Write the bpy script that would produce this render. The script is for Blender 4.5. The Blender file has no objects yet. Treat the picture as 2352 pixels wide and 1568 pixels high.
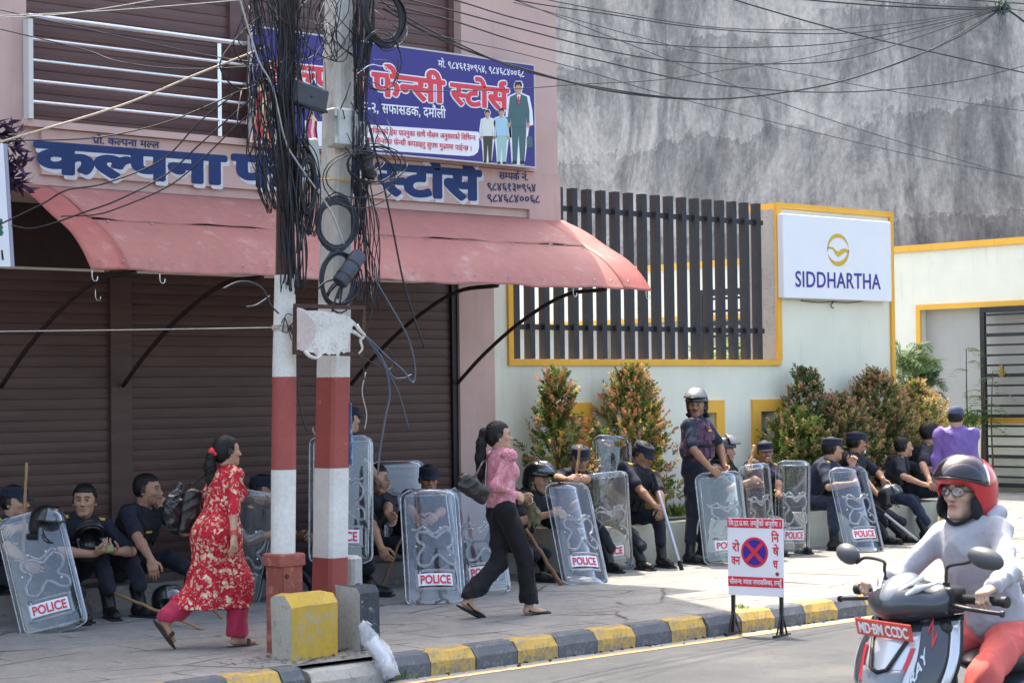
import bpy, bmesh, math, random
import numpy as np
from mathutils import Vector, Matrix, Quaternion
D = bpy.data; SC = bpy.context.scene; COL = SC.collection
R = math.radians
rnd = random.Random(7)

# ------------------------------------------------------------------ camera
FPX, PW, PH, CAMH, ROLL = 4508.0, 2352.0, 1568.0, 1.78, 0.012
_p = math.atan2(112, FPX); _a = math.atan2(4986, math.hypot(FPX, 112))
_fh = np.array([math.cos(_a), math.sin(_a), 0]); c_rt = np.array([math.sin(_a), -math.cos(_a), 0])
c_fw = _fh * math.cos(_p) + np.array([0, 0, 1.]) * math.sin(_p); c_up = np.cross(c_rt, c_fw)
c_pos = np.array([0, 0, CAMH])
cam = D.cameras.new('camera'); camo = D.objects.new('camera', cam); COL.objects.link(camo)
_cr, _sr = math.cos(ROLL), math.sin(ROLL)
_r2 = c_rt * _cr - c_up * _sr; _u2 = c_rt * _sr + c_up * _cr      # roll
M = Matrix((( _r2[0], _u2[0], -c_fw[0], 0), (_r2[1], _u2[1], -c_fw[1], 0), (_r2[2], _u2[2], -c_fw[2], CAMH), (0, 0, 0, 1)))
camo.matrix_world = M
cam.sensor_width = 36; cam.lens = 36 * FPX / PW; cam.clip_end = 2000; cam.clip_start = .1
cam.dof.use_dof = True; cam.dof.focus_distance = 16.5; cam.dof.aperture_fstop = 11
SC.camera = camo

def ray(u, v):
    x, y = u - PW / 2, v - PH / 2
    x, y = x * _cr - y * _sr, x * _sr + y * _cr
    return c_fw + c_rt * x / FPX - c_up * y / FPX
def onY(u, v, Y): d = ray(u, v); return c_pos + d * (Y / d[1])
def onX(u, v, X): d = ray(u, v); return c_pos + d * (X / d[0])
def onZ(u, v, Z=0.): d = ray(u, v); return c_pos + d * ((Z - CAMH) / d[2])

# ------------------------------------------------------------------ light
SUN_EL, SUN_AZ = R(66), math.atan2(.93, .40)       # sun stands high behind the facades, a little to the right
sd = Vector((math.cos(SUN_EL) * math.cos(SUN_AZ), math.cos(SUN_EL) * math.sin(SUN_AZ), math.sin(SUN_EL)))
sun = D.lights.new('sun', 'SUN'); sun.energy = 2.0; sun.angle = R(.55); sun.color = (1, .955, .88)
suno = D.objects.new('sun', sun); COL.objects.link(suno)
suno.rotation_euler = sd.to_track_quat('Z', 'Y').to_euler()
w = D.worlds.new('World'); SC.world = w; w.use_nodes = True
nt = w.node_tree; bg = nt.nodes['Background']
sky = nt.nodes.new('ShaderNodeTexSky'); sky.sky_type = 'NISHITA'; sky.sun_disc = False
sky.sun_elevation = SUN_EL; sky.sun_rotation = math.pi / 2 - SUN_AZ; sky.air_density = 1.0; sky.dust_density = 4.0; sky.ozone_density = 1.0
nt.links.new(sky.outputs[0], bg.inputs[0]); bg.inputs[1].default_value = .15
SC.view_settings.view_transform = 'Standard'; SC.view_settings.look = 'None'
SC.view_settings.exposure = 2.2; SC.view_settings.use_white_balance = True; SC.view_settings.white_balance_temperature = 7050; SC.view_settings.white_balance_tint = 8; SC.view_settings.gamma = 1

# ------------------------------------------------------------------ materials
def mat(name, col, rough=.7, var=0, vs=6, bump=0, bs=40, metal=0, spec=.35, attr=False, coat=0, stretch=None, alpha=None, col2=None, sheen=0):
    m = D.materials.new(name); m.use_nodes = True; t = m.node_tree; N = t.nodes; L = t.links
    b = N['Principled BSDF']; b.inputs['Roughness'].default_value = rough; b.inputs['Metallic'].default_value = metal
    b.inputs['Specular IOR Level'].default_value = spec
    if coat: b.inputs['Coat Weight'].default_value = coat; b.inputs['Coat Roughness'].default_value = .08
    if sheen: b.inputs['Sheen Weight'].default_value = sheen
    b.inputs['Base Color'].default_value = (*col, 1)
    tc = N.new('ShaderNodeTexCoord'); src = tc.outputs['Object']
    if stretch:
        mp = N.new('ShaderNodeMapping'); mp.inputs['Scale'].default_value = stretch; L.new(src, mp.inputs[0]); src = mp.outputs[0]
    csock = None
    if attr:
        a = N.new('ShaderNodeVertexColor'); a.layer_name = 'Col'; csock = a.outputs[0]
    if var:
        nz = N.new('ShaderNodeTexNoise'); nz.inputs['Scale'].default_value = vs; nz.inputs['Detail'].default_value = 6; nz.inputs['Roughness'].default_value = .65
        L.new(src, nz.inputs['Vector'])
        rp = N.new('ShaderNodeValToRGB'); rp.color_ramp.elements[0].position = .3; rp.color_ramp.elements[1].position = .72
        L.new(nz.outputs[0], rp.inputs[0])
        mx = N.new('ShaderNodeMix'); mx.data_type = 'RGBA'
        if attr:
            mx.blend_type = 'MULTIPLY'; mx.inputs[0].default_value = 1; L.new(csock, mx.inputs[6])
            rp.color_ramp.elements[0].color = (1 - var, 1 - var, 1 - var, 1); rp.color_ramp.elements[1].color = (1 + var * .3,) * 3 + (1,)
            L.new(rp.outputs[0], mx.inputs[7])
        else:
            c2 = col2 or tuple(c * (1 - var) for c in col)
            mx.inputs[7].default_value = (*col, 1); mx.inputs[6].default_value = (*c2, 1); L.new(rp.outputs[0], mx.inputs[0])
        csock = mx.outputs[2]
    if csock is not None: L.new(csock, b.inputs['Base Color'])
    if bump:
        n2 = N.new('ShaderNodeTexNoise'); n2.inputs['Scale'].default_value = bs; n2.inputs['Detail'].default_value = 5; L.new(src, n2.inputs['Vector'])
        bp = N.new('ShaderNodeBump'); bp.inputs['Strength'].default_value = bump; bp.inputs['Distance'].default_value = .02
        L.new(n2.outputs[0], bp.inputs['Height']); L.new(bp.outputs[0], b.inputs['Normal'])
    return m

def N_(t, typ, **kw):
    n = t.nodes.new(typ)
    for k, v in kw.items():
        if hasattr(n, k): setattr(n, k, v)
        else: n.inputs[k.replace('_', ' ')].default_value = v
    return n
def math_(t, op, a, b=None, c=None):
    n = t.nodes.new('ShaderNodeMath'); n.operation = op
    for i, x in enumerate((a, b, c)):
        if x is None: continue
        if isinstance(x, (int, float)): n.inputs[i].default_value = x
        else: t.links.new(x, n.inputs[i])
    return n.outputs[0]
def mixc(t, fac, a, b, mode='MIX'):
    n = t.nodes.new('ShaderNodeMix'); n.data_type = 'RGBA'; n.blend_type = mode
    for i, x in ((0, fac), (6, a), (7, b)):
        if isinstance(x, (int, float)): n.inputs[i].default_value = x
        elif isinstance(x, tuple): n.inputs[i].default_value = (*x, 1)
        else: t.links.new(x, n.inputs[i])
    return n.outputs[2]
def ramp(t, src, *stops):
    n = t.nodes.new('ShaderNodeValToRGB'); cr = n.color_ramp
    while len(cr.elements) < len(stops): cr.elements.new(.5)
    for e, (p, c) in zip(cr.elements, stops):
        e.position = p; e.color = (c, c, c, 1) if isinstance(c, (int, float)) else (*c, 1)
    t.links.new(src, n.inputs[0]); return n.outputs[0]
def noise(t, vec, scale, detail=6, rough=.6, dist=0):
    n = t.nodes.new('ShaderNodeTexNoise'); n.inputs['Scale'].default_value = scale; n.inputs['Detail'].default_value = detail
    n.inputs['Roughness'].default_value = rough; n.inputs['Distortion'].default_value = dist
    t.links.new(vec, n.inputs['Vector']); return n.outputs[0]
def mapping(t, scale, loc=(0, 0, 0)):
    tc = t.nodes.new('ShaderNodeTexCoord'); mp = t.nodes.new('ShaderNodeMapping')
    mp.inputs['Scale'].default_value = scale; mp.inputs['Location'].default_value = loc
    t.links.new(tc.outputs['Object'], mp.inputs[0]); return mp.outputs[0]
def newmat(name, rough=.8, spec=.3):
    m = D.materials.new(name); m.use_nodes = True; t = m.node_tree; b = t.nodes['Principled BSDF']
    b.inputs['Roughness'].default_value = rough; b.inputs['Specular IOR Level'].default_value = spec
    return m, t, b
def setbump(t, b, h, strength=.4, dist=.02):
    bp = t.nodes.new('ShaderNodeBump'); bp.inputs['Strength'].default_value = strength; bp.inputs['Distance'].default_value = dist
    t.links.new(h, bp.inputs['Height']); t.links.new(bp.outputs[0], b.inputs['Normal'])

# ------------------------------------------------------------------ mesh building
def tag(o, label=None, cat=None, group=None, kind=None):
    if label: o['label'] = label
    if cat: o['category'] = cat
    if group: o['group'] = group
    if kind: o['kind'] = kind
    return o
def thing(name, label, cat, loc=(0, 0, 0), rz=0, group=None):
    o = D.objects.new(name, None); COL.objects.link(o); o.location = loc; o.rotation_euler = (0, 0, rz)
    o.empty_display_size = .1
    return tag(o, label, cat, group)
def link(name, me, parent=None):
    o = D.objects.new(name, me); COL.objects.link(o)
    if parent is not None: o.parent = parent
    return o
def unit(v): v = np.asarray(v, float); return v / (np.linalg.norm(v) + 1e-12)

class MB:
    def __init__(s): s.v = []; s.f = []; s.m = []; s.n = 0
    def add(s, v, f, m=0):
        v = np.asarray(v, float).reshape(-1, 3); b = s.n; s.v.append(v); s.n += len(v)
        s.f += [tuple(b + i for i in q) for q in f]; s.m += [m] * len(f); return s
    def box(s, lo, hi, m=0):
        (a, b, c), (d, e, g) = lo, hi
        v = [(a, b, c), (d, b, c), (d, e, c), (a, e, c), (a, b, g), (d, b, g), (d, e, g), (a, e, g)]
        return s.add(v, [(0, 3, 2, 1), (4, 5, 6, 7), (0, 1, 5, 4), (1, 2, 6, 5), (2, 3, 7, 6), (3, 0, 4, 7)], m)
    def obox(s, c, sz, rot=None, m=0, bev=0):
        """box of half sizes sz about c, rot = 3x3; bev chamfers every edge"""
        sx, sy, sz_ = sz; rot = np.eye(3) if rot is None else np.asarray(rot)
        if not bev:
            v = np.array([(x, y, z) for z in (-sz_, sz_) for x, y in ((-sx, -sy), (sx, -sy), (sx, sy), (-sx, sy))])
            f = [(0, 3, 2, 1), (4, 5, 6, 7), (0, 1, 5, 4), (1, 2, 6, 5), (2, 3, 7, 6), (3, 0, 4, 7)]
        else:
            pr = [(-sz_, bev), (-sz_ + bev, 0), (sz_ - bev, 0), (sz_, bev)]; v = []
            for z, i in pr:
                X, Y = sx - i, sy - i; b = bev
                v += [(-X + b, -Y, z), (X - b, -Y, z), (X, -Y + b, z), (X, Y - b, z), (X - b, Y, z), (-X + b, Y, z), (-X, Y - b, z), (-X, -Y + b, z)]
            v = np.array(v); f = [tuple(range(7, -1, -1)), tuple(range(24, 32))]
            for k in range(3):
                for j in range(8):
                    f.append((k * 8 + j, k * 8 + (j + 1) % 8, k * 8 + 8 + (j + 1) % 8, k * 8 + 8 + j))
        return s.add(v @ rot.T + np.asarray(c), f, m)
    def tube(s, pts, r, n=6, m=0, cap=True):
        P = np.asarray(pts, float); K = len(P)
        if K < 2: return s
        r = np.broadcast_to(np.asarray(r, float), (K,)) if np.ndim(r) <= 1 else r
        T = np.gradient(P, axis=0); T /= np.linalg.norm(T, axis=1)[:, None] + 1e-12
        u = np.cross(T[0], (0, 0, 1.)); u = unit(u) if np.linalg.norm(u) > .05 else unit(np.cross(T[0], (1., 0, 0)))
        a = np.arange(n) * 2 * np.pi / n; out = []
        for i in range(K):
            u = unit(u - T[i] * (u @ T[i])); w_ = np.cross(T[i], u)
            out.append(P[i] + r[i] * (np.cos(a)[:, None] * u + np.sin(a)[:, None] * w_))
        f = [(i * n + j, i * n + (j + 1) % n, (i + 1) * n + (j + 1) % n, (i + 1) * n + j) for i in range(K - 1) for j in range(n)]
        if cap: f += [tuple(range(n - 1, -1, -1)), tuple(range((K - 1) * n, K * n))]
        return s.add(np.concatenate(out), f, m)
    def lathe(s, prof, n=24, c=(0, 0, 0), m=0, rot=None, sc=(1, 1), a0=0, a1=2 * math.pi):
        """prof: list of (r, z) ; elliptical scale sc"""
        full = abs(a1 - a0 - 2 * math.pi) < 1e-6; k = n if full else n + 1
        a = a0 + (a1 - a0) * np.arange(k) / n; v = []
        for r, z in prof: v += [(r * math.cos(t) * sc[0], r * math.sin(t) * sc[1], z) for t in a]
        f = []
        for i in range(len(prof) - 1):
            for j in range(n):
                j2 = (j + 1) % k
                f.append((i * k + j, i * k + j2, (i + 1) * k + j2, (i + 1) * k + j))
        v = np.array(v)
        if rot is not None: v = v @ np.asarray(rot).T
        return s.add(v + np.asarray(c), f, m)
    def grid(s, fn, nu, nv, m=0, thick=None):
        """fn(u,v)->point, thick -> second skin offset by a vector or along normals"""
        P = np.array([[fn(i / nu, j / nv) for i in range(nu + 1)] for j in range(nv + 1)], float)
        idx = lambda i, j, o=0: o + j * (nu + 1) + i
        f = [(idx(i, j), idx(i + 1, j), idx(i + 1, j + 1), idx(i, j + 1)) for j in range(nv) for i in range(nu)]
        if thick is None: return s.add(P.reshape(-1, 3), f, m)
        du = np.gradient(P, axis=1); dv = np.gradient(P, axis=0); nn = np.cross(du, dv); nn /= np.linalg.norm(nn, axis=2)[:, :, None] + 1e-12
        Q = P - nn * thick; o = (nu + 1) * (nv + 1)
        f2 = [tuple(o + k for k in reversed(q)) for q in f]
        rim = [(i, 0) for i in range(nu)] + [(nu, j) for j in range(nv)] + [(i, nv) for i in range(nu, 0, -1)] + [(0, j) for j in range(nv, 0, -1)]
        e = [(idx(*rim[k]), idx(*rim[(k + 1) % len(rim)])) for k in range(len(rim))]
        f3 = [(b, a, a + o, b + o) for a, b in e]
        return s.add(np.concatenate([P.reshape(-1, 3), Q.reshape(-1, 3)]), f + f2 + f3, m)
    def poly(s, pts, ext, m=0):
        """prism: planar polygon pts (3-D) extruded by vector ext"""
        P = np.asarray(pts, float); n = len(P); e = np.asarray(ext, float)
        nrm = np.zeros(3)
        for i in range(n): nrm += np.cross(P[i], P[(i + 1) % n])
        if nrm @ e > 0: P = P[::-1]
        f = [tuple(range(n)), tuple(range(2 * n - 1, n - 1, -1))] + [((i + 1) % n, i, i + n, (i + 1) % n + n) for i in range(n)]
        return s.add(np.concatenate([P, P + e]), f, m)
    def build(s, name, mats, parent=None, smooth=False, off=None, col=None):
        me = D.meshes.new(name)
        v = np.concatenate(s.v) if s.v else np.zeros((0, 3))
        if off is not None: v = v - np.asarray(off)
        me.from_pydata(v.tolist(), [], s.f)
        for q in (mats if isinstance(mats, (list, tuple)) else [mats]): me.materials.append(q)
        if any(s.m): me.polygons.foreach_set('material_index', s.m)
        if smooth is True: me.polygons.foreach_set('use_smooth', [True] * len(me.polygons))
        elif smooth:
            me.polygons.foreach_set('use_smooth', [True] * len(me.polygons)); me.set_sharp_from_angle(angle=R(smooth))
        if col is not None:
            at = me.color_attributes.new('Col', 'FLOAT_COLOR', 'POINT')
            c = np.ones((len(v), 4), np.float32); c[:, :3] = col; at.data.foreach_set('color', c.ravel())
        me.update()
        return link(name, me, parent)
def rotz(a): c, s = math.cos(a), math.sin(a); return np.array([[c, -s, 0], [s, c, 0], [0, 0, 1.]])
def rotx(a): c, s = math.cos(a), math.sin(a); return np.array([[1, 0, 0], [0, c, -s], [0, s, c]])
def roty(a): c, s = math.cos(a), math.sin(a); return np.array([[c, 0, s], [0, 1, 0], [-s, 0, c]])
def frame(x, y):  # columns x, y, z from two directions
    x = unit(x); z = unit(np.cross(x, y)); y = np.cross(z, x); return np.stack([x, y, z], 1)
def catmull(P, n=8):
    P = np.asarray(P, float); Q = np.vstack([2 * P[0] - P[1], P, 2 * P[-1] - P[-2]]); out = []
    for i in range(1, len(Q) - 2):
        p0, p1, p2, p3 = Q[i - 1:i + 3]
        for t in np.arange(n) / n:
            out.append(.5 * (2 * p1 + (p2 - p0) * t + (2 * p0 - 5 * p1 + 4 * p2 - p3) * t * t + (3 * p1 - p0 - 3 * p2 + p3) * t ** 3))
    out.append(P[-1]); return np.array(out)

# ------------------------------------------------------------------ lettering: glyph outlines laid out with Devanagari joining rules
_gl = {}
def glyph(ch, off):
    key = (ch, off)
    if key in _gl: return _gl[key]
    def mk(body):
        c = D.curves.new('g', 'FONT'); c.body = body; c.offset = off; c.resolution_u = 4; c.extrude = .012
        o = D.objects.new('g', c); COL.objects.link(o); return o, c
    res = []
    objs = [mk(ch), mk(ch + 'WWW'), mk('WWW')]
    bpy.context.view_layer.update(); dg = bpy.context.evaluated_depsgraph_get()
    for o, c in objs:
        me = D.meshes.new_from_object(o.evaluated_get(dg)); v = np.array([q.co[:] for q in me.vertices]).reshape(-1, 3)
        f = [tuple(p.vertices) for p in me.polygons]; res.append((v, f)); D.meshes.remove(me)
    for o, c in objs: D.objects.remove(o); D.curves.remove(c)
    mx = lambda v: v[:, 0].max() if len(v) else 0
    adv = mx(res[1][0]) - mx(res[2][0])
    _gl[key] = (res[0][0], res[0][1], adv); return _gl[key]
def clipx(v, f, x):
    bm = bmesh.new(); vs = [bm.verts.new(p) for p in v]
    for q in f:
        try: bm.faces.new([vs[i] for i in q])
        except ValueError: pass
    bmesh.ops.bisect_plane(bm, geom=bm.verts[:] + bm.edges[:] + bm.faces[:], plane_co=(x, 0, 0), plane_no=(1, 0, 0), clear_outer=True)
    bm.verts.index_update(); v2 = np.array([q.co[:] for q in bm.verts]).reshape(-1, 3); f2 = [tuple(q.index for q in p.verts) for p in bm.faces]
    bm.free(); return v2, f2
def ribbon(pts, wdt):
    P = catmull([(x, y, 0) for x, y in pts], 5); T = np.gradient(P, axis=0); T /= np.linalg.norm(T, axis=1)[:, None]
    n = np.stack([-T[:, 1], T[:, 0], 0 * T[:, 0]], 1) * wdt / 2; k = len(P); z = np.array([0, 0, .012])
    v = np.concatenate([P + n + z, P - n + z, P + n - z, P - n - z])
    f = [(i, k + i, k + i + 1, i + 1) for i in range(k - 1)] + [(2 * k + i + 1, 3 * k + i + 1, 3 * k + i, 2 * k + i) for i in range(k - 1)]
    f += [(i + 1, 2 * k + i + 1, 2 * k + i, i) for i in range(k - 1)] + [(k + i, 3 * k + i, 3 * k + i + 1, k + i + 1) for i in range(k - 1)]
    return v, f
CONS = set(chr(c) for c in range(0x915, 0x93a)); VIR = '\u094d'
def layout(s, off=0., track=0., sp=.3):
    """-> (verts, faces, width) of a line of text of unit size"""
    V = []; F = []; n = 0; x = 0.; kz = [0]; bold = max(0, off - .012) if off > .02 else 0; off -= bold
    sw = .085 + 2 * off
    def put(v, f, dx):
        nonlocal n
        if len(v) == 0: return
        w_ = v + np.array([dx, 0, 0]); w_[:, 2] = np.sign(w_[:, 2]) + kz[0] * .4; kz[0] = (kz[0] + 1) % 3; V.append(w_); F.extend(tuple(n + i for i in q) for q in f); n += len(v)
    i = 0
    while i < len(s):
        ch = s[i]
        if ch == ' ': x += sp; i += 1; continue
        if ch in CONS:
            # gather the cluster
            parts = [ch]; j = i + 1
            while j + 1 < len(s) and s[j] == VIR and s[j + 1] in CONS: parts.append(s[j + 1]); j += 2
            marks = []
            while j < len(s) and 0x900 <= ord(s[j]) <= 0x94c and s[j] not in CONS and not (0x905 <= ord(s[j]) <= 0x914): marks.append(s[j]); j += 1
            reph = parts[0] == 'र' and len(parts) > 1
            if reph: parts = parts[1:]
            rak = parts[-1] == 'र' and len(parts) > 1
            if rak: parts = parts[:-1]
            if 'ि' in marks:
                v, f, a = glyph('ि', off); put(v, f, x); x += a
            for p in parts[:-1]:
                v, f, a = glyph(p, off)
                cut = a * (.80 if p in 'कफ' else 1) - (.0 if p in 'कफ' else .19 + off)
                v, f = clipx(v, f, cut); put(v, f, x); x += cut
            v, f, a = glyph(parts[-1], off); put(v, f, x); x0 = x; x += a
            if rak:
                if parts[-1] in 'टडढ': put(*ribbon([(a * .3, -.12), (a * .52, .0), (a * .74, -.12)], sw), x0)
                else: put(*ribbon([(a - .14, .22), (a * .45, .12), (a * .22, .02)], sw), x0)
            for mk in marks:
                if mk == 'ि': continue
                v, f, am = glyph(mk, off); put(v, f, x); x += am
            if reph: put(*ribbon([(.06, .82), (-.07, .80), (-.10, .72), (.0, .63)], sw * .9), x - .13)
            i = j; x += track; continue
        v, f, a = glyph(ch, off); put(v, f, x); x += a + track; i += 1
    V = np.concatenate(V)
    if bold:                                   # heavy brush lettering: the stroke swept round a small circle
        W = [V]; G = list(F)
        for k in range(10):
            a = 2 * math.pi * k / 10; W.append(V + np.array([bold * math.cos(a), bold * math.sin(a), -.12 * (k + 1)])); G += [tuple(q + (k + 1) * len(V) for q in t) for t in F]
        V = np.concatenate(W); F = G
    return V, F, x
def write(s, org, ux, uy, size, width=None, off=0., track=0., m=0, mb=None, nrm=None, lift=.002, thick=.0025, fn=None, center=False, sp=.3):
    """text onto the plane org + ux*x + uy*y; width fits the line to a length in metres"""
    v, f, wd = layout(s, off, track, sp); v = v.copy()
    sx = width / wd if width else size
    if center: v[:, 0] -= wd / 2
    ux, uy = unit(ux), unit(uy); n_ = unit(np.cross(ux, uy)) if nrm is None else unit(nrm)
    P = np.asarray(org, float) + v[:, :1] * sx * ux + v[:, 1:2] * size * uy + (v[:, 2:3] * thick / 2 + thick / 2 + lift) * n_
    if fn: P = fn(v[:, 0] * sx, v[:, 1] * size, v[:, 2] * thick / 2 + thick / 2 + lift)
    mb = mb or MB(); mb.add(P, f, m); return mb
# ================================================================== SETTING
# --- materials of the ground
def pavement_mat():
    m, t, b = newmat('pavement concrete', .85)
    v = mapping(t, (1, 1, 1)); big = noise(t, v, 1.3, 5, .6); fine = noise(t, v, 26, 8, .75); mid = noise(t, v, 5.5, 6, .7)
    base = ramp(t, big, (.3, (.215, .21, .20)), (.7, (.30, .292, .272)))
    base = mixc(t, .8, base, ramp(t, fine, (.25, .55), (.75, 1.1)), 'MULTIPLY')
    base = mixc(t, .7, base, ramp(t, mid, (.3, .72), (.62, 1.05)), 'MULTIPLY')
    # joints between slabs (broken up by noise) and wandering cracks
    wv = t.nodes.new('ShaderNodeVectorMath'); wv.operation = 'ADD'
    nz = t.nodes.new('ShaderNodeTexNoise'); nz.inputs['Scale'].default_value = 3.2; nz.inputs['Detail'].default_value = 5; t.links.new(v, nz.inputs['Vector'])
    sc = t.nodes.new('ShaderNodeVectorMath'); sc.operation = 'SCALE'; sc.inputs['Scale'].default_value = .10; t.links.new(nz.outputs['Color'], sc.inputs[0])
    t.links.new(v, wv.inputs[0]); t.links.new(sc.outputs[0], wv.inputs[1])
    br = t.nodes.new('ShaderNodeTexBrick'); br.inputs['Scale'].default_value = 1; br.inputs['Mortar Size'].default_value = .009; br.inputs['Mortar Smooth'].default_value = .2
    br.inputs['Brick Width'].default_value = .92; br.inputs['Row Height'].default_value = .52; t.links.new(wv.outputs[0], br.inputs['Vector'])
    vo = t.nodes.new('ShaderNodeTexVoronoi'); vo.feature = 'DISTANCE_TO_EDGE'; vo.inputs['Scale'].default_value = .85
    mp = t.nodes.new('ShaderNodeMapping'); mp.inputs['Scale'].default_value = (.55, 1.25, 1); t.links.new(wv.outputs[0], mp.inputs[0]); t.links.new(mp.outputs[0], vo.inputs['Vector'])
    crack = ramp(t, vo.outputs['Distance'], (0, 1), (.016, 0)); mask = ramp(t, noise(t, v, .9, 3), (.42, 0), (.55, 1))
    crack = math_(t, 'MULTIPLY', crack, mask)
    jm = ramp(t, noise(t, v, 2.1, 4), (.44, 0), (.58, 1)); joint = math_(t, 'MULTIPLY', br.outputs['Fac'], jm)
    line = math_(t, 'MAXIMUM', crack, math_(t, 'MULTIPLY', joint, .9))
    base = mixc(t, line, base, (.035, .033, .03))
    t.links.new(base, b.inputs['Base Color'])
    h = math_(t, 'SUBTRACT', math_(t, 'MULTIPLY', fine, .5), math_(t, 'MULTIPLY', line, 1.5)); setbump(t, b, h, .6, .015)
    return m
def asphalt_mat():
    m, t, b = newmat('asphalt', .82); v = mapping(t, (1, 1, 1))
    f = noise(t, v, 140, 4, .8); g = noise(t, v, 1.1, 4, .6); h = noise(t, v, 9, 6, .7)
    c = ramp(t, g, (.3, (.068, .071, .078)), (.7, (.098, .101, .108)))
    c = mixc(t, .85, c, ramp(t, f, (.25, .5), (.8, 1.25)), 'MULTIPLY'); c = mixc(t, .5, c, ramp(t, h, (.3, .75), (.7, 1.1)), 'MULTIPLY')
    vo = t.nodes.new('ShaderNodeTexVoronoi'); vo.feature = 'DISTANCE_TO_EDGE'; vo.inputs['Scale'].default_value = .7
    wv = t.nodes.new('ShaderNodeVectorMath'); wv.operation = 'ADD'; nz = t.nodes.new('ShaderNodeTexNoise'); nz.inputs['Scale'].default_value = 2.5; nz.inputs['Detail'].default_value = 6; t.links.new(v, nz.inputs['Vector']); t.links.new(v, wv.inputs[0]); t.links.new(nz.outputs['Color'], wv.inputs[1]); t.links.new(wv.outputs[0], vo.inputs['Vector'])
    ck = math_(t, 'MULTIPLY', ramp(t, vo.outputs['Distance'], (0, 1), (.006, 0)), ramp(t, g, (.45, 0), (.55, .8))); c = mixc(t, ck, c, (.03, .03, .032))
    dust = ramp(t, noise(t, v, .45, 6, .7), (.52, 0), (.68, .45)); c = mixc(t, dust, c, (.17, .16, .145))
    t.links.new(c, b.inputs['Base Color']); setbump(t, b, f, .6, .008); return m
def worn_mat(name, col, under, amt=.5, sc=7, rough=.75, streak=None):
    """paint worn through to what lies under it"""
    m, t, b = newmat(name, rough); v = mapping(t, streak or (1, 1, 1))
    n1 = noise(t, v, sc, 8, .75); n2 = noise(t, v, sc * 6, 5, .7); n3 = noise(t, v, sc * .35, 3)
    f = ramp(t, math_(t, 'ADD', math_(t, 'MULTIPLY', n1, .7), math_(t, 'MULTIPLY', n2, .3)), (amt - .06, 1), (amt + .03, 0))
    c = mixc(t, .6, col, ramp(t, n3, (.3, .7), (.7, 1.08)), 'MULTIPLY'); c = mixc(t, .5, c, ramp(t, n2, (.3, .7), (.7, 1.1)), 'MULTIPLY')
    c = mixc(t, f, c, under); t.links.new(c, b.inputs['Base Color']); setbump(t, b, n2, .35, .008); return m
def plaster_mat(name, col, var=.25, streak=.25, rough=.85, dirt=(.18, .16, .14)):
    m, t, b = newmat(name, rough); v = mapping(t, (1, 1, 1)); vs = mapping(t, (5, 5, .5))
    n1 = noise(t, v, 1.7, 6, .6); n2 = noise(t, vs, 1.6, 6, .65); n3 = noise(t, v, 45, 4, .6)
    c = mixc(t, var, col, ramp(t, n1, (.28, .55), (.7, 1.1)), 'MULTIPLY')
    f = math_(t, 'MULTIPLY', ramp(t, n2, (.56, 0), (.74, 1)), streak); c = mixc(t, f, c, dirt)
    t.links.new(c, b.inputs['Base Color']); setbump(t, b, n3, .15, .006); return m
def greywall_mat():
    m, t, b = newmat('raw stained render', .9)
    v = mapping(t, (1, 1, 1)); v1 = mapping(t, (1, 1.0, .55)); v2 = mapping(t, (1, 1.9, .62), (3, 1, 7)); v3 = mapping(t, (1, 7, 1.0), (1, 5, 2))
    sx = t.nodes.new('ShaderNodeSeparateXYZ'); t.links.new(v, sx.inputs[0]); z = sx.outputs[2]
    n0 = noise(t, v, .55, 9, .78); n1 = noise(t, v1, .55, 10, .72, 1.2); n2 = noise(t, v2, 1.4, 9, .78, .5); n3 = noise(t, v3, 1.2, 6, .78); nf = noise(t, v, 9, 8, .75)
    # casting lifts with ragged ledges; dark water runs hang below each ledge
    q = math_(t, 'ADD', z, math_(t, 'MULTIPLY', math_(t, 'SUBTRACT', n0, .5), 2.1))
    fr = math_(t, 'FRACT', math_(t, 'DIVIDE', math_(t, 'SUBTRACT', q, 4.72), 1.95))
    band = ramp(t, fr, (0, .70), (.06, .72), (.45, .52), (.9, .36), (.985, .22), (1, .5))
    s = math_(t, 'ADD', math_(t, 'MULTIPLY', n1, .64), math_(t, 'MULTIPLY', n2, .30)); s = math_(t, 'ADD', s, math_(t, 'MULTIPLY', n3, .12))
    s = math_(t, 'ADD', s, math_(t, 'MULTIPLY', math_(t, 'SUBTRACT', band, .5), .13)); s = math_(t, 'ADD', s, math_(t, 'MULTIPLY', math_(t, 'SUBTRACT', nf, .5), .10))
    c = ramp(t, s, (.40, (.10, .103, .108)), (.49, (.185, .187, .19)), (.55, (.285, .283, .28)), (.64, (.41, .40, .39)))
    moss = math_(t, 'MULTIPLY', ramp(t, math_(t, 'ADD', math_(t, 'MULTIPLY', n0, .75), math_(t, 'MULTIPLY', n2, .3)), (.56, 0), (.66, .8)), ramp(t, fr, (.55, 0), (.9, .8), (1, .4)))
    c = mixc(t, moss, c, (.12, .105, .075)); c = mixc(t, .6, c, ramp(t, nf, (.3, .72), (.7, 1.12)), 'MULTIPLY')
    edge = ramp(t, fr, (.0, .9), (.02, .8), (.035, 0), (.985, 0), (1, .5)); c = mixc(t, math_(t, 'MULTIPLY', edge, ramp(t, n2, (.5, 0), (.62, .7))), c, (.46, .45, .43))
    t.links.new(c, b.inputs['Base Color']); setbump(t, b, math_(t, 'ADD', nf, math_(t, 'MULTIPLY', fr, .4)), .5, .03); return m

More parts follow.
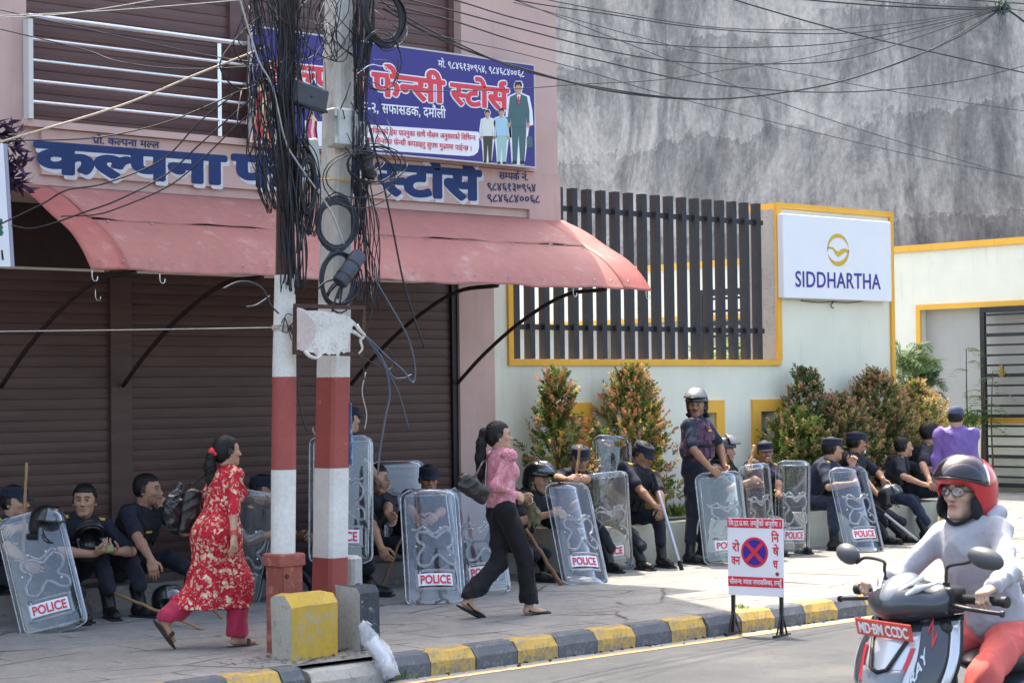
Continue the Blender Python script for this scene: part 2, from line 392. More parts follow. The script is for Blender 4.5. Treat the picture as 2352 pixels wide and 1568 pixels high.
M_pave = pavement_mat(); M_asph = asphalt_mat()
M_pink = plaster_mat('pink wall paint', (.56, .385, .34), .35, .22, .8, (.25, .17, .15))
M_pinkd = plaster_mat('pink fascia paint', (.53, .36, .315), .4, .3, .8, (.2, .15, .13))
M_white = plaster_mat('cream wall paint', (.74, .73, .60), .2, .38, .8, (.48, .46, .40))
M_yel = plaster_mat('ochre trim paint', (.80, .42, .06), .2, .25, .7, (.35, .2, .06))
M_conc = worn_mat('rough concrete', (.42, .415, .40), (.26, .255, .245), .44, 5)
M_grey = greywall_mat()
M_char = mat('charcoal steel paint', (.030, .033, .042), .5, .3, 9)
M_black = mat('black steel paint', (.012, .013, .016), .45, .3, 12)
M_brownst = mat('brown steel', (.045, .024, .022), .55, .4, 14)

def sheet_structure(name, mb, m, **k): return tag(mb.build(name, m), kind='structure', **k)
# --- road: one wide sheet with a slight crown, so that it reaches far past everything seen
def road_z(y): return -.17 + .125 * max(0, min(1, (10.36 - y) / 5.5)) ** .8 if y > 1 else -.045 - .02 * min(1, (1 - y) / 8)
mb = MB(); ys = [-400, -60, -20, -8, -3, 0, 1, 2, 3, 4, 5, 6, 7, 8, 9, 9.7, 10.1, 10.6]; xs = [-400, -60, -20, 0, 5, 10, 15, 20, 40, 80, 400]
mb.add([(x, y, road_z(y)) for y in ys for x in xs], [(j * len(xs) + i, j * len(xs) + i + 1, (j + 1) * len(xs) + i + 1, (j + 1) * len(xs) + i) for j in range(len(ys) - 1) for i in range(len(xs) - 1)])
sheet_structure('road', mb, M_asph)
mb = MB(); mb.add([(-400, 10.55, -.3), (400, 10.55, -.3), (400, 400, -.3), (-400, 400, -.3)], [(0, 1, 2, 3)]); sheet_structure('ground', mb, M_conc)
# pavement slab with a gently uneven top
rs = np.random.RandomState(3)
mb = MB(); nx, ny = 120, 10; X = np.linspace(-20, 60, nx + 1); Y = np.linspace(10.50, 30, ny + 1)
Z = rs.normal(0, .003, (ny + 1, nx + 1)); Z[0] = 0
mb.add([(X[i], Y[j], Z[j, i]) for j in range(ny + 1) for i in range(nx + 1)], [(j * (nx + 1) + i, j * (nx + 1) + i + 1, (j + 1) * (nx + 1) + i + 1, (j + 1) * (nx + 1) + i) for j in range(ny) for i in range(nx)])
sheet_structure('pavement', mb, M_pave)
# faded yellow edge line and a dusty gutter
M_line = worn_mat('road line paint', (.50, .30, .10), (.2, .19, .18), .50, 9)
mb = MB(); mb.add([(-40, 10.17, road_z(10.17) + .004), (60, 10.17, road_z(10.17) + .004), (60, 10.29, road_z(10.29) + .004), (-40, 10.29, road_z(10.29) + .004)], [(0, 1, 2, 3)]); sheet_structure('road_marking', mb, M_line)
M_gut = worn_mat('dusty gutter', (.30, .285, .26), (.17, .165, .16), .47, 5)
mb = MB(); mb.add([(-40, 10.29, road_z(10.29) + .0045), (60, 10.29, road_z(10.29) + .0045), (60, 10.40, road_z(10.4) + .008), (-40, 10.40, road_z(10.4) + .008)], [(0, 1, 2, 3)]); sheet_structure('gutter', mb, M_gut)

# --- kerb stones, painted in turn
M_ky = worn_mat('yellow kerb paint', (.47, .31, .075), (.20, .18, .15), .49, 7)
M_kb = worn_mat('black kerb paint', (.095, .105, .12), (.21, .205, .195), .45, 7)
def kerbstone(x0, x1, m, label, seed, ztop=0.0, raw=False):
    r = random.Random(seed); ch = .055; d = .16
    prof = [(10.385, -.26), (10.385, ztop - .07), (10.385 + .035, ztop - .012), (10.385 + .06, ztop), (10.385 + d, ztop + .002), (10.385 + d, -.26)]
    nb = 6; mb = MB(); v = []
    for i in range(nb + 1):
        x = x0 + (x1 - x0) * i / nb
        for k, (y, z) in enumerate(prof):
            jx = 0; e = .012 if i in (0, nb) else .004
            v.append((x + (r.uniform(-.004, .004) if i in (0, nb) else 0), y + (r.uniform(-e, e) if 0 < k < 5 else 0) + (e * .6 if k == 2 else 0), z + (r.uniform(-e, 0) if 0 < k < 4 else 0)))
    n = len(prof); f = [(i * n + k, (i + 1) * n + k, (i + 1) * n + k + 1, i * n + k + 1) for i in range(nb) for k in range(n - 1)]
    f += [tuple(range(n)), tuple(reversed(range(nb * n, nb * n + n)))]
    mb.add(v, f); o = mb.build('kerbstone', m, off=((x0 + x1) / 2, 10.45, 0)); o.location = ((x0 + x1) / 2, 10.45, 0)
    tag(o, label, 'kerbstone', 'kerbstones along the road edge'); return o
xk = 8.21; k = 0; seq = ['b', 'y']
right = []
names_r = ['first dark kerbstone right of the plastic bag, at the road edge', 'first yellow kerbstone right of the plastic bag', 'second dark kerbstone right of the plastic bag', 'second yellow kerbstone, below the woman in black trousers',
 'dark kerbstone below the front foot of the woman in pink', 'third yellow kerbstone from the plastic bag', 'fourth dark kerbstone from the plastic bag', 'last yellow kerbstone fully in view before the no parking sign',
 'dark kerbstone behind the left leg of the no parking sign', 'yellow kerbstone seen between the two legs of the no parking sign', 'dark kerbstone behind the right leg of the no parking sign', 'yellow kerbstone just past the no parking sign', 'dark kerbstone left of the scooter handlebar', 'yellow kerbstone behind the scooter hand']
for i, lb in enumerate(names_r):
    x0 = xk + i * .4; kerbstone(x0 + .004, x0 + .396, M_kb if i % 2 == 0 else M_ky, lb, i)
for i in range(14, 34): kerbstone(xk + i * .4 + .004, xk + i * .4 + .396, M_kb if i % 2 == 0 else M_ky, 'kerbstone farther down the road hidden behind the scooter rider', i)
M_kraw = worn_mat('bare kerb concrete', (.36, .34, .30), (.12, .11, .10), .44, 5)
o = kerbstone(7.61, 8.20, M_kraw, 'bare unpainted kerbstone under the yellow concrete block', 90, -.03)
lx = [7.55, 7.37, 6.97, 6.57, 6.17, 5.77]
for i, lb in enumerate(['short dark kerbstone left of the yellow concrete block', 'yellow kerbstone below the woman in the red kurta', 'dark kerbstone at the lower left of the picture', 'yellow kerbstone in the lower left corner', 'dark kerbstone beyond the lower left corner']):
    kerbstone(lx[i + 1] + .004, lx[i] - .004, M_kb if i % 2 == 0 else M_ky, lb, 60 + i)

# --- the pink shop building
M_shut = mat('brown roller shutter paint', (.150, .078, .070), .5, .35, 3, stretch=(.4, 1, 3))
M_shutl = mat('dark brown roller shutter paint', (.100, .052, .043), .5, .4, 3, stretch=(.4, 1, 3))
def shutter_slats(name, x0, x1, y, z0, z1, pitch, m, parent, off):
    """roller shutter: convex slats with a groove between"""
    mb = MB(); n = int((z1 - z0) / pitch); v = []
    for i in range(n):
        b = z0 + i * pitch
        for dz, dy in ((0, .005), (.003, -.001), (pitch * .45, -.0035), (pitch - .008, -.001), (pitch - .0035, .005)): v.append((dz + b, y + dy))
    V = [(x0, yy, z) for z, yy in v] + [(x1, yy, z) for z, yy in v]; k = len(v)
    mb.add(V, [(i, k + i, k + i + 1, i + 1) for i in range(k - 1)]); return mb.build(name, m, parent, off=off)
bO = (10, 14, 0); bld = thing('shop_building', 'pink painted shop building with brown roller shutters on two floors', 'building', bO)
mb = MB(); YU = 14.0
mb.box((-4, YU, 3.42), (7.53, 20, 9)); mb.box((12.06, YU, 3.42), (13.3, 20, 9)); mb.box((7.53, YU, 3.42), (12.06, YU + .4, 3.90)); mb.box((7.53, YU, 7.2), (12.06, 20, 9)); mb.box((7.53, YU + .4, 3.42), (12.06, 20, 3.6))
mb.build('upper_wall', M_pink, bld, off=bO)
mb = MB(); mb.box((7.64, YU - .035, 3.53), (13.297, YU - .001, 3.895)); mb.box((12.88, YU - .035, 3.42), (13.297, YU - .001, 3.53)); mb.build('fascia', M_pinkd, bld, off=bO)
mb = MB(); mb.box((7.45, YU - .07, 3.90), (12.95, YU + .1, 3.955)); mb.build('ledge', M_pink, bld, off=bO)
for lo, hi in (((12.83, 14.97, 0), (13.298, 15.6, 3.42)), ((-4, 14.97, 0), (5.6, 15.6, 3.42))): mb = MB(); mb.box(lo, hi); mb.build('ground_floor_pier', M_pink, bld, off=bO)
mb = MB(); mb.box((5.6, 15.08, 2.875), (12.829, 15.6, 3.419)); mb.build('header', M_brownst, bld, off=bO)
M_step = worn_mat('step concrete', (.22, .2, .185), (.10, .095, .09), .45, 5)
mb = MB(); mb.box((-4, 14.3, -.05), (13.29, 15.3, .2)); mb.build('step', M_step, bld, off=bO)
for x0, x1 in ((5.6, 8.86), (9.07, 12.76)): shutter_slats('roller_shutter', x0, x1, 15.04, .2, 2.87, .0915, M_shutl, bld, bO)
mb = MB(); mb.box((8.86, 15.0, .2), (9.07, 15.1, 2.88)); mb.build('shutter_rail', M_shutl, bld, off=bO)
mb = MB(); mb.box((12.76, 15.0, .2), (12.829, 15.1, 2.88)); mb.build('shutter_rail', M_black, bld, off=bO)
for x0, x1 in ((7.54, 9.52), (9.78, 12.0)): shutter_slats('roller_shutter', x0, x1, YU + .14, 3.93, 7.2, .0915, M_shut, bld, bO)
for x0, x1 in ((9.52, 9.78), (12.0, 12.055)):
    mb = MB(); mb.box((x0, YU + .10, 3.93), (x1, YU + .18, 7.2)); mb.build('shutter_rail', M_shut, bld, off=bO)
# the rail in front of the upstairs shutter
M_steel = mat('polished steel tube', (.62, .62, .64), .22, .15, 20, metal=1)
rail = thing('balcony_railing', 'polished steel balcony railing with five bars in front of upper shutter', 'railing', (8.5, 13.92, 3.95))
o3 = (8.5, 13.92, 3.95)
for i, (z, r) in enumerate(((4.765, .027), (4.585, .017), (4.42, .017), (4.255, .017), (4.09, .017))):
    mb = MB(); mb.tube([(7.5, 13.92, z), (9.60, 13.92, z)], r, 12); mb.build('bar', M_steel, rail, 30, off=o3)
mb = MB(); mb.tube([(9.285, 13.925, 3.955), (9.285, 13.925, 4.74)], .023, 12); mb.build('post', M_steel, rail, 30, off=o3)
mb = MB(); mb.box((7.495, 13.90, 3.956), (7.535, 13.99, 4.74)); mb.build('post', mat('white rail post', (.6, .58, .55), .5), rail, off=o3)

# --- awning with its braces
M_awn = worn_mat('faded red awning sheet', (.375, .15, .13), (.42, .235, .21), .44, 1.4, .62)
M_awn2 = worn_mat('red awning end sheet', (.385, .115, .10), (.40, .18, .155), .43, 1.6, .55)
awn = thing('awning', 'faded red curved sheet metal awning over the shop front', 'awning', (10, 13.4, 3)); oa = (10, 13.4, 3)
prof = catmull([(14.0, 3.445), (13.68, 3.315), (13.40, 3.16), (13.12, 3.015), (12.93, 2.86), (12.80, 2.705)], 6)
def awn_sheet(name, x0, x1, i0, i1, m, up=0., nu=14):
    P = prof[i0:i1]
    def fn(u, v):
        k = v * (len(P) - 1); a = int(min(k, len(P) - 2)); y, z = P[a] + (P[a + 1] - P[a]) * (k - a)
        x = x0 + (x1 - x0) * u
        return (x, y - up * .5, z + up + .008 * math.sin(x * 5.1) * v + .005 * math.sin(x * 13 + 1) * v)
    mb = MB(); mb.grid(fn, nu, (i1 - i0) * 1, thick=-.004); return mb.build(name, m, awn, True, off=oa)
awn_sheet('sheet', 7.70, 13.02, 0, 14, M_awn, .006, 60); awn_sheet('sheet', 7.70, 13.02, 13, 31, M_awn, 0, 60)
awn_sheet('end_sheet', 7.40, 7.72, 0, 31, M_awn2, .004, 4); awn_sheet('end_sheet', 13.0, 13.36, 0, 31, M_awn2, .004, 4)
M_rivet = mat('rivet', (.3, .26, .25), .4, metal=.6)
for x, y, z, an in [(x + rnd.uniform(-.03, .03), 12.832, 2.782, 55) for x in np.arange(7.5, 13.3, .215)] + [(x + rnd.uniform(-.06, .06), 13.30, 3.122, 28) for x in np.arange(7.8, 13.0, .47)]:
    mb = MB(); mb.lathe([(.0, .009), (.008, .006), (.012, 0)], 8, (x, y, z), rot=rotx(R(an))); mb.build('rivet', M_rivet, awn, 40, off=oa)
for x in (7.8, 8.96, 11.46, 12.80):
    mb = MB(); P = catmull([(x, 14.97, 1.86), (x, 14.55, 2.15), (x, 14.0, 2.45), (x, 13.4, 2.67), (x, 12.85, 2.70)], 6)
    mb.tube(P, .019, 8); mb.build('brace', M_brownst, awn, True, off=oa)
for x in (7.42, 8.0, 9.57, 13.30, 12.35, 7.9):
    y = 12.82; z = 2.70
    if x == 7.9: y, z = 13.6, 2.6
    mb = MB(); mb.tube(catmull([(x, y, z + .02), (x, y, z - .05), (x + .015, y, z - .075), (x + .04, y, z - .07), (x + .045, y, z - .04)], 4), .005, 6); mb.build('hook', M_steel, awn, True, off=oa)

# --- the walled compound next door
wl = thing('compound_wall', 'cream painted compound wall with ochre trim and four small windows', 'wall', (15.4, 15, 0)); ow = (15.4, 15, 0)
mb = MB(); YW = 15.0; wins = [(14.15, 14.68), (15.20, 15.74), (16.24, 16.79), (17.28, 17.84)]; zi0, zi1 = .62, 1.50
inner = [(a + .14, b - .14) for a, b in wins]; xs = [13.30] + [x for p in inner for x in p] + [17.829]
for i in range(0, len(xs) - 1):
    if i % 2 == 0: mb.box((xs[i], YW, 0), (xs[i + 1], YW + .2, 2.035))
    else: mb.box((xs[i], YW, 0), (xs[i + 1], YW + .2, zi0)); mb.box((xs[i], YW, zi1), (xs[i + 1], YW + .2, 2.035))
mb.box((13.30, YW, 2.035), (13.50, YW + .2, 2.9)); mb.build('wall_face', M_white, wl, off=ow)
for (a, b), (c, d) in zip(wins, inner):
    mb = MB(); y0, y1 = YW - .035, YW - .001
    mb.box((a, y0, .48), (c, y1, 1.64)); mb.box((d, y0, .48), (b, y1, 1.64)); mb.box((c, y0, zi1), (d, y1, 1.64)); mb.box((c, y0, .48), (d, y1, zi0)); mb.build('window_surround', M_yel, wl, off=ow)
mb = MB(); mb.box((13.50, YW - .03, 2.035), (17.80, YW + .24, 2.10)); mb.box((13.50, YW - .03, 2.10), (13.565, YW + .24, 2.9)); mb.build('ochre_trim', M_yel, wl, off=ow)
_t = M_white.node_tree; _b = _t.nodes['Principled BSDF']; _src = _b.inputs['Base Color'].links[0].from_socket; _v = mapping(_t, (1, 1, 1)); _sx = _t.nodes.new('ShaderNodeSeparateXYZ'); _tc = _t.nodes.new('ShaderNodeTexCoord'); _t.links.new(_tc.outputs['Object'], _sx.inputs[0])
_g = ramp(_t, math_(_t, 'ADD', _sx.outputs[2], math_(_t, 'MULTIPLY', noise(_t, _v, 3, 6, .7), .7)), (.42, .75), (.95, 0)); _c = mixc(_t, _g, _src, (.30, .275, .22)); _n = noise(_t, _v, 2.2, 8, .75); _c = mixc(_t, ramp(_t, _n, (.60, 0), (.72, .35)), _c, (.47, .45, .37)); _t.links.new(_c, _b.inputs['Base Color'])
M_inner = plaster_mat('grey inside paint', (.41, .40, .365), .25, .3)
for c, d in inner:
    mb = MB(); mb.box((c + .001, YW + .12, zi0 + .001), (d - .001, YW + .16, zi1 - .001)); mb.build('window_panel', M_inner, wl, off=ow)
pil = thing('sign_pillar', 'cream gate pillar edged in ochre carrying the white signboard', 'pillar', (18.9, 15, 0)); op = (18.9, 15, 0)
mb = MB(); mb.box((17.83, YW, 0), (19.93, YW + .55, 3.88)); mb.build('pillar_face', M_white, pil, off=op)
mb = MB(); mb.box((17.795, YW + .01, 2.105), (17.828, YW + .56, 3.88)); mb.build('rough_side', M_conc, pil, off=op)
mb = MB(); y0, y1 = YW - .03, YW - .001
mb.box((17.75, y0, 2.102), (17.826, YW + .009, 3.95)); mb.box((17.826, y0, 3.882), (20.0, YW + .55, 3.95)); mb.box((19.932, y0, 0), (20.0, YW + .55, 3.88)); mb.build('ochre_trim', M_yel, pil, off=op)
mb = MB(); mb.tube(catmull([onY(1840, 690, 14.97), onY(1880, 694, 14.96), onY(1912, 693, 14.96), onY(1950, 695, 14.96), onY(1985, 691, 14.97)], 6), .006, 6); mb.tube(catmull([onY(1915, 692, 14.95), onY(1908, 702, 14.95), onY(1914, 708, 14.95)], 4), .007, 6); mb.build('loose_wire', M_black, pil, True, off=op)
# fence of upright box sections
fen = thing('slatted_fence', 'charcoal steel fence of upright box posts on the cream wall', 'fence', (15.6, 15.12, 2.1)); of = (15.6, 15.12, 2.1)
for i in range(19):
    x = 13.70 + i * .2133; mb = MB(); mb.box((x - .036, 15.06, 2.105), (x + .036, 15.155, 3.93)); mb.build('post', M_char, fen, off=of)
for z in (2.44, 3.71):
    mb = MB(); mb.box((13.6, 15.10, z - .028), (17.66, 15.151, z + .028)); mb.build('rail', M_char, fen, off=of)
# low planter in front, on which the officers sit
plw = thing('planter', 'low cream planter wall in front of the compound wall', 'planter', (16.4, 13.95, 0)); opl = (16.4, 13.95, 0)
mb = MB(); mb.box((13.34, 13.95, -.03), (19.7, 14.13, .40)); mb.box((13.34, 14.13, -.03), (13.5, 14.99, .40)); mb.box((19.55, 14.13, -.03), (19.7, 14.99, .40)); mb.build('planter_wall', M_white, plw, off=opl)
M_soil = mat('planter soil', (.06, .045, .03), .95, .5, 20, bump=.8, bs=30)
mb = MB(); mb.box((13.5, 14.13, -.03), (19.55, 14.99, .34)); mb.build('soil', M_soil, plw, off=opl)
# side wall of the yard with niches
sw = thing('yard_wall', 'cream side wall of the yard with ochre coping and framed recesses', 'wall', (28, 20, 0)); os_ = (28, 20, 0)
mb = MB(); XS = 28.0
nich = [(28.26, 31.5), (26.05, 28.2), (23.3, 25.3), (16.2, 20.40)]
ylist = sorted([12] + [q for p in nich for q in p] + [36])
mb.box((XS + .14, 12, 0), (XS + .5, 36, 4.10))
for i in range(0, len(ylist) - 1):
    a, b = ylist[i], ylist[i + 1]
    isn = any(abs(a - p[0]) < 1e-6 and abs(b - p[1]) < 1e-6 for p in nich)
    if isn: mb.box((XS, a, 0), (XS + .14, b, 1.22)); mb.box((XS, a, 3.08), (XS + .14, b, 4.10))
    else: mb.box((XS, a, 0), (XS + .14, b, 4.10))
mb.build('wall_face', M_white, sw, off=os_)
mb = MB(); mb.box((XS - .05, 12, 4.10), (XS + .5, 36, 4.21)); mb.build('coping', M_yel, sw, off=os_)
for a, b in nich:
    mb = MB(); x0, x1 = XS - .04, XS - .002
    mb.box((x0, a - .09, 1.14), (x1, a, 3.17)); mb.box((x0, b, 1.14), (x1, b + .09, 3.17)); mb.box((x0, a, 3.08), (x1, b, 3.17)); mb.box((x0, a, 1.14), (x1, b, 1.22)); mb.build('recess_frame', M_yel, sw, off=os_)
    mb = MB(); mb.box((XS + .132, a + .001, 1.221), (XS + .1385, b - .001, 3.079)); mb.build('recess_back', M_inner, sw, off=os_)
mb = MB(); mb.box((27.1, 19.3, -.02), (27.25, 33, .42)); mb.box((27.25, 19.3, -.02), (27.99, 33, .36)); pb = mb.build('planter', M_white, off=(27.2, 22, 0)); pb.location = (27.2, 22, 0); tag(pb, 'low white planter bed at the foot of the yard side wall', 'planter')
# gate leaves
def gate(label, x, y0, y1, zt, zb, hx):
    g = thing('gate', label, 'gate', (x, y0, 0), group='gate leaves of the yard'); o_ = (x, y0, 0)
    mb = MB(); mb.box((x - .03, y0, zb), (x + .03, y0 + .09, zt)); mb.box((x - .03, y1 - .09, zb), (x + .03, y1, zt)); mb.box((x - .03, y0 + .09, zt - .09), (x + .03, y1 - .09, zt)); mb.box((x - .03, y0 + .09, zb), (x + .03, y1 - .09, zb + .07)); mb.build('gate_frame', M_black, g, off=o_)
    n = 17; 
    for i in range(n):
        z = zb + .17 + (zt - zb - .3) * i / (n - 1); h = .03 if i % 4 == 2 else .017
        mb = MB(); mb.box((x - .02, y0 + .09, z - h), (x + .02, y1 - .09, z + h)); mb.build('bar', M_black, g, off=o_)
    mb = MB(); yl = y1 - .5; mb.box((x - .07, yl, 1.93), (x - .03, yl + .13, 1.97)); mb.obox((x - .06, yl + .06, 2.0), (.02, .03, .10)); mb.build('latch', mat('brass latch', (.25, .15, .04), .4, metal=.7), g, off=o_)
gate('open gate leaf of black horizontal bars beside the yard side wall', 27.86, 15.8, 19.10, 3.07, .08, 1)
gate('open gate leaf of black horizontal bars seen behind the slatted fence', 20.3, 15.7, 18.55, 3.14, .08, -1)
# the tall raw wall of the neighbouring building
gb = thing('unfinished_building', 'tall unpainted building with stained bare grey render', 'building', (28.7, 30, 0))
mb = MB(); mb.box((28.7, 9, 0), (40, 75, 16)); mb.build('wall', M_grey, gb, off=(28.7, 30, 0))
# ================================================================== LETTERING AND SIGNS
M_blue = worn_mat('faded blue sign paint', (.020, .045, .145), (.20, .17, .20), .33, 9)
M_wpaint = worn_mat('white sign paint', (.62, .62, .62), (.5, .36, .33), .34, 9)
def plane_text(s, p0, p1, hpx, Y, mats, off=0., lift=.002, parent=None, name='lettering', oref=(0, 0, 0), sp=.3, track=0., dx=0, dz=0, thick=.002):
    """a line of lettering on the wall plane Y, its baseline running between two points of that wall; hpx = letter height"""
    a, b = onY(*p0, Y), onY(*p1, Y); c = onY(p0[0], p0[1] - hpx, Y); h = (c[2] - a[2]) / .63
    mb = write(s, a + np.array([dx, 0, dz]), b - a, (0, 0, 1), h, np.linalg.norm(b - a), off, track, nrm=(0, -1, 0), lift=lift, thick=thick, sp=sp)
    return mb.build(name, mats, parent, off=oref)
YF = YU - .036
for s, p0, p1 in (('कल्पना', (85, 402), (513, 430)), ('फेन्सी', (538, 431), (832, 449)), ('स्टोर्स', (868, 451), (1100, 465))):
    plane_text(s, p0, p1, 66, YF, M_wpaint, .05, .001, bld, 'painted_letter_shade', bO, dx=.022, dz=-.004, thick=.0012)
    plane_text(s, p0, p1, 66, YF, M_blue, .05, .003, bld, 'painted_letters', bO, dx=0, dz=.03, thick=.0012)
for s, p0, p1, h in (('प्रो. कल्पना मल्ल', (213, 329), (365, 341), 15), ):
    plane_text(s, p0, p1, h, YF, M_blue, .012, .003, bld, 'painted_letters', bO)
for s, p0, p1, h in (('सम्पर्क नं.', (1146, 411), (1213, 415), 15), ('९८४६१३७९५४', (1118, 437), (1231, 440), 17), ('९८४६८४००६८', (1118, 463), (1240, 466), 17)):
    plane_text(s, p0, p1, h, YF, M_blue, .012, .003, bld, 'painted_letters', bO)
# --- printed shop sign
YS = 13.84
M_navy = mat('navy sign print', (.030, .020, .20), .35, .12, 5, spec=.4)
M_sred = mat('red sign print', (.68, .045, .075), .4); M_swht = mat('white sign print', (.78, .78, .80), .4)
def flat(name, pts, Y, m, parent, oref, th=.002, lift=0.):
    P = [onY(u, v, Y) - np.array([0, lift, 0]) for u, v in pts]; mb = MB(); mb.poly(P, (0, -th, 0)); return mb.build(name, m, parent, off=oref)
sg = thing('shop_sign', 'dark blue printed shop sign with red Devanagari lettering and drawings of people', 'sign', (11.2, YS, 4.4)); og = (11.2, YS, 4.4)
mb = MB(); mb.box((9.57, YS, 3.93), (12.84, YS + .05, 4.905)); mb.build('panel', M_navy, sg, off=og)
mb = MB()
for lo, hi in (((9.555, YS - .004, 3.915), (9.57, YS + .05, 4.92)), ((12.84, YS - .004, 3.915), (12.855, YS + .05, 4.92)), ((9.57, YS - .004, 3.915), (12.84, YS + .05, 3.93)), ((9.57, YS - .004, 4.905), (12.84, YS + .05, 4.92))): mb.box(lo, hi)
mb.build('frame', mat('sign frame', (.5, .45, .45), .5), sg, off=og)
for s, p0, p1, h, off, m in (('मो. ९८४६१३७९५४, ९८४६८४००६८', (1006, 154), (1204, 178), 15, .012, M_swht), ('कल्पना', (612, 196), (838, 217), 52, .035, 0), ('फेन्सी', (856, 217), (1019, 236), 50, .035, 0), ('स्टोर्स', (1036, 238), (1166, 251), 46, .035, 0),
        ('व्यास-२, सफासडक, दमौली', (800, 253), (1023, 272), 21, .012, M_swht)):
    if m == 0:
        plane_text(s, p0, p1, h, YS, M_swht, off + .042, .001, sg, 'lettering_outline', og); plane_text(s, p0, p1, h, YS, M_sred, off, .005, sg, 'lettering', og)
    else: plane_text(s, p0, p1, h, YS, m, off, .002, sg, 'lettering', og)
flat('text_box', [(700, 277), (1098, 303), (1100, 308), (1100, 338), (1097, 350), (1088, 357), (1076, 359), (700, 334)], YS, M_swht, sg, og)
for s, p0, p1 in (('अफिसको ड्रेस पाउनुका साथै मौसम अनुसारको विभिन्न', (846, 306), (1092, 323)), ('तथा जेन्सका फेन्सी कपडाहरु सुपथ मुल्यमा पाईन्छ ।', (838, 327), (1084, 347))):
    plane_text(s, p0, p1, 11.5, YS - .003, M_sred, .008, .001, sg, 'lettering', og)
M_suit = mat('printed suit', (.06, .13, .14), .5); M_skinp = mat('printed skin', (.55, .30, .20), .5); M_hairp = mat('printed hair', (.02, .02, .02), .5)
M_tr1 = mat('printed brown trousers', (.06, .055, .04), .5); M_sh1 = mat('printed pale shirt', (.66, .68, .62), .5); M_tr2 = mat('printed green trousers', (.33, .52, .48), .5); M_sh2 = mat('printed blue shirt', (.36, .57, .68), .5); M_pinkp = mat('printed magenta cloth', (.62, .05, .25), .5); M_redp = mat('printed red cloth', (.6, .06, .08), .5); M_goldp = mat('printed gold cloth', (.72, .6, .3), .5)
def figure(uc, vt, vb, suit, msh, mtr, slope=0):
    h = vb - vt; k = h / 100.; f = lambda pts: [(uc + x * k, vt + y * k) for x, y in pts]
    rb = [(-3, 0), (3, 0), (5, 5), (4, 10), (3, 14), (11, 18), (14, 35), (15, 52), (11, 53), (10, 60), (8, 80), (6, 99), (-7, 99), (-8, 80), (-10, 58), (-14, 52), (-13, 35), (-11, 18), (-3, 14), (-5, 8), (-5, 4)]
    flat('figure_outline', [(uc + x * k * 1.18, vt + (y - 50) * k * 1.02 + 50 * k) for x, y in rb], YS, M_swht, sg, og)
    y = YS - .0025
    flat('figure_trousers', f([(-9, 48), (9, 48), (9, 62), (7, 96), (2, 96), (0, 62), (-2, 96), (-7, 96), (-8, 62)]), y, mtr, sg, og)
    flat('figure_shirt', f([(-3, 15), (3, 15), (10, 18), (13, 35), (13, 50), (10, 50), (9, 36), (9, 54 if suit else 49), (-9, 54 if suit else 49), (-9, 36), (-10, 50), (-13, 50), (-12, 35), (-10, 18)]), y - .0025, msh, sg, og)
    flat('figure_face', f([(-3, 3), (3, 3), (4, 8), (2, 14), (2, 16), (-2, 16), (-2, 14), (-4, 9)]), y - .0051, M_skinp, sg, og)
    flat('figure_hair', f([(-3.5, 0), (3, 0), (4.4, 5), (3.4, 6), (1, 3.4), (-3.2, 4.5), (-4.4, 7), (-4.6, 4)]), y - .0077, M_hairp, sg, og)
    if suit:
        flat('figure_collar', f([(-2.4, 16), (2.4, 16), (0, 27)]), y - .0051, M_swht, sg, og); flat('figure_tie', f([(-.9, 17.5), (.9, 17.5), (1, 26), (0, 28), (-1, 26)]), y - .0077, M_sred, sg, og)
        flat('figure_briefcase', f([(10, 66), (16, 66), (17, 78), (10, 79)]), y, M_suit, sg, og)
    for sx in (-1, 1): flat('figure_shoe', f([(sx * 2, 95), (sx * 7, 95), (sx * 8, 99), (sx * 2, 99)]), y - .0025, M_hairp, sg, og)
    for sx in (-1, 1): flat('figure_hand', f([(sx * 10, 49.5), (sx * 13.4, 49.5), (sx * 13, 55), (sx * 10.6, 55)]), y - .0051, M_skinp, sg, og)
figure(1120, 253, 375, False, M_sh1, M_tr1); figure(1152, 249, 378, False, M_sh2, M_tr2); figure(1191, 188, 379, True, M_suit, M_suit)
def lady(uc, vt, vb, m1, m2):
    h = vb - vt; k = h / 100.; f = lambda pts: [(uc + x * k, vt + y * k) for x, y in pts]
    flat('figure_outline', f([(-5, -1), (5, -1), (7, 12), (15, 24), (14, 50), (20, 99), (-20, 99), (-14, 50), (-15, 24), (-7, 12)]), YS, M_goldp, sg, og)
    flat('figure_dress', f([(-9, 18), (9, 18), (11, 42), (9, 50), (17, 97), (-17, 97), (-9, 50), (-11, 42)]), YS - .0025, m1, sg, og)
    flat('figure_veil', f([(2, 18), (9, 19), (4, 55), (10, 96), (3, 96), (-3, 55)]), YS - .0051, m2, sg, og)
    flat('figure_face', f([(-3.5, 3), (3.5, 3), (4, 9), (1.5, 15), (-1.5, 15), (-4, 9)]), YS - .0051, M_skinp, sg, og)
    flat('figure_hair', f([(-4, 0), (4, 0), (5, 9), (3.6, 6), (-3.6, 6), (-5, 9)]), YS - .0077, M_hairp, sg, og)
lady(603, 182, 328, M_redp, M_goldp); lady(655, 200, 332, M_goldp, M_redp); lady(716, 258, 338, M_pinkp, M_goldp)
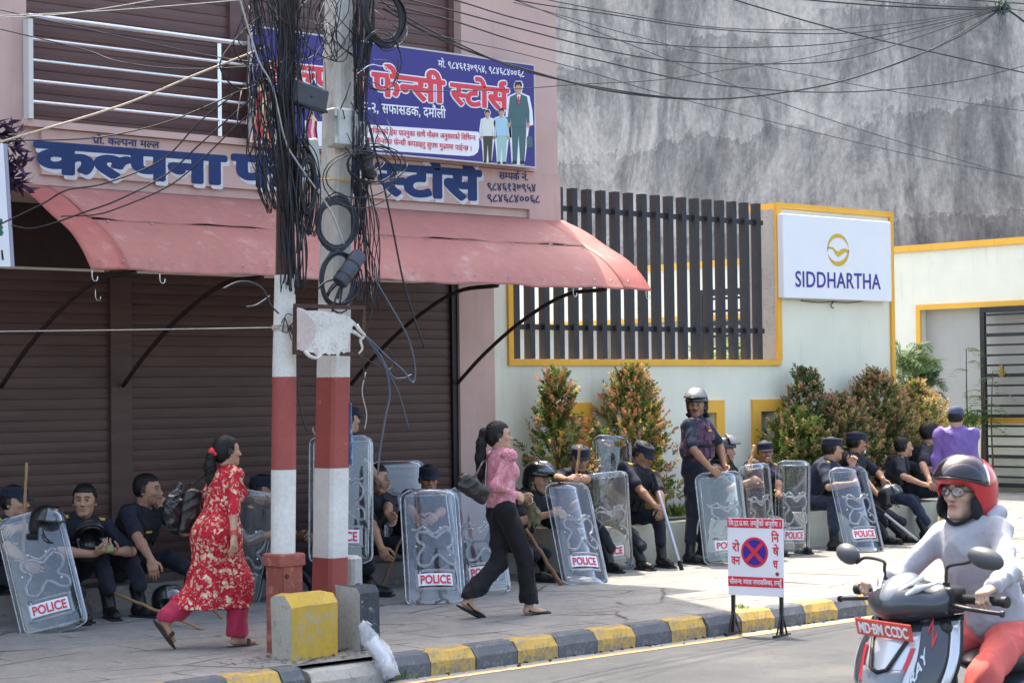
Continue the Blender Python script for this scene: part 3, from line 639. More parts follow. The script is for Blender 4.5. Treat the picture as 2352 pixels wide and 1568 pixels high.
# --- white company signboard
YB = 14.88
M_board = mat('white signboard face', (.78, .79, .82), .3, .05, 2); M_gold = mat('gold logo print', (.62, .40, .03), .4); M_ink = mat('indigo logo print', (.05, .035, .25), .4)
sb = thing('signboard', 'white box signboard with gold ring emblem and indigo capitals on cream pillar', 'sign', (18.8, YB, 3.3)); ob = (18.8, YB, 3.3)
mb = MB(); mb.obox((18.79, YB + .045, 3.317), (1.035, .045, .495), bev=.008); mb.build('panel', M_board, sb, off=ob)
a, b = onY(1826, 658, YB), onY(2023, 664, YB); mb = write('SIDDHARTHA', a, b - a, (0, 0, 1), .265, np.linalg.norm(b - a), .012, .03, nrm=(0, -1, 0)); mb.build('lettering', M_ink, sb, off=ob)
lc = onY(1925, 574, YB); rw, rh = .205, .195
def arc(a0, a1, r0, w0, w1, n=26):
    ts = np.radians(np.linspace(a0, a1, n)); o_, i_ = [], []
    for k, t in enumerate(ts):
        wd = w0 + (w1 - w0) * math.sin(math.pi * k / (n - 1)); o_.append(lc + np.array([math.cos(t) * (rw + .0), -.001, math.sin(t) * (rh + .0)])); i_.append(lc + np.array([math.cos(t) * (rw - wd), -.001, math.sin(t) * (rh - wd)]))
    mb = MB(); v = o_ + i_; n_ = n; mb.add(v, [(k, k + 1, n_ + k + 1, n_ + k) for k in range(n_ - 1)])
    v2 = [p - np.array([0, .003, 0]) for p in v]; mb.add(v2, [(n_ + k, n_ + k + 1, k + 1, k) for k in range(n_ - 1)]); return mb
arc(12, 188, 0, .004, .045).build('emblem', M_gold, sb, off=ob); arc(200, 366, 0, .004, .055).build('emblem', M_gold, sb, off=ob)
pts = [(-.2, .03), (-.1, .03), (-.05, -.005), (0, -.02), (.06, .01), (.12, .025), (.2, .01), (.205, -.03), (.2, -.035), (.13, -.02), (.08, -.05), (0, -.085), (-.06, -.05), (-.1, .005), (-.2, .01)]
mb = MB(); mb.poly([lc + np.array([x, -.001, z]) for x, z in pts], (0, -.003, 0)); mb.build('emblem', M_gold, sb, off=ob)
# --- no parking sign on a stand
q = unit(np.array([.12, -.40, 0])); qz = np.array([.03, .01, 1.]); qn = unit(np.cross(q, qz)); sB = np.array([11.735, 10.165, -.165])
nps = thing('no_parking_sign', 'white and red no parking sign on black metal stand at the kerb', 'sign', sB); L = lambda x, z, n=0.: sB + q * x + np.array([0, 0, 1.]) * z + qn * n
M_panelw = mat('white sign sheet', (.76, .76, .80), .4, .06, 3); M_bandr = mat('red sign sheet', (.62, .03, .06), .4); M_roundb = mat('blue sign sheet', (.03, .02, .26), .4)
def lquad(name, x0, z0, x1, z1, n, m, th=.002, par=nps):
    mb = MB(); mb.poly([L(x0, z0, n), L(x1, z0, n), L(x1, z1, n), L(x0, z1, n)], qn * th); return mb.build(name, m, par, off=sB)
lquad('panel', -.235, .315, .235, .92, -.015, M_panelw, .015)
lquad('red_band', -.235, .845, .235, .918, .0005, M_bandr); lquad('red_band', -.235, .385, .235, .462, .0005, M_bandr)
def ltext(s, x0, z0, x1, h, m, n=.003, off=.015, track=0): 
    mb = write(s, L(x0, z0, 0), q, (0, 0, 1), h / .63, x1 - x0, off, track, nrm=qn, lift=n, sp=.28); return mb.build('lettering', m, nps, off=sB)
ltext('जि.ट्रा.प्र.का. तनहुँको अनुरोध ।', -.222, .862, .222, .036, M_panelw); ltext('सौजन्य: व्यास नगरपालिका, तनहुँ', -.22, .405, .22, .034, M_panelw)
for s, x0, z0, wd in (('रो', -.195, .66, .062), ('क्न', -.205, .555, .075), ('नि', .14, .74, .062), ('षे', .15, .635, .05), ('ध', .15, .535, .04)): ltext(s, x0, z0, x0 + wd, .062, M_bandr, .001, .02)
def disc(r, n, m, name):
    mb = MB(); a = np.linspace(0, 2 * np.pi, 49)[:-1]; mb.poly([L(-.005 + math.cos(t) * r, .655 + math.sin(t) * r * 1.03, n) for t in a], qn * .002); mb.build(name, m, nps, off=sB)
disc(.115, .0006, M_bandr, 'ring'); disc(.097, .0035, M_roundb, 'disc')
for s_ in (-1, 1):
    mb = MB(); d = .068; w_ = .011; mb.poly([L(-.005 - d - w_, .655 - s_ * (d - w_) * 1.03, .0066 + .002 * s_), L(-.005 - d + w_, .655 - s_ * (d + w_) * 1.03, .0066 + .002 * s_), L(-.005 + d + w_, .655 + s_ * (d - w_) * 1.03, .0066 + .002 * s_), L(-.005 + d - w_, .655 + s_ * (d + w_) * 1.03, .0066 + .002 * s_)], qn * .0015); mb.build('cross_bar', M_bandr, nps, off=sB)
mb = MB(); mb.lathe([(0, .004), (.014, .003), (.016, 0)], 12, L(.185, .492, .002), rot=frame(q, np.array([0, 0, 1.]))); mb.build('emblem', mat('small emblem', (.25, .05, .03), .5), nps, off=sB)
for x in (-.205, .205):
    mb = MB(); mb.obox(L(x, .20, -.022), (.013, .013, .19), frame(q, qn)); mb.build('post', M_black, nps, off=sB)
    e = qn
    mb = MB(); mb.obox(L(x, .012, -.022), (.014, .15, .012), frame(q, qn)); mb.build('foot_bar', M_black, nps, off=sB)
    for sg_ in (-1, 1):
        mb = MB(); mb.tube([L(x, .20, -.022), L(x, .02, -.022) + e * sg_ * .10], .009, 6); mb.build('stay', M_black, nps, off=sB)
# --- edge of a white signboard at the far left
ls = thing('signboard', 'white signboard partly cut off at the left edge above the awning end', 'sign', (6.7, 13.0, 3.2)); ol = (6.7, 13.0, 3.2)
a, b, c_, d_ = onY(-160, 275, 13.), onY(8, 330, 13.), onY(25, 612, 13.), onY(-160, 612, 13.)
mb = MB(); mb.poly([a, b, c_, d_], (.02, .04, 0)); mb.build('panel', M_panelw, ls, off=ol)
mb = MB(); mb.poly([b + (.002, -.003, 0), b + (.028, -.003, 0), c_ + (.028, -.003, -.0), c_ + (.002, -.003, 0)], (0, .02, 0)); mb.build('edge_frame', mat('grey sign edge', (.32, .32, .4), .4), ls, off=ol)
flat('printed_mark', [(-20, 505), (4, 502), (6, 510), (3, 516), (7, 522), (4, 528), (8, 534), (5, 541), (-20, 545)], 13., mat('green print', (.03, .12, .09), .5), ls, ol, .002, .001); flat('printed_mark', [(2, 574), (6, 574), (8, 592), (9, 597), (4, 597)], 13., M_hairp, ls, ol, .002, .001)

# ================================================================== POLES AND BLOCKS
M_pw = worn_mat('white pole paint', (.66, .645, .60), (.28, .27, .25), .36, 7); M_pr = worn_mat('red pole paint', (.33, .075, .062), (.46, .27, .22), .37, 7, .6)
M_pc = worn_mat('weathered pole concrete', (.60, .575, .52), (.36, .35, .32), .44, 5, .85, (1, 1, .35)); M_rust = worn_mat('rusty brown pole', (.075, .036, .026), (.14, .06, .03), .42, 8)
def seg(mb, p0, p1, h0, h1, n=4, rot=0.):
    """tapered prism between two points; half sizes h=(hx,hy)"""
    v = []
    for p, h in ((p0, h0), (p1, h1)):
        if n == 4: co = [(-1, -1), (1, -1), (1, 1), (-1, 1)]
        else: co = [(math.cos(k * 2 * math.pi / n), math.sin(k * 2 * math.pi / n)) for k in range(n)]
        v += [(p[0] + x * h[0], p[1] + y * h[1], p[2]) for x, y in co]
    mb.add(v, [tuple(range(n - 1, -1, -1)), tuple(range(n, 2 * n))] + [(k, (k + 1) % n, n + (k + 1) % n, n + k) for k in range(n)]); return mb
pl = thing('utility_pole', 'slim red and white banded pole in a rusty red socket, rusty brown above', 'pole', (7.915, 11.12, 0)); opo = (7.915, 11.12, 0)
PLY = 11.12
def plp(v): a = onY(650 + (1278 - v) * .007, v, PLY); return a
zs = [onY(650, v, PLY)[2] for v in (1290, 1078, 865, 632)]
lp = [(np.array([plp(1270)[0], PLY, .66]), .084), (plp(1078), .086), (plp(865), .083), (plp(632), .071)]
for i, m in ((0, M_pw), (1, M_pr), (2, M_pw)):
    mb = MB(); seg(mb, lp[i][0], lp[i + 1][0], (lp[i][1],) * 2, (lp[i + 1][1],) * 2, 20); mb.build('white_band' if m is M_pw else 'red_band', m, pl, 40, off=opo)
top = plp(632) + (plp(0) - plp(632)) * 2.6
mb = MB(); seg(mb, plp(632) , top, (.072, .072), (.06, .06), 6); mb.build('upper_pole', M_rust, pl, off=opo)
M_sock = worn_mat('chipped red socket paint', (.29, .085, .065), (.44, .19, .12), .45, 9)
b0 = onZ(652, 1500, 0); mb = MB(); mb.obox((7.915, 11.12, .29), (.088, .09, .32)); mb.obox((7.885, 11.026, .29), (.045, .005, .32)); mb.build('socket', M_sock, pl, off=opo)
mb = MB(); mb.obox((7.915, 11.12, .635), (.108, .11, .045), bev=.01); mb.build('socket_collar', M_sock, pl, off=opo)
for z in (.53, .26):
    mb = MB(); mb.lathe([(.0, .012), (.014, .01), (.016, 0)], 8, (7.865, 11.018, z), rot=rotx(R(90))); mb.build('bolt', M_rust, pl, off=opo)
pr = thing('utility_pole', 'broad tapering concrete pole with square section and red and white bands', 'pole', (8.43, 11.3, 0)); opr = (8.43, 11.3, 0)
def prp(z): return np.array([8.425 + z * .033, 11.3, z])
def prh(z): k = 1 - z * .033; return (.088 * k, .118 * k)
PRZ = lambda v: onY(757, v, 11.25)[2]
zz = [-.05, PRZ(1425), PRZ(1280), PRZ(1075), PRZ(866), PRZ(690), 7.6]
for i, (m, nm) in enumerate(((M_conc, 'pole_foot'), (M_pr, 'red_band'), (M_pw, 'white_band'), (M_pr, 'red_band'), (M_pw, 'white_band'), (M_pc, 'upper_pole'))):
    h0, h1 = prh(zz[i]), prh(zz[i + 1]); mb = MB(); a, b = prp(zz[i]), prp(zz[i + 1]); c = .022
    v = []
    for p, h in ((a, h0), (b, h1)):
        for x, y in ((-1, -1), (1, -1), (1, 1), (-1, 1)):
            for (ax, ay) in (((c, 0), (0, c)) if x * y < 0 else ((0, c), (c, 0))): v.append((p[0] + x * (h[0] - ax * 0) - x * ax, p[1] + y * h[1] - y * ay, p[2]))
    ang = [math.atan2(q_[1] - a[1], q_[0] - a[0]) for q_ in v[:8]]; od = sorted(range(8), key=lambda k: ang[k]); v = [v[k] for k in od] + [v[8 + k] for k in od]
    mb.add(v, [tuple(range(7, -1, -1)), tuple(range(8, 16))] + [(k, (k + 1) % 8, 8 + (k + 1) % 8, 8 + k) for k in range(8)]); mb.build(nm, m, pr, off=opr)
# blue leaflet on the far side of the pole
flat_p = [onY(786, 926, 11.18), onY(798, 930, 11.18), onY(795, 1070, 11.18), onY(785, 1068, 11.18)]
mb = MB(); mb.poly([np.array([8.556 + .002 * i, p[1], p[2]]) + np.array([0, (0, .10, .10, 0)[i], 0]) for i, p in enumerate(flat_p)], (.003, 0, 0)); lf = mb.build('leaflet', worn_mat('blue leaflet print', (.10, .30, .55), (.65, .72, .78), .47, 14), off=(8.56, 11.2, 1.4)); lf.location = (8.56, 11.2, 1.4); tag(lf, 'pale blue paper leaflet stuck to the side of the square concrete pole', 'leaflet')
# concrete blocks at the kerb
M_by = worn_mat('yellow block paint', (.53, .34, .055), (.36, .31, .2), .455, 5); M_bw = worn_mat('grubby block concrete', (.42, .40, .34), (.2, .19, .17), .42, 6); M_bb = worn_mat('black block paint', (.055, .062, .075), (.45, .43, .4), .42, 9)
def block(name, label, x0, x1, y0, y1, h, ch, mf, ms):
    g = thing(name, label, 'concrete block', ((x0 + x1) / 2, (y0 + y1) / 2, 0)); o_ = ((x0 + x1) / 2, (y0 + y1) / 2, 0)
    mb = MB(); r = random.Random(len(label))
    pr_ = [(y0, -.02), (y0, h - ch * 1.1), (y0 + ch, h), (y1 - ch * .4, h), (y1, h - ch * .5), (y1, -.02)]
    n = 6; v = []
    for i in range(n + 1):
        x = x0 + (x1 - x0) * i / n
        for (y, z) in pr_: e = .014 if i in (0, n) else .006; v.append((x + r.uniform(-e, e) * .6, y + r.uniform(-e, e), z + (r.uniform(-e, e) if z > 0 else 0)))
    k = len(pr_); mb.add(v, [(i * k + j, (i + 1) * k + j, (i + 1) * k + j + 1, i * k + j + 1) for i in range(n) for j in range(k - 1)]); mb.build('front', mf, g, off=o_)
    for w_ in (v[:k], v[-k:][::-1]): mb = MB(); mb.add(w_, [tuple(range(k))]); mb.build('end_face', ms, g, off=o_)
a, b = onY(668, 1500, 10.72), onY(778, 1500, 10.72)
block('concrete_block', 'large chipped yellow concrete block in front of the two poles', a[0], b[0], 10.72, 10.94, .43, .07, M_by, M_bw)
a, b = onY(812, 1500, 10.80), onY(853, 1490, 10.80)
block('concrete_block', 'narrow black and white concrete block right of the square pole', a[0] + .015, b[0] + .04, 10.76, 11.02, .43, .03, M_bb, M_bw)
g = onZ(800, 1372, .0)
mb = MB(); mb.obox((8.82, 11.55, .28), (.06, .075, .30), rotz(.2), bev=.02); o = mb.build('stone_post', M_conc, off=(8.82, 11.55, 0)); o.location = (8.82, 11.55, 0); tag(o, 'short grey stone post standing just behind the square pole', 'stone post')
# litter bag against the kerb
M_bag = mat('clear plastic bag', (.72, .74, .78), .15, .25, 30, spec=.6)
tb = M_bag.node_tree; bs_ = tb.nodes['Principled BSDF']; bs_.inputs['Alpha'].default_value = .45
bg0 = onZ(905, 1562, -.15); P = [bg0 + np.array([.0, .02, .02]), bg0 + np.array([-.03, .06, .13]), bg0 + np.array([-.09, .13, .27]), bg0 + np.array([-.13, .17, .38])]
mb = MB(); rr = [.055, .066, .058, .03]; rs2 = np.random.RandomState(5)
Q = catmull(P, 5); rads = np.interp(np.linspace(0, 3, len(Q)), [0, 1, 2, 3], rr); mb.tube(Q, rads, 18); v = mb.v[0]; v += rs2.normal(0, .008, v.shape); o = mb.build('plastic_bag', M_bag, None, True, off=bg0); o.location = bg0; tag(o, 'crumpled clear plastic bag of white stuff leaning on the kerb', 'plastic bag')
mb = MB(); mb.tube(Q[2:-5] , rads[2:-5] * .66, 14); v = mb.v[0]; v += rs2.normal(0, .006, v.shape); o2 = mb.build('white_filling', mat('white filling', (.75, .76, .8), .6), o, True, off=bg0)

# dead leaves and crumbs of dirt round the pole feet
rs = np.random.RandomState(31); mb = MB()
for i in range(150):
    x, y = rs.normal(7.95, .28), rs.uniform(10.56, 11.02); z = .004; a = rs.uniform(0, 6.28); L = rs.uniform(.008, .03); d = np.array([math.cos(a), math.sin(a), rs.uniform(-.1, .3)]) * L; s_ = np.array([-math.sin(a), math.cos(a), rs.uniform(0, .3)]) * L * .4
    c = np.array([x, y, z + .006]); mb.add([c - d, c + s_, c + d, c - s_ + (0, 0, .004)], [(0, 1, 2), (0, 2, 3)])
for i in range(90):
    x = rs.uniform(5.5, 14); y = 10.40 - abs(rs.normal(0, .05)); L = rs.uniform(.004, .014); mb.obox((x, y, road_z(y) + .012), (L, L * .7, L * .5), rotz(rs.uniform(0, 3)))
tag(mb.build('litter', mat('dry litter', (.075, .06, .042), .9, .5, 30)), kind='stuff')
# ================================================================== BODIES: smooth implicit surfaces turned into one continuous mesh each
def fast_mesh(name, V, Fq, mats, parent=None, col=None, midx=None):
    me = D.meshes.new(name); nv, nf = len(V), len(Fq)
    me.vertices.add(nv); me.vertices.foreach_set('co', np.asarray(V, np.float32).ravel())
    me.loops.add(nf * 4); me.loops.foreach_set('vertex_index', np.asarray(Fq, np.int32).ravel())
    me.polygons.add(nf); me.polygons.foreach_set('loop_start', np.arange(0, nf * 4, 4, dtype=np.int32))
    me.polygons.foreach_set('use_smooth', np.ones(nf, bool))
    for q in (mats if isinstance(mats, (list, tuple)) else [mats]): me.materials.append(q)
    if midx is not None: me.polygons.foreach_set('material_index', np.asarray(midx, np.int32))
    if col is not None:
        at = me.color_attributes.new('Col', 'FLOAT_COLOR', 'POINT'); c = np.ones((nv, 4), np.float32); c[:, :3] = col; at.data.foreach_set('color', c.ravel())
    me.update(calc_edges=True); me.validate()
    return link(name, me, parent)

class Sdf:
    def __init__(s, h=.006): s.h = h; s.P = []
    def cap(s, a, b, ra, rb=None, k=.015, c=0, op=1):
        a, b = np.asarray(a, float), np.asarray(b, float); rb = ra if rb is None else rb; rm = max(ra, rb)
        def f(p):
            ab = b - a; t = np.clip(((p - a) @ ab) / (ab @ ab + 1e-12), 0, 1)
            return np.linalg.norm(p - a - t[..., None] * ab, axis=-1) - (ra + (rb - ra) * t)
        s.P.append((f, np.minimum(a, b) - rm, np.maximum(a, b) + rm, k, c, op)); return s
    def chain(s, pts, rs, **kw):
        for i in range(len(pts) - 1): s.cap(pts[i], pts[i + 1], rs[i], rs[i + 1], **kw)
        return s
    def ell(s, ctr, r, rot=None, k=.02, c=0, op=1):
        ctr, r = np.asarray(ctr, float), np.asarray(r, float); rot = np.eye(3) if rot is None else rot
        def f(p):
            q = (p - ctr) @ rot; k0 = np.linalg.norm(q / r, axis=-1); k1 = np.linalg.norm(q / r ** 2, axis=-1) + 1e-9
            return k0 * (k0 - 1) / k1
        e = np.sqrt(((rot * r) ** 2).sum(1)); s.P.append((f, ctr - e, ctr + e, k, c, op)); return s
    def box(s, ctr, hs, rot=None, rd=.01, k=.012, c=0, op=1):
        ctr, hs = np.asarray(ctr, float), np.asarray(hs, float); rot = np.eye(3) if rot is None else rot
        def f(p):
            q = np.abs((p - ctr) @ rot) - hs + rd
            return np.linalg.norm(np.maximum(q, 0), axis=-1) + np.minimum(q.max(-1), 0) - rd
        e = np.abs(rot) @ hs; s.P.append((f, ctr - e, ctr + e, k, c, op)); return s
    def mesh(s):
        h = s.h; pos = [q for q in s.P if q[5] > 0]
        lo = np.min([q[1] for q in pos], 0) - 4 * h; hi = np.max([q[2] for q in pos], 0) + 4 * h
        n = np.ceil((hi - lo) / h).astype(int) + 1
        F = np.full(n, .5, np.float32); C = np.zeros(n, np.uint8)
        ax = [lo[i] + h * np.arange(n[i]) for i in range(3)]
        for f, a, b, k, c, op in s.P:
            m = k + 3 * h; i0 = np.clip(np.floor((a - m - lo) / h).astype(int), 0, n); i1 = np.clip(np.ceil((b + m - lo) / h).astype(int) + 1, 0, n)
            if np.any(i1 <= i0): continue
            sl = tuple(slice(x, y) for x, y in zip(i0, i1)); p = np.stack(np.meshgrid(*[ax[i][sl[i]] for i in range(3)], indexing='ij'), -1)
            d = f(p).astype(np.float32); g = F[sl]
            if op > 0:
                cc = C[sl]; cc[d < g] = c
                hh = np.maximum(k - np.abs(g - d), 0) / max(k, 1e-6); F[sl] = np.minimum(g, d) - hh * hh * k * .25
            else:
                d = -d; hh = np.maximum(k - np.abs(g - d), 0) / max(k, 1e-6); F[sl] = np.maximum(g, d) + hh * hh * k * .25
        I = F < 0
        cnt = np.zeros(n - 1, np.uint8); offs = [(i, j, k) for i in (0, 1) for j in (0, 1) for k in (0, 1)]
        for o in offs: cnt += I[o[0]:n[0] - 1 + o[0], o[1]:n[1] - 1 + o[1], o[2]:n[2] - 1 + o[2]]
        act = np.argwhere((cnt > 0) & (cnt < 8)); m = len(act)
        ids = np.full(n - 1, -1, np.int32); ids[tuple(act.T)] = np.arange(m)
        val = np.stack([F[act[:, 0] + o[0], act[:, 1] + o[1], act[:, 2] + o[2]] for o in offs], 1)
        acc = np.zeros((m, 3)); ct = np.zeros(m)
        for a in range(8):
            for b in range(a + 1, 8):
                d = np.array(offs[b]) - np.array(offs[a])
                if np.abs(d).sum() != 1: continue
                x = (val[:, a] < 0) != (val[:, b] < 0); t = val[:, a] / (val[:, a] - val[:, b] + 1e-12)
                pt = np.array(offs[a]) + t[:, None] * d; acc[x] += pt[x]; ct[x] += 1
        V = lo + h * (act + acc / ct[:, None]); col = C[act[:, 0], act[:, 1], act[:, 2]]
        best = np.argmin(val, 1); oa = np.array(offs)[best]; col = C[act[:, 0] + oa[:, 0], act[:, 1] + oa[:, 1], act[:, 2] + oa[:, 2]]
        Q = []
        for axn in range(3):
            b, c = (axn + 1) % 3, (axn + 2) % 3
            s0 = [slice(1, n[i] - 1) for i in range(3)]; s1 = list(s0); s0[axn] = slice(0, n[axn] - 1); s1[axn] = slice(1, n[axn])
            A, B = I[tuple(s0)], I[tuple(s1)]; e = np.argwhere(A != B); base = e.copy(); base[:, b] += 1; base[:, c] += 1
            inn = A[tuple(e.T)]
            def cell(db, dc): q = base.copy(); q[:, b] += db; q[:, c] += dc; return ids[tuple(q.T)]
            q4 = np.stack([cell(-1, -1), cell(0, -1), cell(0, 0), cell(-1, 0)], 1); q4[~inn] = q4[~inn][:, ::-1]; Q.append(q4)
        Q = np.concatenate(Q); Q = Q[(Q >= 0).all(1)]
        return V, Q, col
def wrinkle(V, Fq, amp, scale, seed, aniso=(1, 1, 1)):
    """cloth folds: push along normals with ridged waves that wander and fade in and out"""
    rs = np.random.RandomState(seed); fn = np.cross(V[Fq[:, 2]] - V[Fq[:, 0]], V[Fq[:, 3]] - V[Fq[:, 1]]); N = np.zeros_like(V)
    for i in range(4): np.add.at(N, Fq[:, i], fn)
    N /= np.linalg.norm(N, axis=1)[:, None] + 1e-12; P = V * np.asarray(aniso); d = np.zeros(len(V))
    for i in range(9):
        k = rs.normal(0, 1, 3); k = k / np.linalg.norm(k) * scale * rs.uniform(.7, 2.2); ph, p2 = rs.uniform(0, 6.3, 2); k2 = rs.normal(0, 1, 3) * scale * .5
        q = P + .045 * np.sin(P[:, [1, 2, 0]] * scale * .8 + ph) + .02 * np.sin(P[:, [2, 0, 1]] * scale * 1.9 + p2)
        d += (1 - 2 * np.abs(np.sin(q @ k + ph)) ** .8) * np.clip(np.sin(P @ k2 + p2) + .35, 0, 1) / (1 + .15 * i)
    return V + N * (amp * np.clip(d, -2.5, 2.5) / 2)[:, None]

SKIN = [(.42, .235, .155), (.37, .20, .13), (.46, .275, .19), (.31, .165, .105)]
M_skin = mat('skin', (.4, .22, .15), .58, .16, 40, attr=True, spec=.3, bump=.08, bs=120)
M_hair = mat('black hair', (.010, .009, .009), .52, .5, 60, spec=.3, stretch=(1, 1, .12), bump=.5, bs=90)
def uni(name, c, var=.35, vs=9, rough=.8): return mat(name, c, rough, var, vs, .10, 220, spec=.2, sheen=.05)
M_uni = uni('navy uniform cloth', (.018, .022, .036)); M_uni2 = uni('dark blue uniform cloth', (.024, .034, .062)); M_vest = uni('black vest cloth', (.016, .017, .022), .4, 20); M_trs = uni('navy trousers', (.016, .019, .030))
M_boot = mat('black boot leather', (.010, .010, .011), .42, .3, 25, bump=.2, bs=60); M_capc = uni('navy cap cloth', (.016, .023, .042)); M_hel = mat('black helmet shell', (.010, .011, .013), .28, .2, 6, spec=.5, coat=.3)
M_badge = mat('yellow rank badge', (.55, .34, .05), .6)

def ik(a, c, l1, l2, hint):
    d = c - a; L = np.linalg.norm(d); u = d / (L + 1e-9); L2 = min(L, (l1 + l2) * .998); c = a + u * L2
    x = (l1 * l1 - l2 * l2 + L2 * L2) / (2 * L2); y = math.sqrt(max(l1 * l1 - x * x, 0)); h = hint - u * (hint @ u)
    return a + u * x + unit(h) * y, c
def hand(S, w, d, nrm, side, curl, s=1., k=.007, c=0, spread=.0):
    d = unit(d); nrm = unit(nrm - d * (nrm @ d)); th = np.cross(d, nrm) * side
    S.ell(w + d * .045 * s, np.array([.040, .046, .017]) * s, np.stack([th, d, nrm], 1), k=.014, c=c)
    for off, ln in ((.030, .93), (.010, 1.05), (-.010, .98), (-.029, .78)):
        kn = w + d * (.083 - abs(off - .005) * .25) * s + th * off * s; S.cap(w + d * .02 * s + th * off * .5 * s, kn, .013 * s, .0105 * s, k=.012, c=c)
        a = .15; p = kn
        for seg_, rr in ((.042, .0092), (.027, .0082), (.022, .0072)):
            a += curl * (.95 if seg_ > .03 else .8); dd = d * math.cos(a) + nrm * math.sin(a) + th * (off * spread * 8)
            q = p + unit(dd) * seg_ * ln * s; S.cap(p, q, rr * s, rr * .9 * s, k=k * .6, c=c); p = q
    p = w + d * .022 * s + th * .022 * s
    for dd, l, rr in ((th * .75 + d * .62 + nrm * .28, .042, .0125), (d * .85 + th * .30 + nrm * .45 * curl, .034, .0102), (d * .8 - th * .05 + nrm * .75 * curl, .026, .0088)):
        q = p + unit(dd) * l * s; S.cap(p, q, rr * s, rr * .92 * s, k=k, c=c); p = q
def head_sdf(S, H, Rm, s, fem=False, mouth=0.):
    g = lambda x, y, z: H + Rm @ (np.array([x, y, z]) * s); e = lambda c_, r, **k: S.ell(g(*c_), np.array(r) * s, Rm, **k); cp = lambda a, b, ra, rb, **k: S.cap(g(*a), g(*b), ra * s, rb * s, **k)
    e((0, -.012, .030), (.076, .098, .088), k=.01); e((0, .018, -.030), (.062 - .004 * fem, .070, .086), k=.03)
    cp((-.016, .070, -.092), (.016, .070, -.092), .019, .019, k=.03); e((0, -.002, -.060), (.056 - .004 * fem, .060, .045), k=.03)
    for sx in (-1, 1):
        e((sx * .040, .060, -.018), (.022, .024, .020), k=.02)
        cp((sx * .012, .080, .029), (sx * .042, .066, .027), .011, .009, k=.015)
        e((sx * .031, .088, .006), (.017, .014, .0115), k=.012, op=-1); e((sx * .031, .068, .005), (.0145, .0135, .0125), k=.004)
        e((sx * .079, -.010, -.008), (.011, .021, .033), k=.010); e((sx * .010, .098, -.031), (.0095, .011, .009), k=.008)
    cp((0, .084, .020), (0, .107, -.024), .008, .012, k=.012)
    cp((-.017, .086, -.054), (.017, .086, -.054), .0075, .0075, k=.008); cp((-.014, .087, -.066), (.014, .087, -.066), .0085, .0085, k=.008)
    if mouth: cp((-.018, .098, -.060), (.018, .098, -.060), .003, .003, k=.004, op=-1)
def face_paint(V, col, H, Rm, s, o):
    q = ((V - H) @ Rm) / s; x, y, z = q.T; ax = np.abs(x); near = (ax < .09) & (np.abs(z) < .14) & (np.abs(y) < .13)
    base = col.copy()
    def mixin(mask, c, f=1.): f = np.clip(mask, 0, 1)[:, None] * f * near[:, None]; col[:] = col * (1 - f) + np.asarray(c) * f
    sm = lambda d, w: np.clip((1 - d) / w + .5, 0, 1)
    mixin((ax < .085) & (y > .02) & (z < -.036) & (y > -.02), base.mean(0) * np.array([.62, .60, .62]), .0 if o.get('fem') else o.get('stubble', .45))
    mixin(sm(np.hypot((ax - .030) / .022, (z - .004) / .017), .6) * (y > .04), base.mean(0) * .5, .45)
    g_ = o.get('gaze', 0.)
    mixin(sm(np.hypot((ax - .031) / .0140, (z - .005) / .0058), .3) * (y > .05), (.26, .22, .20)); mixin(sm(np.hypot((x - np.sign(x) * .031 - g_ * .006) / .0075, (z - .005) / .0066), .3) * (y > .05), (.012, .008, .006))
    mixin(((ax > .012) & (ax < .050) & (np.abs(z - .031 + (ax - .03) ** 2 * 6) < .0052) & (y > .03)).astype(float), (.012, .01, .009), .9 if not o.get('fem') else .8)
    mixin(((ax < .036) & (np.abs(z - .0125) < .0028) & (ax > .016) & (y > .05)).astype(float), (.02, .014, .012), .8)
    mixin(sm(np.hypot(x / .024, (z + .060) / .0115), .4) * (y > .06), (.30, .085, .075) if not o.get('fem') else (.38, .07, .07), .7 if o.get('fem') else .55)
    mixin(((ax < .019) & (np.abs(z + .060) < .0022) & (y > .06)).astype(float), (.06, .02, .018), .8)
    if o.get('teeth'): mixin(sm(np.hypot(x / .019, (z + .060) / .0058), .4) * (y > .06), (.62, .6, .55))
    mixin(sm(np.hypot((ax - .010) / .006, (z + .038) / .0035), .5) * (y > .09), (.05, .02, .016), .6)
    if o.get('moustache'): mixin(((ax < .027) & (np.abs(z + .0455 + ax * .12) < .0055) & (y > .06)).astype(float), (.014, .011, .01), .9)
    if not o.get('bald'):   # short hair coloured onto the temples and nape
        mixin(((z > .062 - np.clip(-y, 0, .06) * .9) & (y < .066)) | ((y < -.012) & (z > -.055)) | ((ax > .066) & (np.abs(y + .0) < .012) & (z > -.02)), (.015, .013, .012), .95)
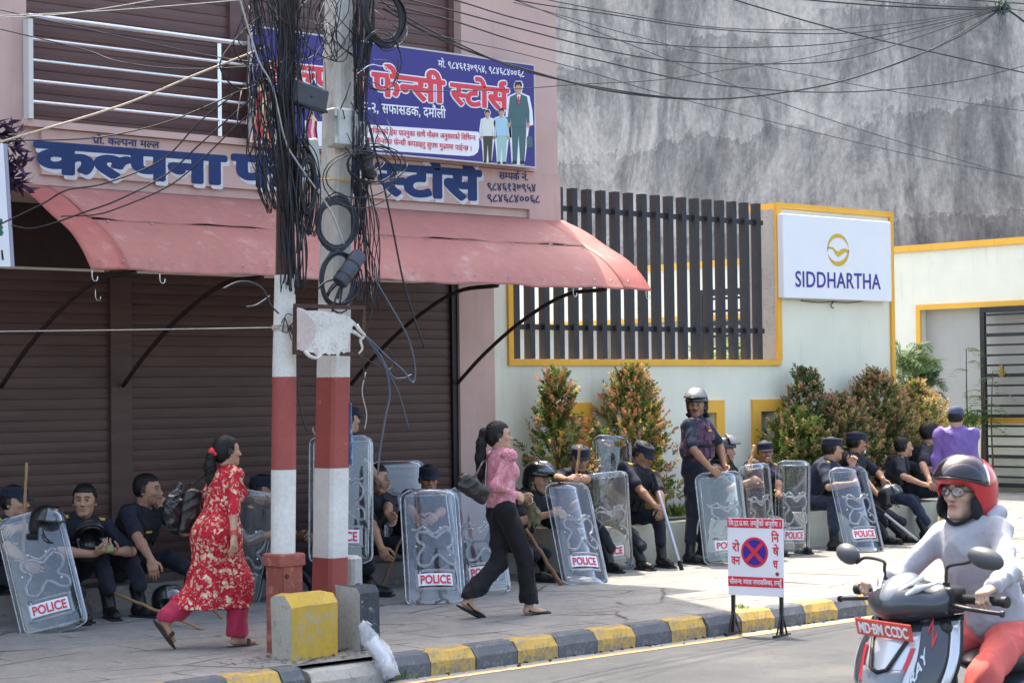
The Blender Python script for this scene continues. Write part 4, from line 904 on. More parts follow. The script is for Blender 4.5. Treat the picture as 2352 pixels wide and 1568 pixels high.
def hair_mesh(H, Rm, s, o, parent):
    S = Sdf(.0055); g = lambda x, y, z: H + Rm @ (np.array([x, y, z]) * s); st = o['hair']
    t = {'short': .006, 'crop': .002, 'thick': .011, 'long': .009, 'tied': .006}[st]
    S.ell(g(0, -.014, .032), np.array([.077 + t, .099 + t, .089 + t]) * s, Rm, k=.01)
    if st in ('long', 'tied'):
        S.ell(g(0, -.05, -.02), np.array([.072, .06, .075]) * s, Rm, k=.03)
    elif st == 'thick': S.ell(g(0, .03, .085), np.array([.058, .045, .028]) * s, Rm, k=.02)
    else: S.ell(g(0, -.045, -.005), np.array([.070 + t, .062 + t * .5, .06]) * s, Rm, k=.02)
    # clear the face and the ears
    S.box(g(0, .105, -.045), np.array([.12, .07, .105]) * s, Rm, .012, .015, op=-1); S.ell(g(0, .085, -.005), np.array([.064, .05, .062]) * s, Rm, k=.015, op=-1)
    if st not in ('long', 'tied'):
        S.box(g(0, .045, -.055), np.array([.12, .07, .090]) * s, Rm, .01, .012, op=-1); S.box(g(0, -.06, -.115), np.array([.12, .12, .055]) * s, Rm, .01, .012, op=-1)
    else: S.box(g(0, .04, -.095), np.array([.12, .06, .07]) * s, Rm, .01, .012, op=-1)
    V, Q, c = S.mesh(); V = wrinkle(V, Q, .0025, 60, 3); return fast_mesh('hair', V, Q, M_hair, parent)
def cap_meshes(H, Rm, s, parent, m, style='patrol', tilt=0.):
    Rt = Rm @ rotx(tilt - .06); c0 = H + Rt @ (np.array([0, -.010, .046]) * s); sc = (.082 * s, .104 * s)
    mb = MB()
    if style == 'patrol': pr = [(1.0, -.012), (1.01, .0), (1.015, .026), (1.005, .042), (.97, .052), (.86, .058), (.6, .062), (.2, .063), (.001, .063)]
    else: pr = [(1.0, -.02), (1.0, 0), (.98, .02), (.9, .045), (.74, .064), (.5, .076), (.2, .082), (.001, .083)]
    pr = [(.97, -.012)] + pr
    mb.lathe([(r, z * s) for r, z in pr], 28, c0, rot=Rt, sc=sc); cp = mb.build('cap', m, parent, 50)
    def fn(u, v):
        a = (u - .5) * 2.1; r = 1.0 + v * (.62 if style == 'patrol' else .7) * math.cos(a * .75) ** .6
        x = math.sin(a) * sc[0] * (1.01 + v * .0) * (1 + .02 * v); y = math.cos(a) * sc[1] * 1.0 + v * .058 * s * math.cos(a * .72)
        z = (-.004 - v * .020 - .010 * v * (x / sc[0]) ** 2 * 1.4) * s
        return c0 + Rt @ np.array([x, y, z])
    mb = MB(); mb.grid(fn, 14, 5, thick=.003); mb.build('brim', m, cp, True)
    mb = MB(); mb.lathe([(1.012, -.010 * s), (1.026, -.009 * s), (1.030, .012 * s), (1.018, .013 * s)], 28, c0, rot=Rt, sc=sc); mb.build('band', m, cp, 50)
    return cp
M_visor = D.materials.new('clear visor plastic')
def helmet_meshes(H, Rm, s, parent, m, visor='up', mesh_visor=False):
    S = Sdf(.006); g = lambda x, y, z: H + Rm @ (np.array([x, y, z]) * s)
    S.ell(g(0, -.010, .036), np.array([.112, .134, .118]) * s, Rm, k=.01); S.ell(g(0, -.045, -.035), np.array([.104, .096, .085]) * s, Rm, k=.03)
    S.box(g(0, .10, -.075), np.array([.16, .115, .108]) * s, Rm, .02, .015, op=-1); S.ell(g(0, .0, -.02), np.array([.086, .108, .10]) * s, Rm, k=.005, op=-1)
    S.box(g(0, .0, -.16), np.array([.2, .2, .075]) * s, Rm, .01, .01, op=-1)
    V, Q, c = S.mesh(); hl = fast_mesh('helmet', V, Q, m, parent)
    # neck guard and strap
    S = Sdf(.007); S.chain([g(-.098, -.02, -.085), g(-.085, -.085, -.10), g(0, -.125, -.105), g(.085, -.085, -.10), g(.098, -.02, -.085)], [.016, .022, .024, .022, .016]); V, Q, c = S.mesh(); fast_mesh('neck_guard', V, Q, M_vest, hl)
    mb = MB(); mb.tube(catmull([g(-.085, .02, -.03), g(-.070, .045, -.085), g(0, .072, -.124), g(.070, .045, -.085), g(.085, .02, -.03)], 5), .006 * s, 6); mb.build('chin_strap', M_vest, hl, True)
    a0 = {'up': .74, 'half': .55, 'down': .0}[visor]
    def fn(u, v):
        th = (u - .5) * 2.5; ph = a0 + (v - .5) * .85
        kk = 1.0 if visor == 'half' else 1.22; d = np.array([math.sin(th) * math.cos(ph) * .126, math.cos(th) * math.cos(ph) * .152 * kk, math.sin(ph) * .136 * (.5 + .5 * kk)]) * s; return g(0, -.008, .030) + Rm @ d
    mb = MB(); mb.grid(fn, 16, 8, thick=.003); mb.build('visor', M_meshv if mesh_visor else M_visor, hl, True)
    rim = [fn(u, 0) for u in np.linspace(0, 1, 17)] + [fn(1, v) for v in np.linspace(.1, 1, 8)] + [fn(u, 1) for u in np.linspace(1, 0, 17)] + [fn(0, v) for v in np.linspace(.9, 0, 8)]
    mb = MB(); mb.tube(rim, .004 * s, 6); mb.build('visor_rim', M_hel, hl, True)
    return hl

NP = [0]
def person(label, group=None, *, hip, head, face, body, feet, hands, hint=((.9, -.3, -.9), (-.9, -.3, -.9)), knee=((.25, 1, .3), (-.25, 1, .3)), s=None, skin=0, fem=False, bulk=1.06, outfit='police', pitch=0., roll=0., o=None, wear=None, ground=0., h=.0055, palm=(None, None), curl=(.55, .55), fdir=(None, None), footyaw=(0, 0), heel=(0, 0), mats=None, sleeve='short', hd=(None, None), legs=True):
    """all points in world metres; right side first. face/body = compass angle (deg) of the gaze and of the chest; 0 = +X, -90 = towards the street"""
    o = dict(o or {}); o['fem'] = fem; wear = wear or []; mats = mats or {}; NP[0] += 1; seed = NP[0]
    hip, head = np.asarray(hip, float), np.asarray(head, float); root = np.array([hip[0], hip[1], ground]); yaw = R(body) - math.pi / 2; Rz = rotz(yaw)
    t_ = thing('person', label, 'person', root, yaw, group)
    W = lambda p: Rz.T @ (np.asarray(p, float) - root)
    hp, hc = W(hip), W(head); s = s or float(np.clip(np.linalg.norm(hc - hp) / .655, .84, 1.08))
    fy = R(face - body); Rm = rotz(fy) @ rotx(R(pitch)) @ roty(R(roll))
    up = unit(hc - hp); nb = hc - (up * .6 + np.array([0, -.12, .85])) / np.linalg.norm(up * .6 + np.array([0, -.12, .85])) * .142 * s
    up = unit(nb - hp); rx = unit(np.array([1., 0, 0]) - up * up[0]); fw = np.cross(up, rx); T = np.stack([rx, fw, up], 1); tl = np.linalg.norm(nb - hp)
    sw = (.190 if not fem else .160) * s; sh = [nb + rx * sw * q - up * .048 * s + fw * .0 for q in (1, -1)]
    la, lf, lt, ls_ = .285 * s, .25 * s, .425 * s * o.get('legk', 1), .42 * s * o.get('legk', 1)
    arms = []
    for i, q in enumerate((1, -1)):
        w_ = W(hands[i]); hv = np.asarray(hint[i], float)
        e_, w_ = ik(sh[i], w_, la, lf, hv); arms.append((sh[i], e_, w_))
    lg = []
    for i, q in enumerate((1, -1)):
        a = hp + rx * .085 * s * q; f = W(feet[i]) + np.array([0, 0, .085 * s + heel[i]]); k_, f = ik(a, f, lt, ls_, np.asarray(knee[i], float)); lg.append((a, k_, f))
    sk = np.array(o.get('skin') or SKIN[skin % 4]); b0 = s; s = s * 1.05
    # ---- skin
    S = Sdf(h); head_sdf(S, hc, Rm, s, fem, o.get('teeth', 0))
    b = bulk; s = b0
    S.cap(nb - up * .03 * s, hc + Rm @ np.array([0, -.025, -.045]) * s, .058 * s * (.86 if fem else 1), .052 * s * (.86 if fem else 1), k=.03)
    S.cap(hp + up * .08 * s, nb - up * .09 * s, .09 * s, .085 * s, k=.05); S.cap(sh[0], sh[1], .045 * s, .045 * s, k=.05)
    for i, q in enumerate((1, -1)):
        a, e_, w_ = arms[i]; m = (.78 if fem else 1.) * (1 + (b - 1) * .5)
        mid = e_ + (w_ - e_) * .28
        S.cap(a, e_, .046 * s * m, .037 * s * m, k=.02); S.chain([e_, mid, w_], [.036 * s * m, .040 * s * m, .0255 * s * m], k=.015)
        dv = np.asarray(hd[i], float) @ Rz if hd[i] is not None else unit(w_ - e_) ; pn = palm[i]
        pn = (np.asarray(pn, float) @ Rz) if pn is not None else np.array([-q * .8, .2, -.5])
        S.cap(w_ - unit(w_ - e_) * .01, w_ + unit(dv) * .02 * s, .025 * s * m, .026 * s * m, k=.01); hand(S, w_, dv, pn, q, curl[i], s * (.9 if fem else 1.0) * 1.02)
    fd = []
    for i, q in enumerate((1, -1)):
        a, k_, f = lg[i]; y_ = R(footyaw[i]); d = np.array([math.sin(y_) , math.cos(y_), 0]); 
        if heel[i]: an = min(1.1, heel[i] / (.16 * s)); d = d * math.cos(an) - np.array([0, 0, 1.]) * math.sin(an)
        fd.append(d)
        if outfit != 'police' or o.get('bareleg'):
            S.cap(k_, f, .045 * s, .033 * s, k=.02); u2 = np.cross(np.cross(d, (0, 0, 1.)), d); u2 = unit(u2)
            S.cap(f, f - u2 * .045 * s - d * .03 * s, .034 * s, .028 * s, k=.02); S.chain([f - u2 * .040 * s, f - u2 * .058 * s + d * .10 * s, f - u2 * .063 * s + d * .155 * s], [.034 * s, .027 * s, .019 * s], k=.02)
    V, Q, ci = S.mesh(); col = np.tile(sk, (len(V), 1)).astype(float); face_paint(V, col, hc, Rm, s * 1.05, o)
    body_o = fast_mesh('body', V, Q, M_skin, t_, col)
    if o.get('hair'): hair_mesh(hc, Rm, s * 1.05, o, t_)
    # ---- shirt
    def torso(S, g, top=True):
        fb = 1 + (b - 1) * 1.0
        S.ell(hp + up * .03 * s, np.array([.150 * b + g, .112 * fb + g, .13 + g]) * s, T, k=.03); S.ell(hp + up * tl * .40 + fw * .012 * (b - 1) * 6, np.array([.142 * b + g, .112 * fb + g, .17 + g]) * s, T, k=.05)
        S.ell(hp + up * tl * .74, np.array([(.162 if not fem else .142) * (1 + (b - 1) * .7) + g, .118 * (1 + (b - 1) * .6) + g, .17 + g]) * s, T, k=.05)
        if fem and not o.get('nobust'):
            for q in (1, -1): S.ell(hp + up * tl * .66 + fw * .085 * b * s + rx * q * .065 * s, np.array([.062, .055, .06]) * s * (.8 + .25 * b) + g, T, k=.03)
    if outfit in ('police', 'jacket', 'kurta', 'top'):
        S = Sdf(.008); torso(S, .012 if outfit != 'jacket' else .022 if o.get('slim') else .030)
        for i, q in enumerate((1, -1)):
            a, e_, w_ = arms[i]; g = {'police': .016, 'jacket': .021 if o.get('slim') else .026, 'kurta': .012, 'top': .012}[outfit]; m = (.8 if fem else 1.) * (1 + (b - 1) * .5)
            S.cap(nb - up * .035 * s, a, .052 * s + g * .5, .048 * s * m + g, k=.04)
            if sleeve == 'short': S.cap(a, a + (e_ - a) * .74, .048 * s * m + g, .044 * s * m + g, k=.03); S.cap(a + (e_ - a) * .70, a + (e_ - a) * .78, .047 * s * m + g, .048 * s * m + g, k=.006)
            elif sleeve == 'mid': S.cap(a, e_, .048 * s * m + g, .040 * s * m + g, k=.03); S.cap(e_, e_ + (w_ - e_) * .18, .040 * s * m + g, .044 * s * m + g, k=.02)
            else: S.cap(a, e_, .048 * s * m + g, .040 * s * m + g, k=.03); S.cap(e_, e_ + (w_ - e_) * .93, .042 * s * m + g, .028 * s * m + g, k=.03)
        if outfit == 'jacket' or outfit == 'police':
            for q in (-1, 1): S.cap(nb + rx * q * .062 * s - fw * .03 + up * .0, nb + rx * q * .040 * s + fw * .060 * s - up * .035 * s, .016 * s, .014 * s, k=.012)
            S.cap(nb - rx * .058 * s - fw * .038 * s + up * .012, nb + rx * .058 * s - fw * .038 * s + up * .012, .018 * s, .018 * s, k=.015)
        if outfit == 'kurta':       # long tunic falling past the knees
            hem = o.get('hemz', .26); mid = (lg[0][2] + lg[1][2]) / 2; mid = np.array([mid[0], mid[1] * .75 + hp[1] * .25, hem])
            S.ell(hp - up * .02 * s, np.array([.175 * b, .135 * b, .17]) * s, T, k=.06)
            for i in (0, 1): S.chain([lg[i][0], lg[i][1], lg[i][1] + (lg[i][2] - lg[i][1]) * .62], [.100 * s * b, .098 * s * b, .104 * s * b], k=.10)
            S.cap(hp, mid, .130 * s * b, .140 * s * b, k=.10); S.box((mid[0], mid[1], hem - .2), (.7, .7, .2), None, .01, .012, op=-1)
            S.chain([nb - rx * .05 - fw * .03 + up * .01, nb - rx * .062 + up * .005 + fw * .02, nb + fw * .055 - up * .025, nb + rx * .062 + fw * .02 + up * .005, nb + rx * .05 - fw * .03 + up * .01], [.022] * 5, k=.02)
        if outfit == 'top': S.box(hp - up * .055 * s, np.array([.3, .3, .075]) * s, T, .01, .01, op=-1)
        elif outfit == 'jacket': S.box(hp - up * .16 * s, np.array([.3, .3, .06]) * s, T, .01, .01, op=-1)
        elif outfit == 'police': S.box(hp - up * .14 * s, np.array([.3, .3, .10]) * s, T, .01, .01, op=-1)
        V, Q, ci = S.mesh(); V = wrinkle(V, Q, .0125 if outfit == 'police' else .010 if outfit != 'jacket' else .013, 14, seed, (1, 1, .7)); shirt = fast_mesh('shirt' if outfit == 'police' else 'jacket' if outfit == 'jacket' else 'kurta' if outfit == 'kurta' else 'blouse', V, Q, mats.get('shirt', M_uni), t_)
        if outfit == 'police':
            for q in (1, -1):
                a = arms[0 if q == 1 else 1][0]; mb = MB(); mb.obox(a + up * .064 * s - rx * q * .045 * s, (.034, .017, .006), T, bev=.003); mb.build('shoulder_badge', M_badge if seed % 3 else M_uni2, shirt)
    # ---- trousers
    if legs:
        S = Sdf(.008); S.ell(hp + up * .0, np.array([.158 * b, .122 * b, .125]) * s, T, k=.04)
        for i in (0, 1):
            a, k_, f = lg[i]; wide = o.get('wide', 0); f2 = f + np.array([0, 0, -.03 if outfit != 'police' else .14 * s])
            if wide: S.cap(a, k_, .098 * s * b, .075 * s * (1 + wide * .5), k=.04); S.cap(k_, f + np.array([0, 0, .02]), .075 * s * (1 + wide * .5), .070 * s * (1 + wide), k=.03); S.box(f + np.array([0, 0, -.16 + o.get('hem', 0)]), (.25, .25, .15), None, .01, .01, op=-1)
            else: S.cap(a, k_, .092 * s * b, .068 * s, k=.04); S.cap(k_, f2, .068 * s, .060 * s, k=.03)
        V, Q, ci = S.mesh(); V = wrinkle(V, Q, .013, 15, seed + 50, (1, 1, .8)); fast_mesh('trousers', V, Q, mats.get('trousers', M_trs), t_)
    # ---- footwear
    for i in (0, 1):
        a, k_, f = lg[i]; d = fd[i]; u2 = unit(np.cross(np.cross(d, (0, 0, 1.)), d)); sd_ = np.cross(d, u2)
        if outfit == 'police' and legs:
            S = Sdf(.0065); S.cap(f + (k_ - f) * .05, f + unit(k_ - f) * .17 * s, .050 * s, .054 * s, k=.02); S.chain([f - u2 * .035 * s - d * .035 * s, f - u2 * .045 * s + d * .08 * s, f - u2 * .050 * s + d * .165 * s], [.046 * s, .044 * s, .036 * s], k=.03); S.box(f - u2 * .105 * s + d * .06 * s, (.3, .3, .025), np.stack([sd_, d, u2], 1), .004, .004, op=-1)
            V, Q, ci = S.mesh(); V = wrinkle(V, Q, .002, 45, seed); bt = fast_mesh('boot', V, Q, M_boot, t_)
            S = Sdf(.0065); S.box(f - u2 * .076 * s + d * .065 * s, (.046 * s, .145 * s, .009), np.stack([sd_, d, u2], 1), .008, .004); V, Q, ci = S.mesh(); fast_mesh('sole', V, Q, M_vest, bt)
        elif o.get('sandal'):
            B = np.stack([sd_, d, u2], 1); S = Sdf(.005)
            for y0, w0 in ((-.045, .034), (.03, .034), (.10, .042), (.165, .030)): S.ell(f - u2 * .094 * s + d * y0 * s, np.array([w0, .055, .011]) * s, B, k=.02)
            V, Q, ci = S.mesh(); sd0 = fast_mesh('sandal', V, Q, mats.get('sandal', M_boot), t_)
            S = Sdf(.005)
            if o['sandal'] == 'slide': S.chain([f - u2 * .085 * s + d * .09 * s + sd_ * .042 * s, f - u2 * .045 * s + d * .095 * s + sd_ * .02 * s, f - u2 * .045 * s + d * .095 * s - sd_ * .02 * s, f - u2 * .085 * s + d * .09 * s - sd_ * .042 * s], [.014] * 4); 
            else:
                for y0, r0, z0 in ((.10, .032, .068), (.15, .026, .074), (.185, .017, .080)): S.ell(f - u2 * z0 * s + d * y0 * s, np.array([r0 * 1.15, .04, .022]) * s, B, k=.02)
                S.chain([f - u2 * .07 * s + d * .08 * s + sd_ * .03 * s, f - u2 * .045 * s - d * .01 * s + sd_ * .036 * s, f - u2 * .03 * s - d * .045 * s, f - u2 * .045 * s - d * .01 * s - sd_ * .036 * s, f - u2 * .07 * s + d * .08 * s - sd_ * .03 * s], [.006] * 5)
            V, Q, ci = S.mesh(); fast_mesh('strap', V, Q, mats.get('sandal', M_boot), sd0)
    # ---- what is worn on top
    if 'vest' in wear or 'camo' in wear:
        m = M_camo if 'camo' in wear else M_vest; b = bulk + .03; S = Sdf(.0075); g = .034
        S.ell(hp + up * tl * .42, np.array([.150 * b + g, .118 * b + g, .17]) * s, T, k=.04); S.ell(hp + up * tl * .74, np.array([.152 + g, .120 + g, .17]) * s, T, k=.05)
        for q in (1, -1): S.chain([hp + up * tl * .86 + fw * .10 * s + rx * q * .085 * s, nb + rx * q * .095 * s - up * .005 * s, hp + up * tl * .86 - fw * .10 * s + rx * q * .085 * s], [.046, .036, .046], k=.03)
        for q in (1, -1): S.ell(sh[0 if q == 1 else 1] - up * .04 * s + rx * q * .03 * s, np.array([.062, .12, .10]) * s, T, k=.02, op=-1)
        S.ell(nb + fw * .03 * s + up * .05, np.array([.070, .085, .085]) * s, T, k=.02, op=-1); S.box(hp + up * .0 * s, np.array([.3, .3, .075]) * s, T, .01, .012, op=-1)
        for x in (-.085, 0, .085): S.box(hp + up * tl * .38 + fw * (.150 * b - abs(x) * .18) * s + rx * x * s, np.array([.034, .022, .055]) * s, T @ rotz(-x * 5), .008, .006)
        S.box(hp + up * tl * .70 + fw * .142 * s + rx * .07 * s, np.array([.04, .014, .035]) * s, T, .006, .006); S.box(hp + up * tl * .70 + fw * .142 * s - rx * .07 * s, np.array([.035, .016, .045]) * s, T, .006, .006)
        V, Q, ci = S.mesh(); V = wrinkle(V, Q, .003, 22, seed + 9); vs_ = fast_mesh('vest', V, Q, m, t_)
        mb = MB(); mb.obox(hp + up * tl * .82 + fw * .168 * s + rx * .06 * s, (.036, .004, .010), T, bev=.002); mb.build('name_tag', M_badge if seed % 2 else M_uni2, vs_)
        for z in (.52, .30): 
            mb = MB(); mb.grid(lambda u, v: hp + up * (tl * z + (v - .5) * .035) + T @ np.array([math.sin((u - .5) * 3.4) * (.150 * b + g + .006) * s, math.cos((u - .5) * 3.4) * (.121 * b + g + .006) * s, 0]), 20, 1, thick=.006); mb.build('strap', M_vest, vs_, True)
    if 'cap' in wear: cap_meshes(hc, Rm, s * 1.05, t_, mats.get('cap', M_capc), o.get('capstyle', 'patrol'))
    if 'helmet' in wear: helmet_meshes(hc, Rm, s * 1.05, t_, mats.get('helmet', M_hel), o.get('visor', 'up'), o.get('mesh_visor', False))
    t_['_x'] = 0; del t_['_x']
    return dict(root=t_, hc=hc, Rm=Rm, T=T, nb=nb, sh=sh, arms=arms, legs=lg, s=s, hp=hp, up=up, fw=fw, rx=rx, W=W, Rz=Rz, w=lambda p: Rz @ p + root)
def camo_mat():
    m, t, b = newmat('purple blotched vest cloth', .8); v = mapping(t, (1, 1, 1)); n1 = noise(t, v, 9, 3, .6, 1.0); n2 = noise(t, mapping(t, (1, 1, 1), (5, 3, 1)), 16, 3, .6, 1.5)
    c = ramp(t, n1, (.38, (.02, .02, .04)), (.42, (.085, .045, .080)), (.60, (.105, .055, .09))); c = mixc(t, ramp(t, n2, (.63, 0), (.66, 1)), c, (.32, .27, .34)); t.links.new(c, b.inputs['Base Color']); return m
M_camo = camo_mat()
def plastic(m, gloss=.5, tint=(.93, .95, .96), haze=.06, hcol=(.85, .88, .92), rough=.04, ior=1.45):
    """clear sheet plastic: looks through, with a Fresnel reflection and a little surface haze"""
    m.use_nodes = True; t = m.node_tree
    for n in list(t.nodes):
        if n.type == 'BSDF_PRINCIPLED': t.nodes.remove(n)
    out = [n for n in t.nodes if n.type == 'OUTPUT_MATERIAL'][0]
    tr = t.nodes.new('ShaderNodeBsdfTransparent'); tr.inputs[0].default_value = (*tint, 1); gl = t.nodes.new('ShaderNodeBsdfGlossy'); gl.inputs['Roughness'].default_value = rough; gl.inputs['Color'].default_value = (1, 1, 1, 1)
    df = t.nodes.new('ShaderNodeBsdfDiffuse'); df.inputs[0].default_value = (*hcol, 1)
    fr = t.nodes.new('ShaderNodeFresnel'); fr.inputs[0].default_value = ior
    m1 = t.nodes.new('ShaderNodeMixShader'); m2 = t.nodes.new('ShaderNodeMixShader'); m1.inputs[0].default_value = haze
    t.links.new(tr.outputs[0], m1.inputs[1]); t.links.new(df.outputs[0], m1.inputs[2])
    tc = t.nodes.new('ShaderNodeTexCoord'); oi = t.nodes.new('ShaderNodeObjectInfo'); mp = t.nodes.new('ShaderNodeMapping'); mp.inputs['Scale'].default_value = (3, 3, 1.2); t.links.new(tc.outputs['Object'], mp.inputs[0])
    nz = t.nodes.new('ShaderNodeTexNoise'); nz.noise_dimensions = '4D'; nz.inputs['Scale'].default_value = 4; nz.inputs['Detail'].default_value = 8; nz.inputs['Roughness'].default_value = .75; t.links.new(mp.outputs[0], nz.inputs['Vector']); t.links.new(math_(t, 'MULTIPLY', oi.outputs['Random'], 40), nz.inputs['W'])
    t.links.new(ramp(t, nz.outputs[0], (.38, haze * .5), (.55, haze), (.72, min(1, haze * 3.2))), m1.inputs[0])        # scuffed and dusty in places
    f = math_(t, 'MULTIPLY', fr.outputs[0], gloss * 2); t.links.new(f, m2.inputs[0]); t.links.new(m1.outputs[0], m2.inputs[1]); t.links.new(gl.outputs[0], m2.inputs[2]); t.links.new(m2.outputs[0], out.inputs[0]); return m
plastic(M_visor, .6, (.85, .88, .9), .05); M_meshv = mat('wire mesh visor', (.22, .22, .23), .4, metal=.5)
# ================================================================== THINGS HELD
M_sheet = D.materials.new('shield polycarbonate'); plastic(M_sheet, .6, (.915, .93, .94), .03, (.75, .8, .88), .05, 1.5)
M_srim = D.materials.new('shield rim polycarbonate'); plastic(M_srim, .9, (.86, .89, .92), .30, (.8, .84, .9), .10, 1.6)
M_ridge = D.materials.new('shield embossed ridge'); M_ridge.use_nodes = True; _b = M_ridge.node_tree.nodes['Principled BSDF']
_b.inputs['Base Color'].default_value = (.93, .96, 1, 1); _b.inputs['Transmission Weight'].default_value = .90; _b.inputs['IOR'].default_value = 1.48; _b.inputs['Roughness'].default_value = .06
M_lab = mat('white shield label', (.74, .75, .78), .35, .06, 12); M_lred = mat('red label print', (.60, .025, .05), .4); M_bolt = mat('white rivet', (.75, .77, .8), .4)
RIDGE = [[(-.75, .655), (-.55, .64), (-.33, .665), (.05, .605), (.48, .665), (.62, .65), (.75, .665)],
         [(-.39, .622), (-.15, .61), (.10, .57), (.35, .61), (.58, .632), (.79, .578), (.70, .51), (.52, .465), (.80, .415), (.80, .345), (.52, .352), (.15, .42), (-.22, .33), (-.56, .345), (-.56, .42), (-.33, .495), (-.56, .55), (-.55, .61), (-.39, .622)],
         [(-.62, .285), (.66, .285), (.70, .27), (.70, .145), (.66, .13), (-.62, .13), (-.66, .145), (-.66, .27), (-.62, .285)]]
def shield(label, bot, top, wd=.5, yaw=-90, depth=.055, text=True, slot=False, group='clear riot shields'):
    bot, top = np.asarray(bot, float), np.asarray(top, float); h = np.linalg.norm(top - bot); up = unit(top - bot)
    a = R(yaw); nr = np.array([math.cos(a), math.sin(a), 0]); rt = unit(np.cross(nr, up)) * -1; nr = np.cross(rt, up) * 1
    if nr @ np.array([math.cos(a), math.sin(a), 0]) < 0: nr = -nr
    rt = np.cross(up, nr) * 1
    g = thing('riot_shield', label, 'riot shield', bot, 0, group); r = .075
    def hw(z):
        z = min(z, h - z); return wd / 2 if z >= r else wd / 2 - r + math.sqrt(max(r * r - (r - z) ** 2, 0))
    def P(x, z, lift=0.):      # x in metres across, z up; the sheet bows out in front
        e = min(wd / 2 - abs(x), z, h - z); lip = -.012 if e < .02 else 0
        return rt * x + up * z + nr * (depth * (1 - (2 * x / wd) ** 2) - depth * .5 + lip + lift)
    mb = MB(); mb.grid(lambda u, v: P((u * 2 - 1) * max(hw(v * h), .005), v * h), 22, 34, thick=.004); sh_ = mb.build('clear_sheet', M_sheet, g, 50)
    out = []
    for z in np.linspace(0, h, 40): out.append(P(hw(z), z))
    for z in np.linspace(h, 0, 40): out.append(P(-hw(z), z))
    out.append(out[0]); mb = MB(); mb.tube(out, .0065, 7); mb.build('rim', M_srim, g, True)
    ins = []
    k = .86
    for z in np.linspace(.05, h - .05, 30): ins.append(P(hw(z) * k, z, .004))
    for z in np.linspace(h - .05, .05, 30): ins.append(P(-hw(z) * k, z, .004))
    ins.append(ins[0]); mb = MB(); mb.tube(ins, .004, 6); mb.build('inner_bead', M_srim, g, True)
    for q in RIDGE:
        c = catmull([(x * wd * .46, z * h, 0) for x, z in q], 5); mb = MB(); mb.tube([P(x, z, .002) for x, z, _ in c], .0115, 10); mb.build('ridge', M_ridge, g, True)
    for x, z in ((-.28, .655), (.3, .655), (-.62, .5), (-.55, .27), (.6, .42)):
        mb = MB(); mb.lathe([(0, .007), (.006, .005), (.008, 0)], 10, P(x * wd * .46, z * h, .001), rot=np.stack([rt, np.cross(nr, rt), nr], 1)); mb.build('rivet', M_bolt, g, True)
    if text:
        lx, lz0, lz1 = .295 * wd * .98, .155 * h, .258 * h
        mb = MB(); mb.grid(lambda u, v: P((u * 2 - 1) * lx, lz0 + (lz1 - lz0) * v, .011), 14, 2, thick=.003); lb = mb.build('label', M_lab, g, 40)
        v_, f_, w_ = layout('POLICE', .022); sx = 2 * lx * .9 / w_; hz = (lz1 - lz0) * .70 / .70
        mb = MB(); mb.add([P(x * sx - lx * .9, lz0 + (lz1 - lz0) * .16 + y * hz * .98, .0155 + .0012 * zz) for x, y, zz in v_], f_); mb.build('lettering', M_lred, lb)
    mb = MB(); pz = .60 * h; mb.obox(rt * .0 + up * pz + nr * (-depth * .5 - .012), (.07, .085, .008), np.stack([rt, up, nr], 1), bev=.004) if False else None
    mb.tube(catmull([P(-.10, .52 * h, -.012), P(-.07, .50 * h, -.06), P(.07, .50 * h, -.06), P(.10, .52 * h, -.012)], 5), .012, 8); mb.build('grip', M_vest, g, True)
    return g
def stick(name, label, a, b, r0, r1, m, cat, knots=0, tip=None, group=None):
    a, b = np.asarray(a, float), np.asarray(b, float); n = 16 if knots else 4; ts = np.linspace(0, 1, n); rs = np.random.RandomState(knots + 1)
    P = a + (b - a) * ts[:, None] + (rs.normal(0, .003, (n, 3)) if knots else 0); rr = r0 + (r1 - r0) * ts + (np.where(np.arange(n) % 4 == 2, .0018, 0) if knots else 0)
    mb = MB(); mb.tube(P - a, rr, 9)
    if tip is None:
        o = mb.build(name, m, None, True); o.location = a; return tag(o, label, cat, group)
    g = thing(name, label, cat, a, group=group); mb.build('shaft', m, g, True)
    u_ = unit(b - a); mb = MB(); mb.tube([b - a - u_ * .09, b - a + u_ * .012], r1 * 1.35, 10); mb.build('tip', tip, g, 40); mb = MB(); mb.tube([-u_ * .002, u_ * .18], r0 * 1.25, 10); mb.build('handle', tip, g, 40); return g
M_bam = mat('bamboo cane', (.36, .22, .10), .6, .4, 12, stretch=(1, 1, .3)); M_wood = mat('brown wooden stick', (.22, .115, .055), .6, .45, 10); M_batw = mat('pale metal baton', (.45, .47, .52), .3, .1, 20, metal=.3); M_olive = uni('olive cloth', (.13, .12, .065), .3)

# ================================================================== PEOPLE
A = onY
VC = dict(wear=['vest', 'cap']); OF = 'police officers sitting along the pavement'
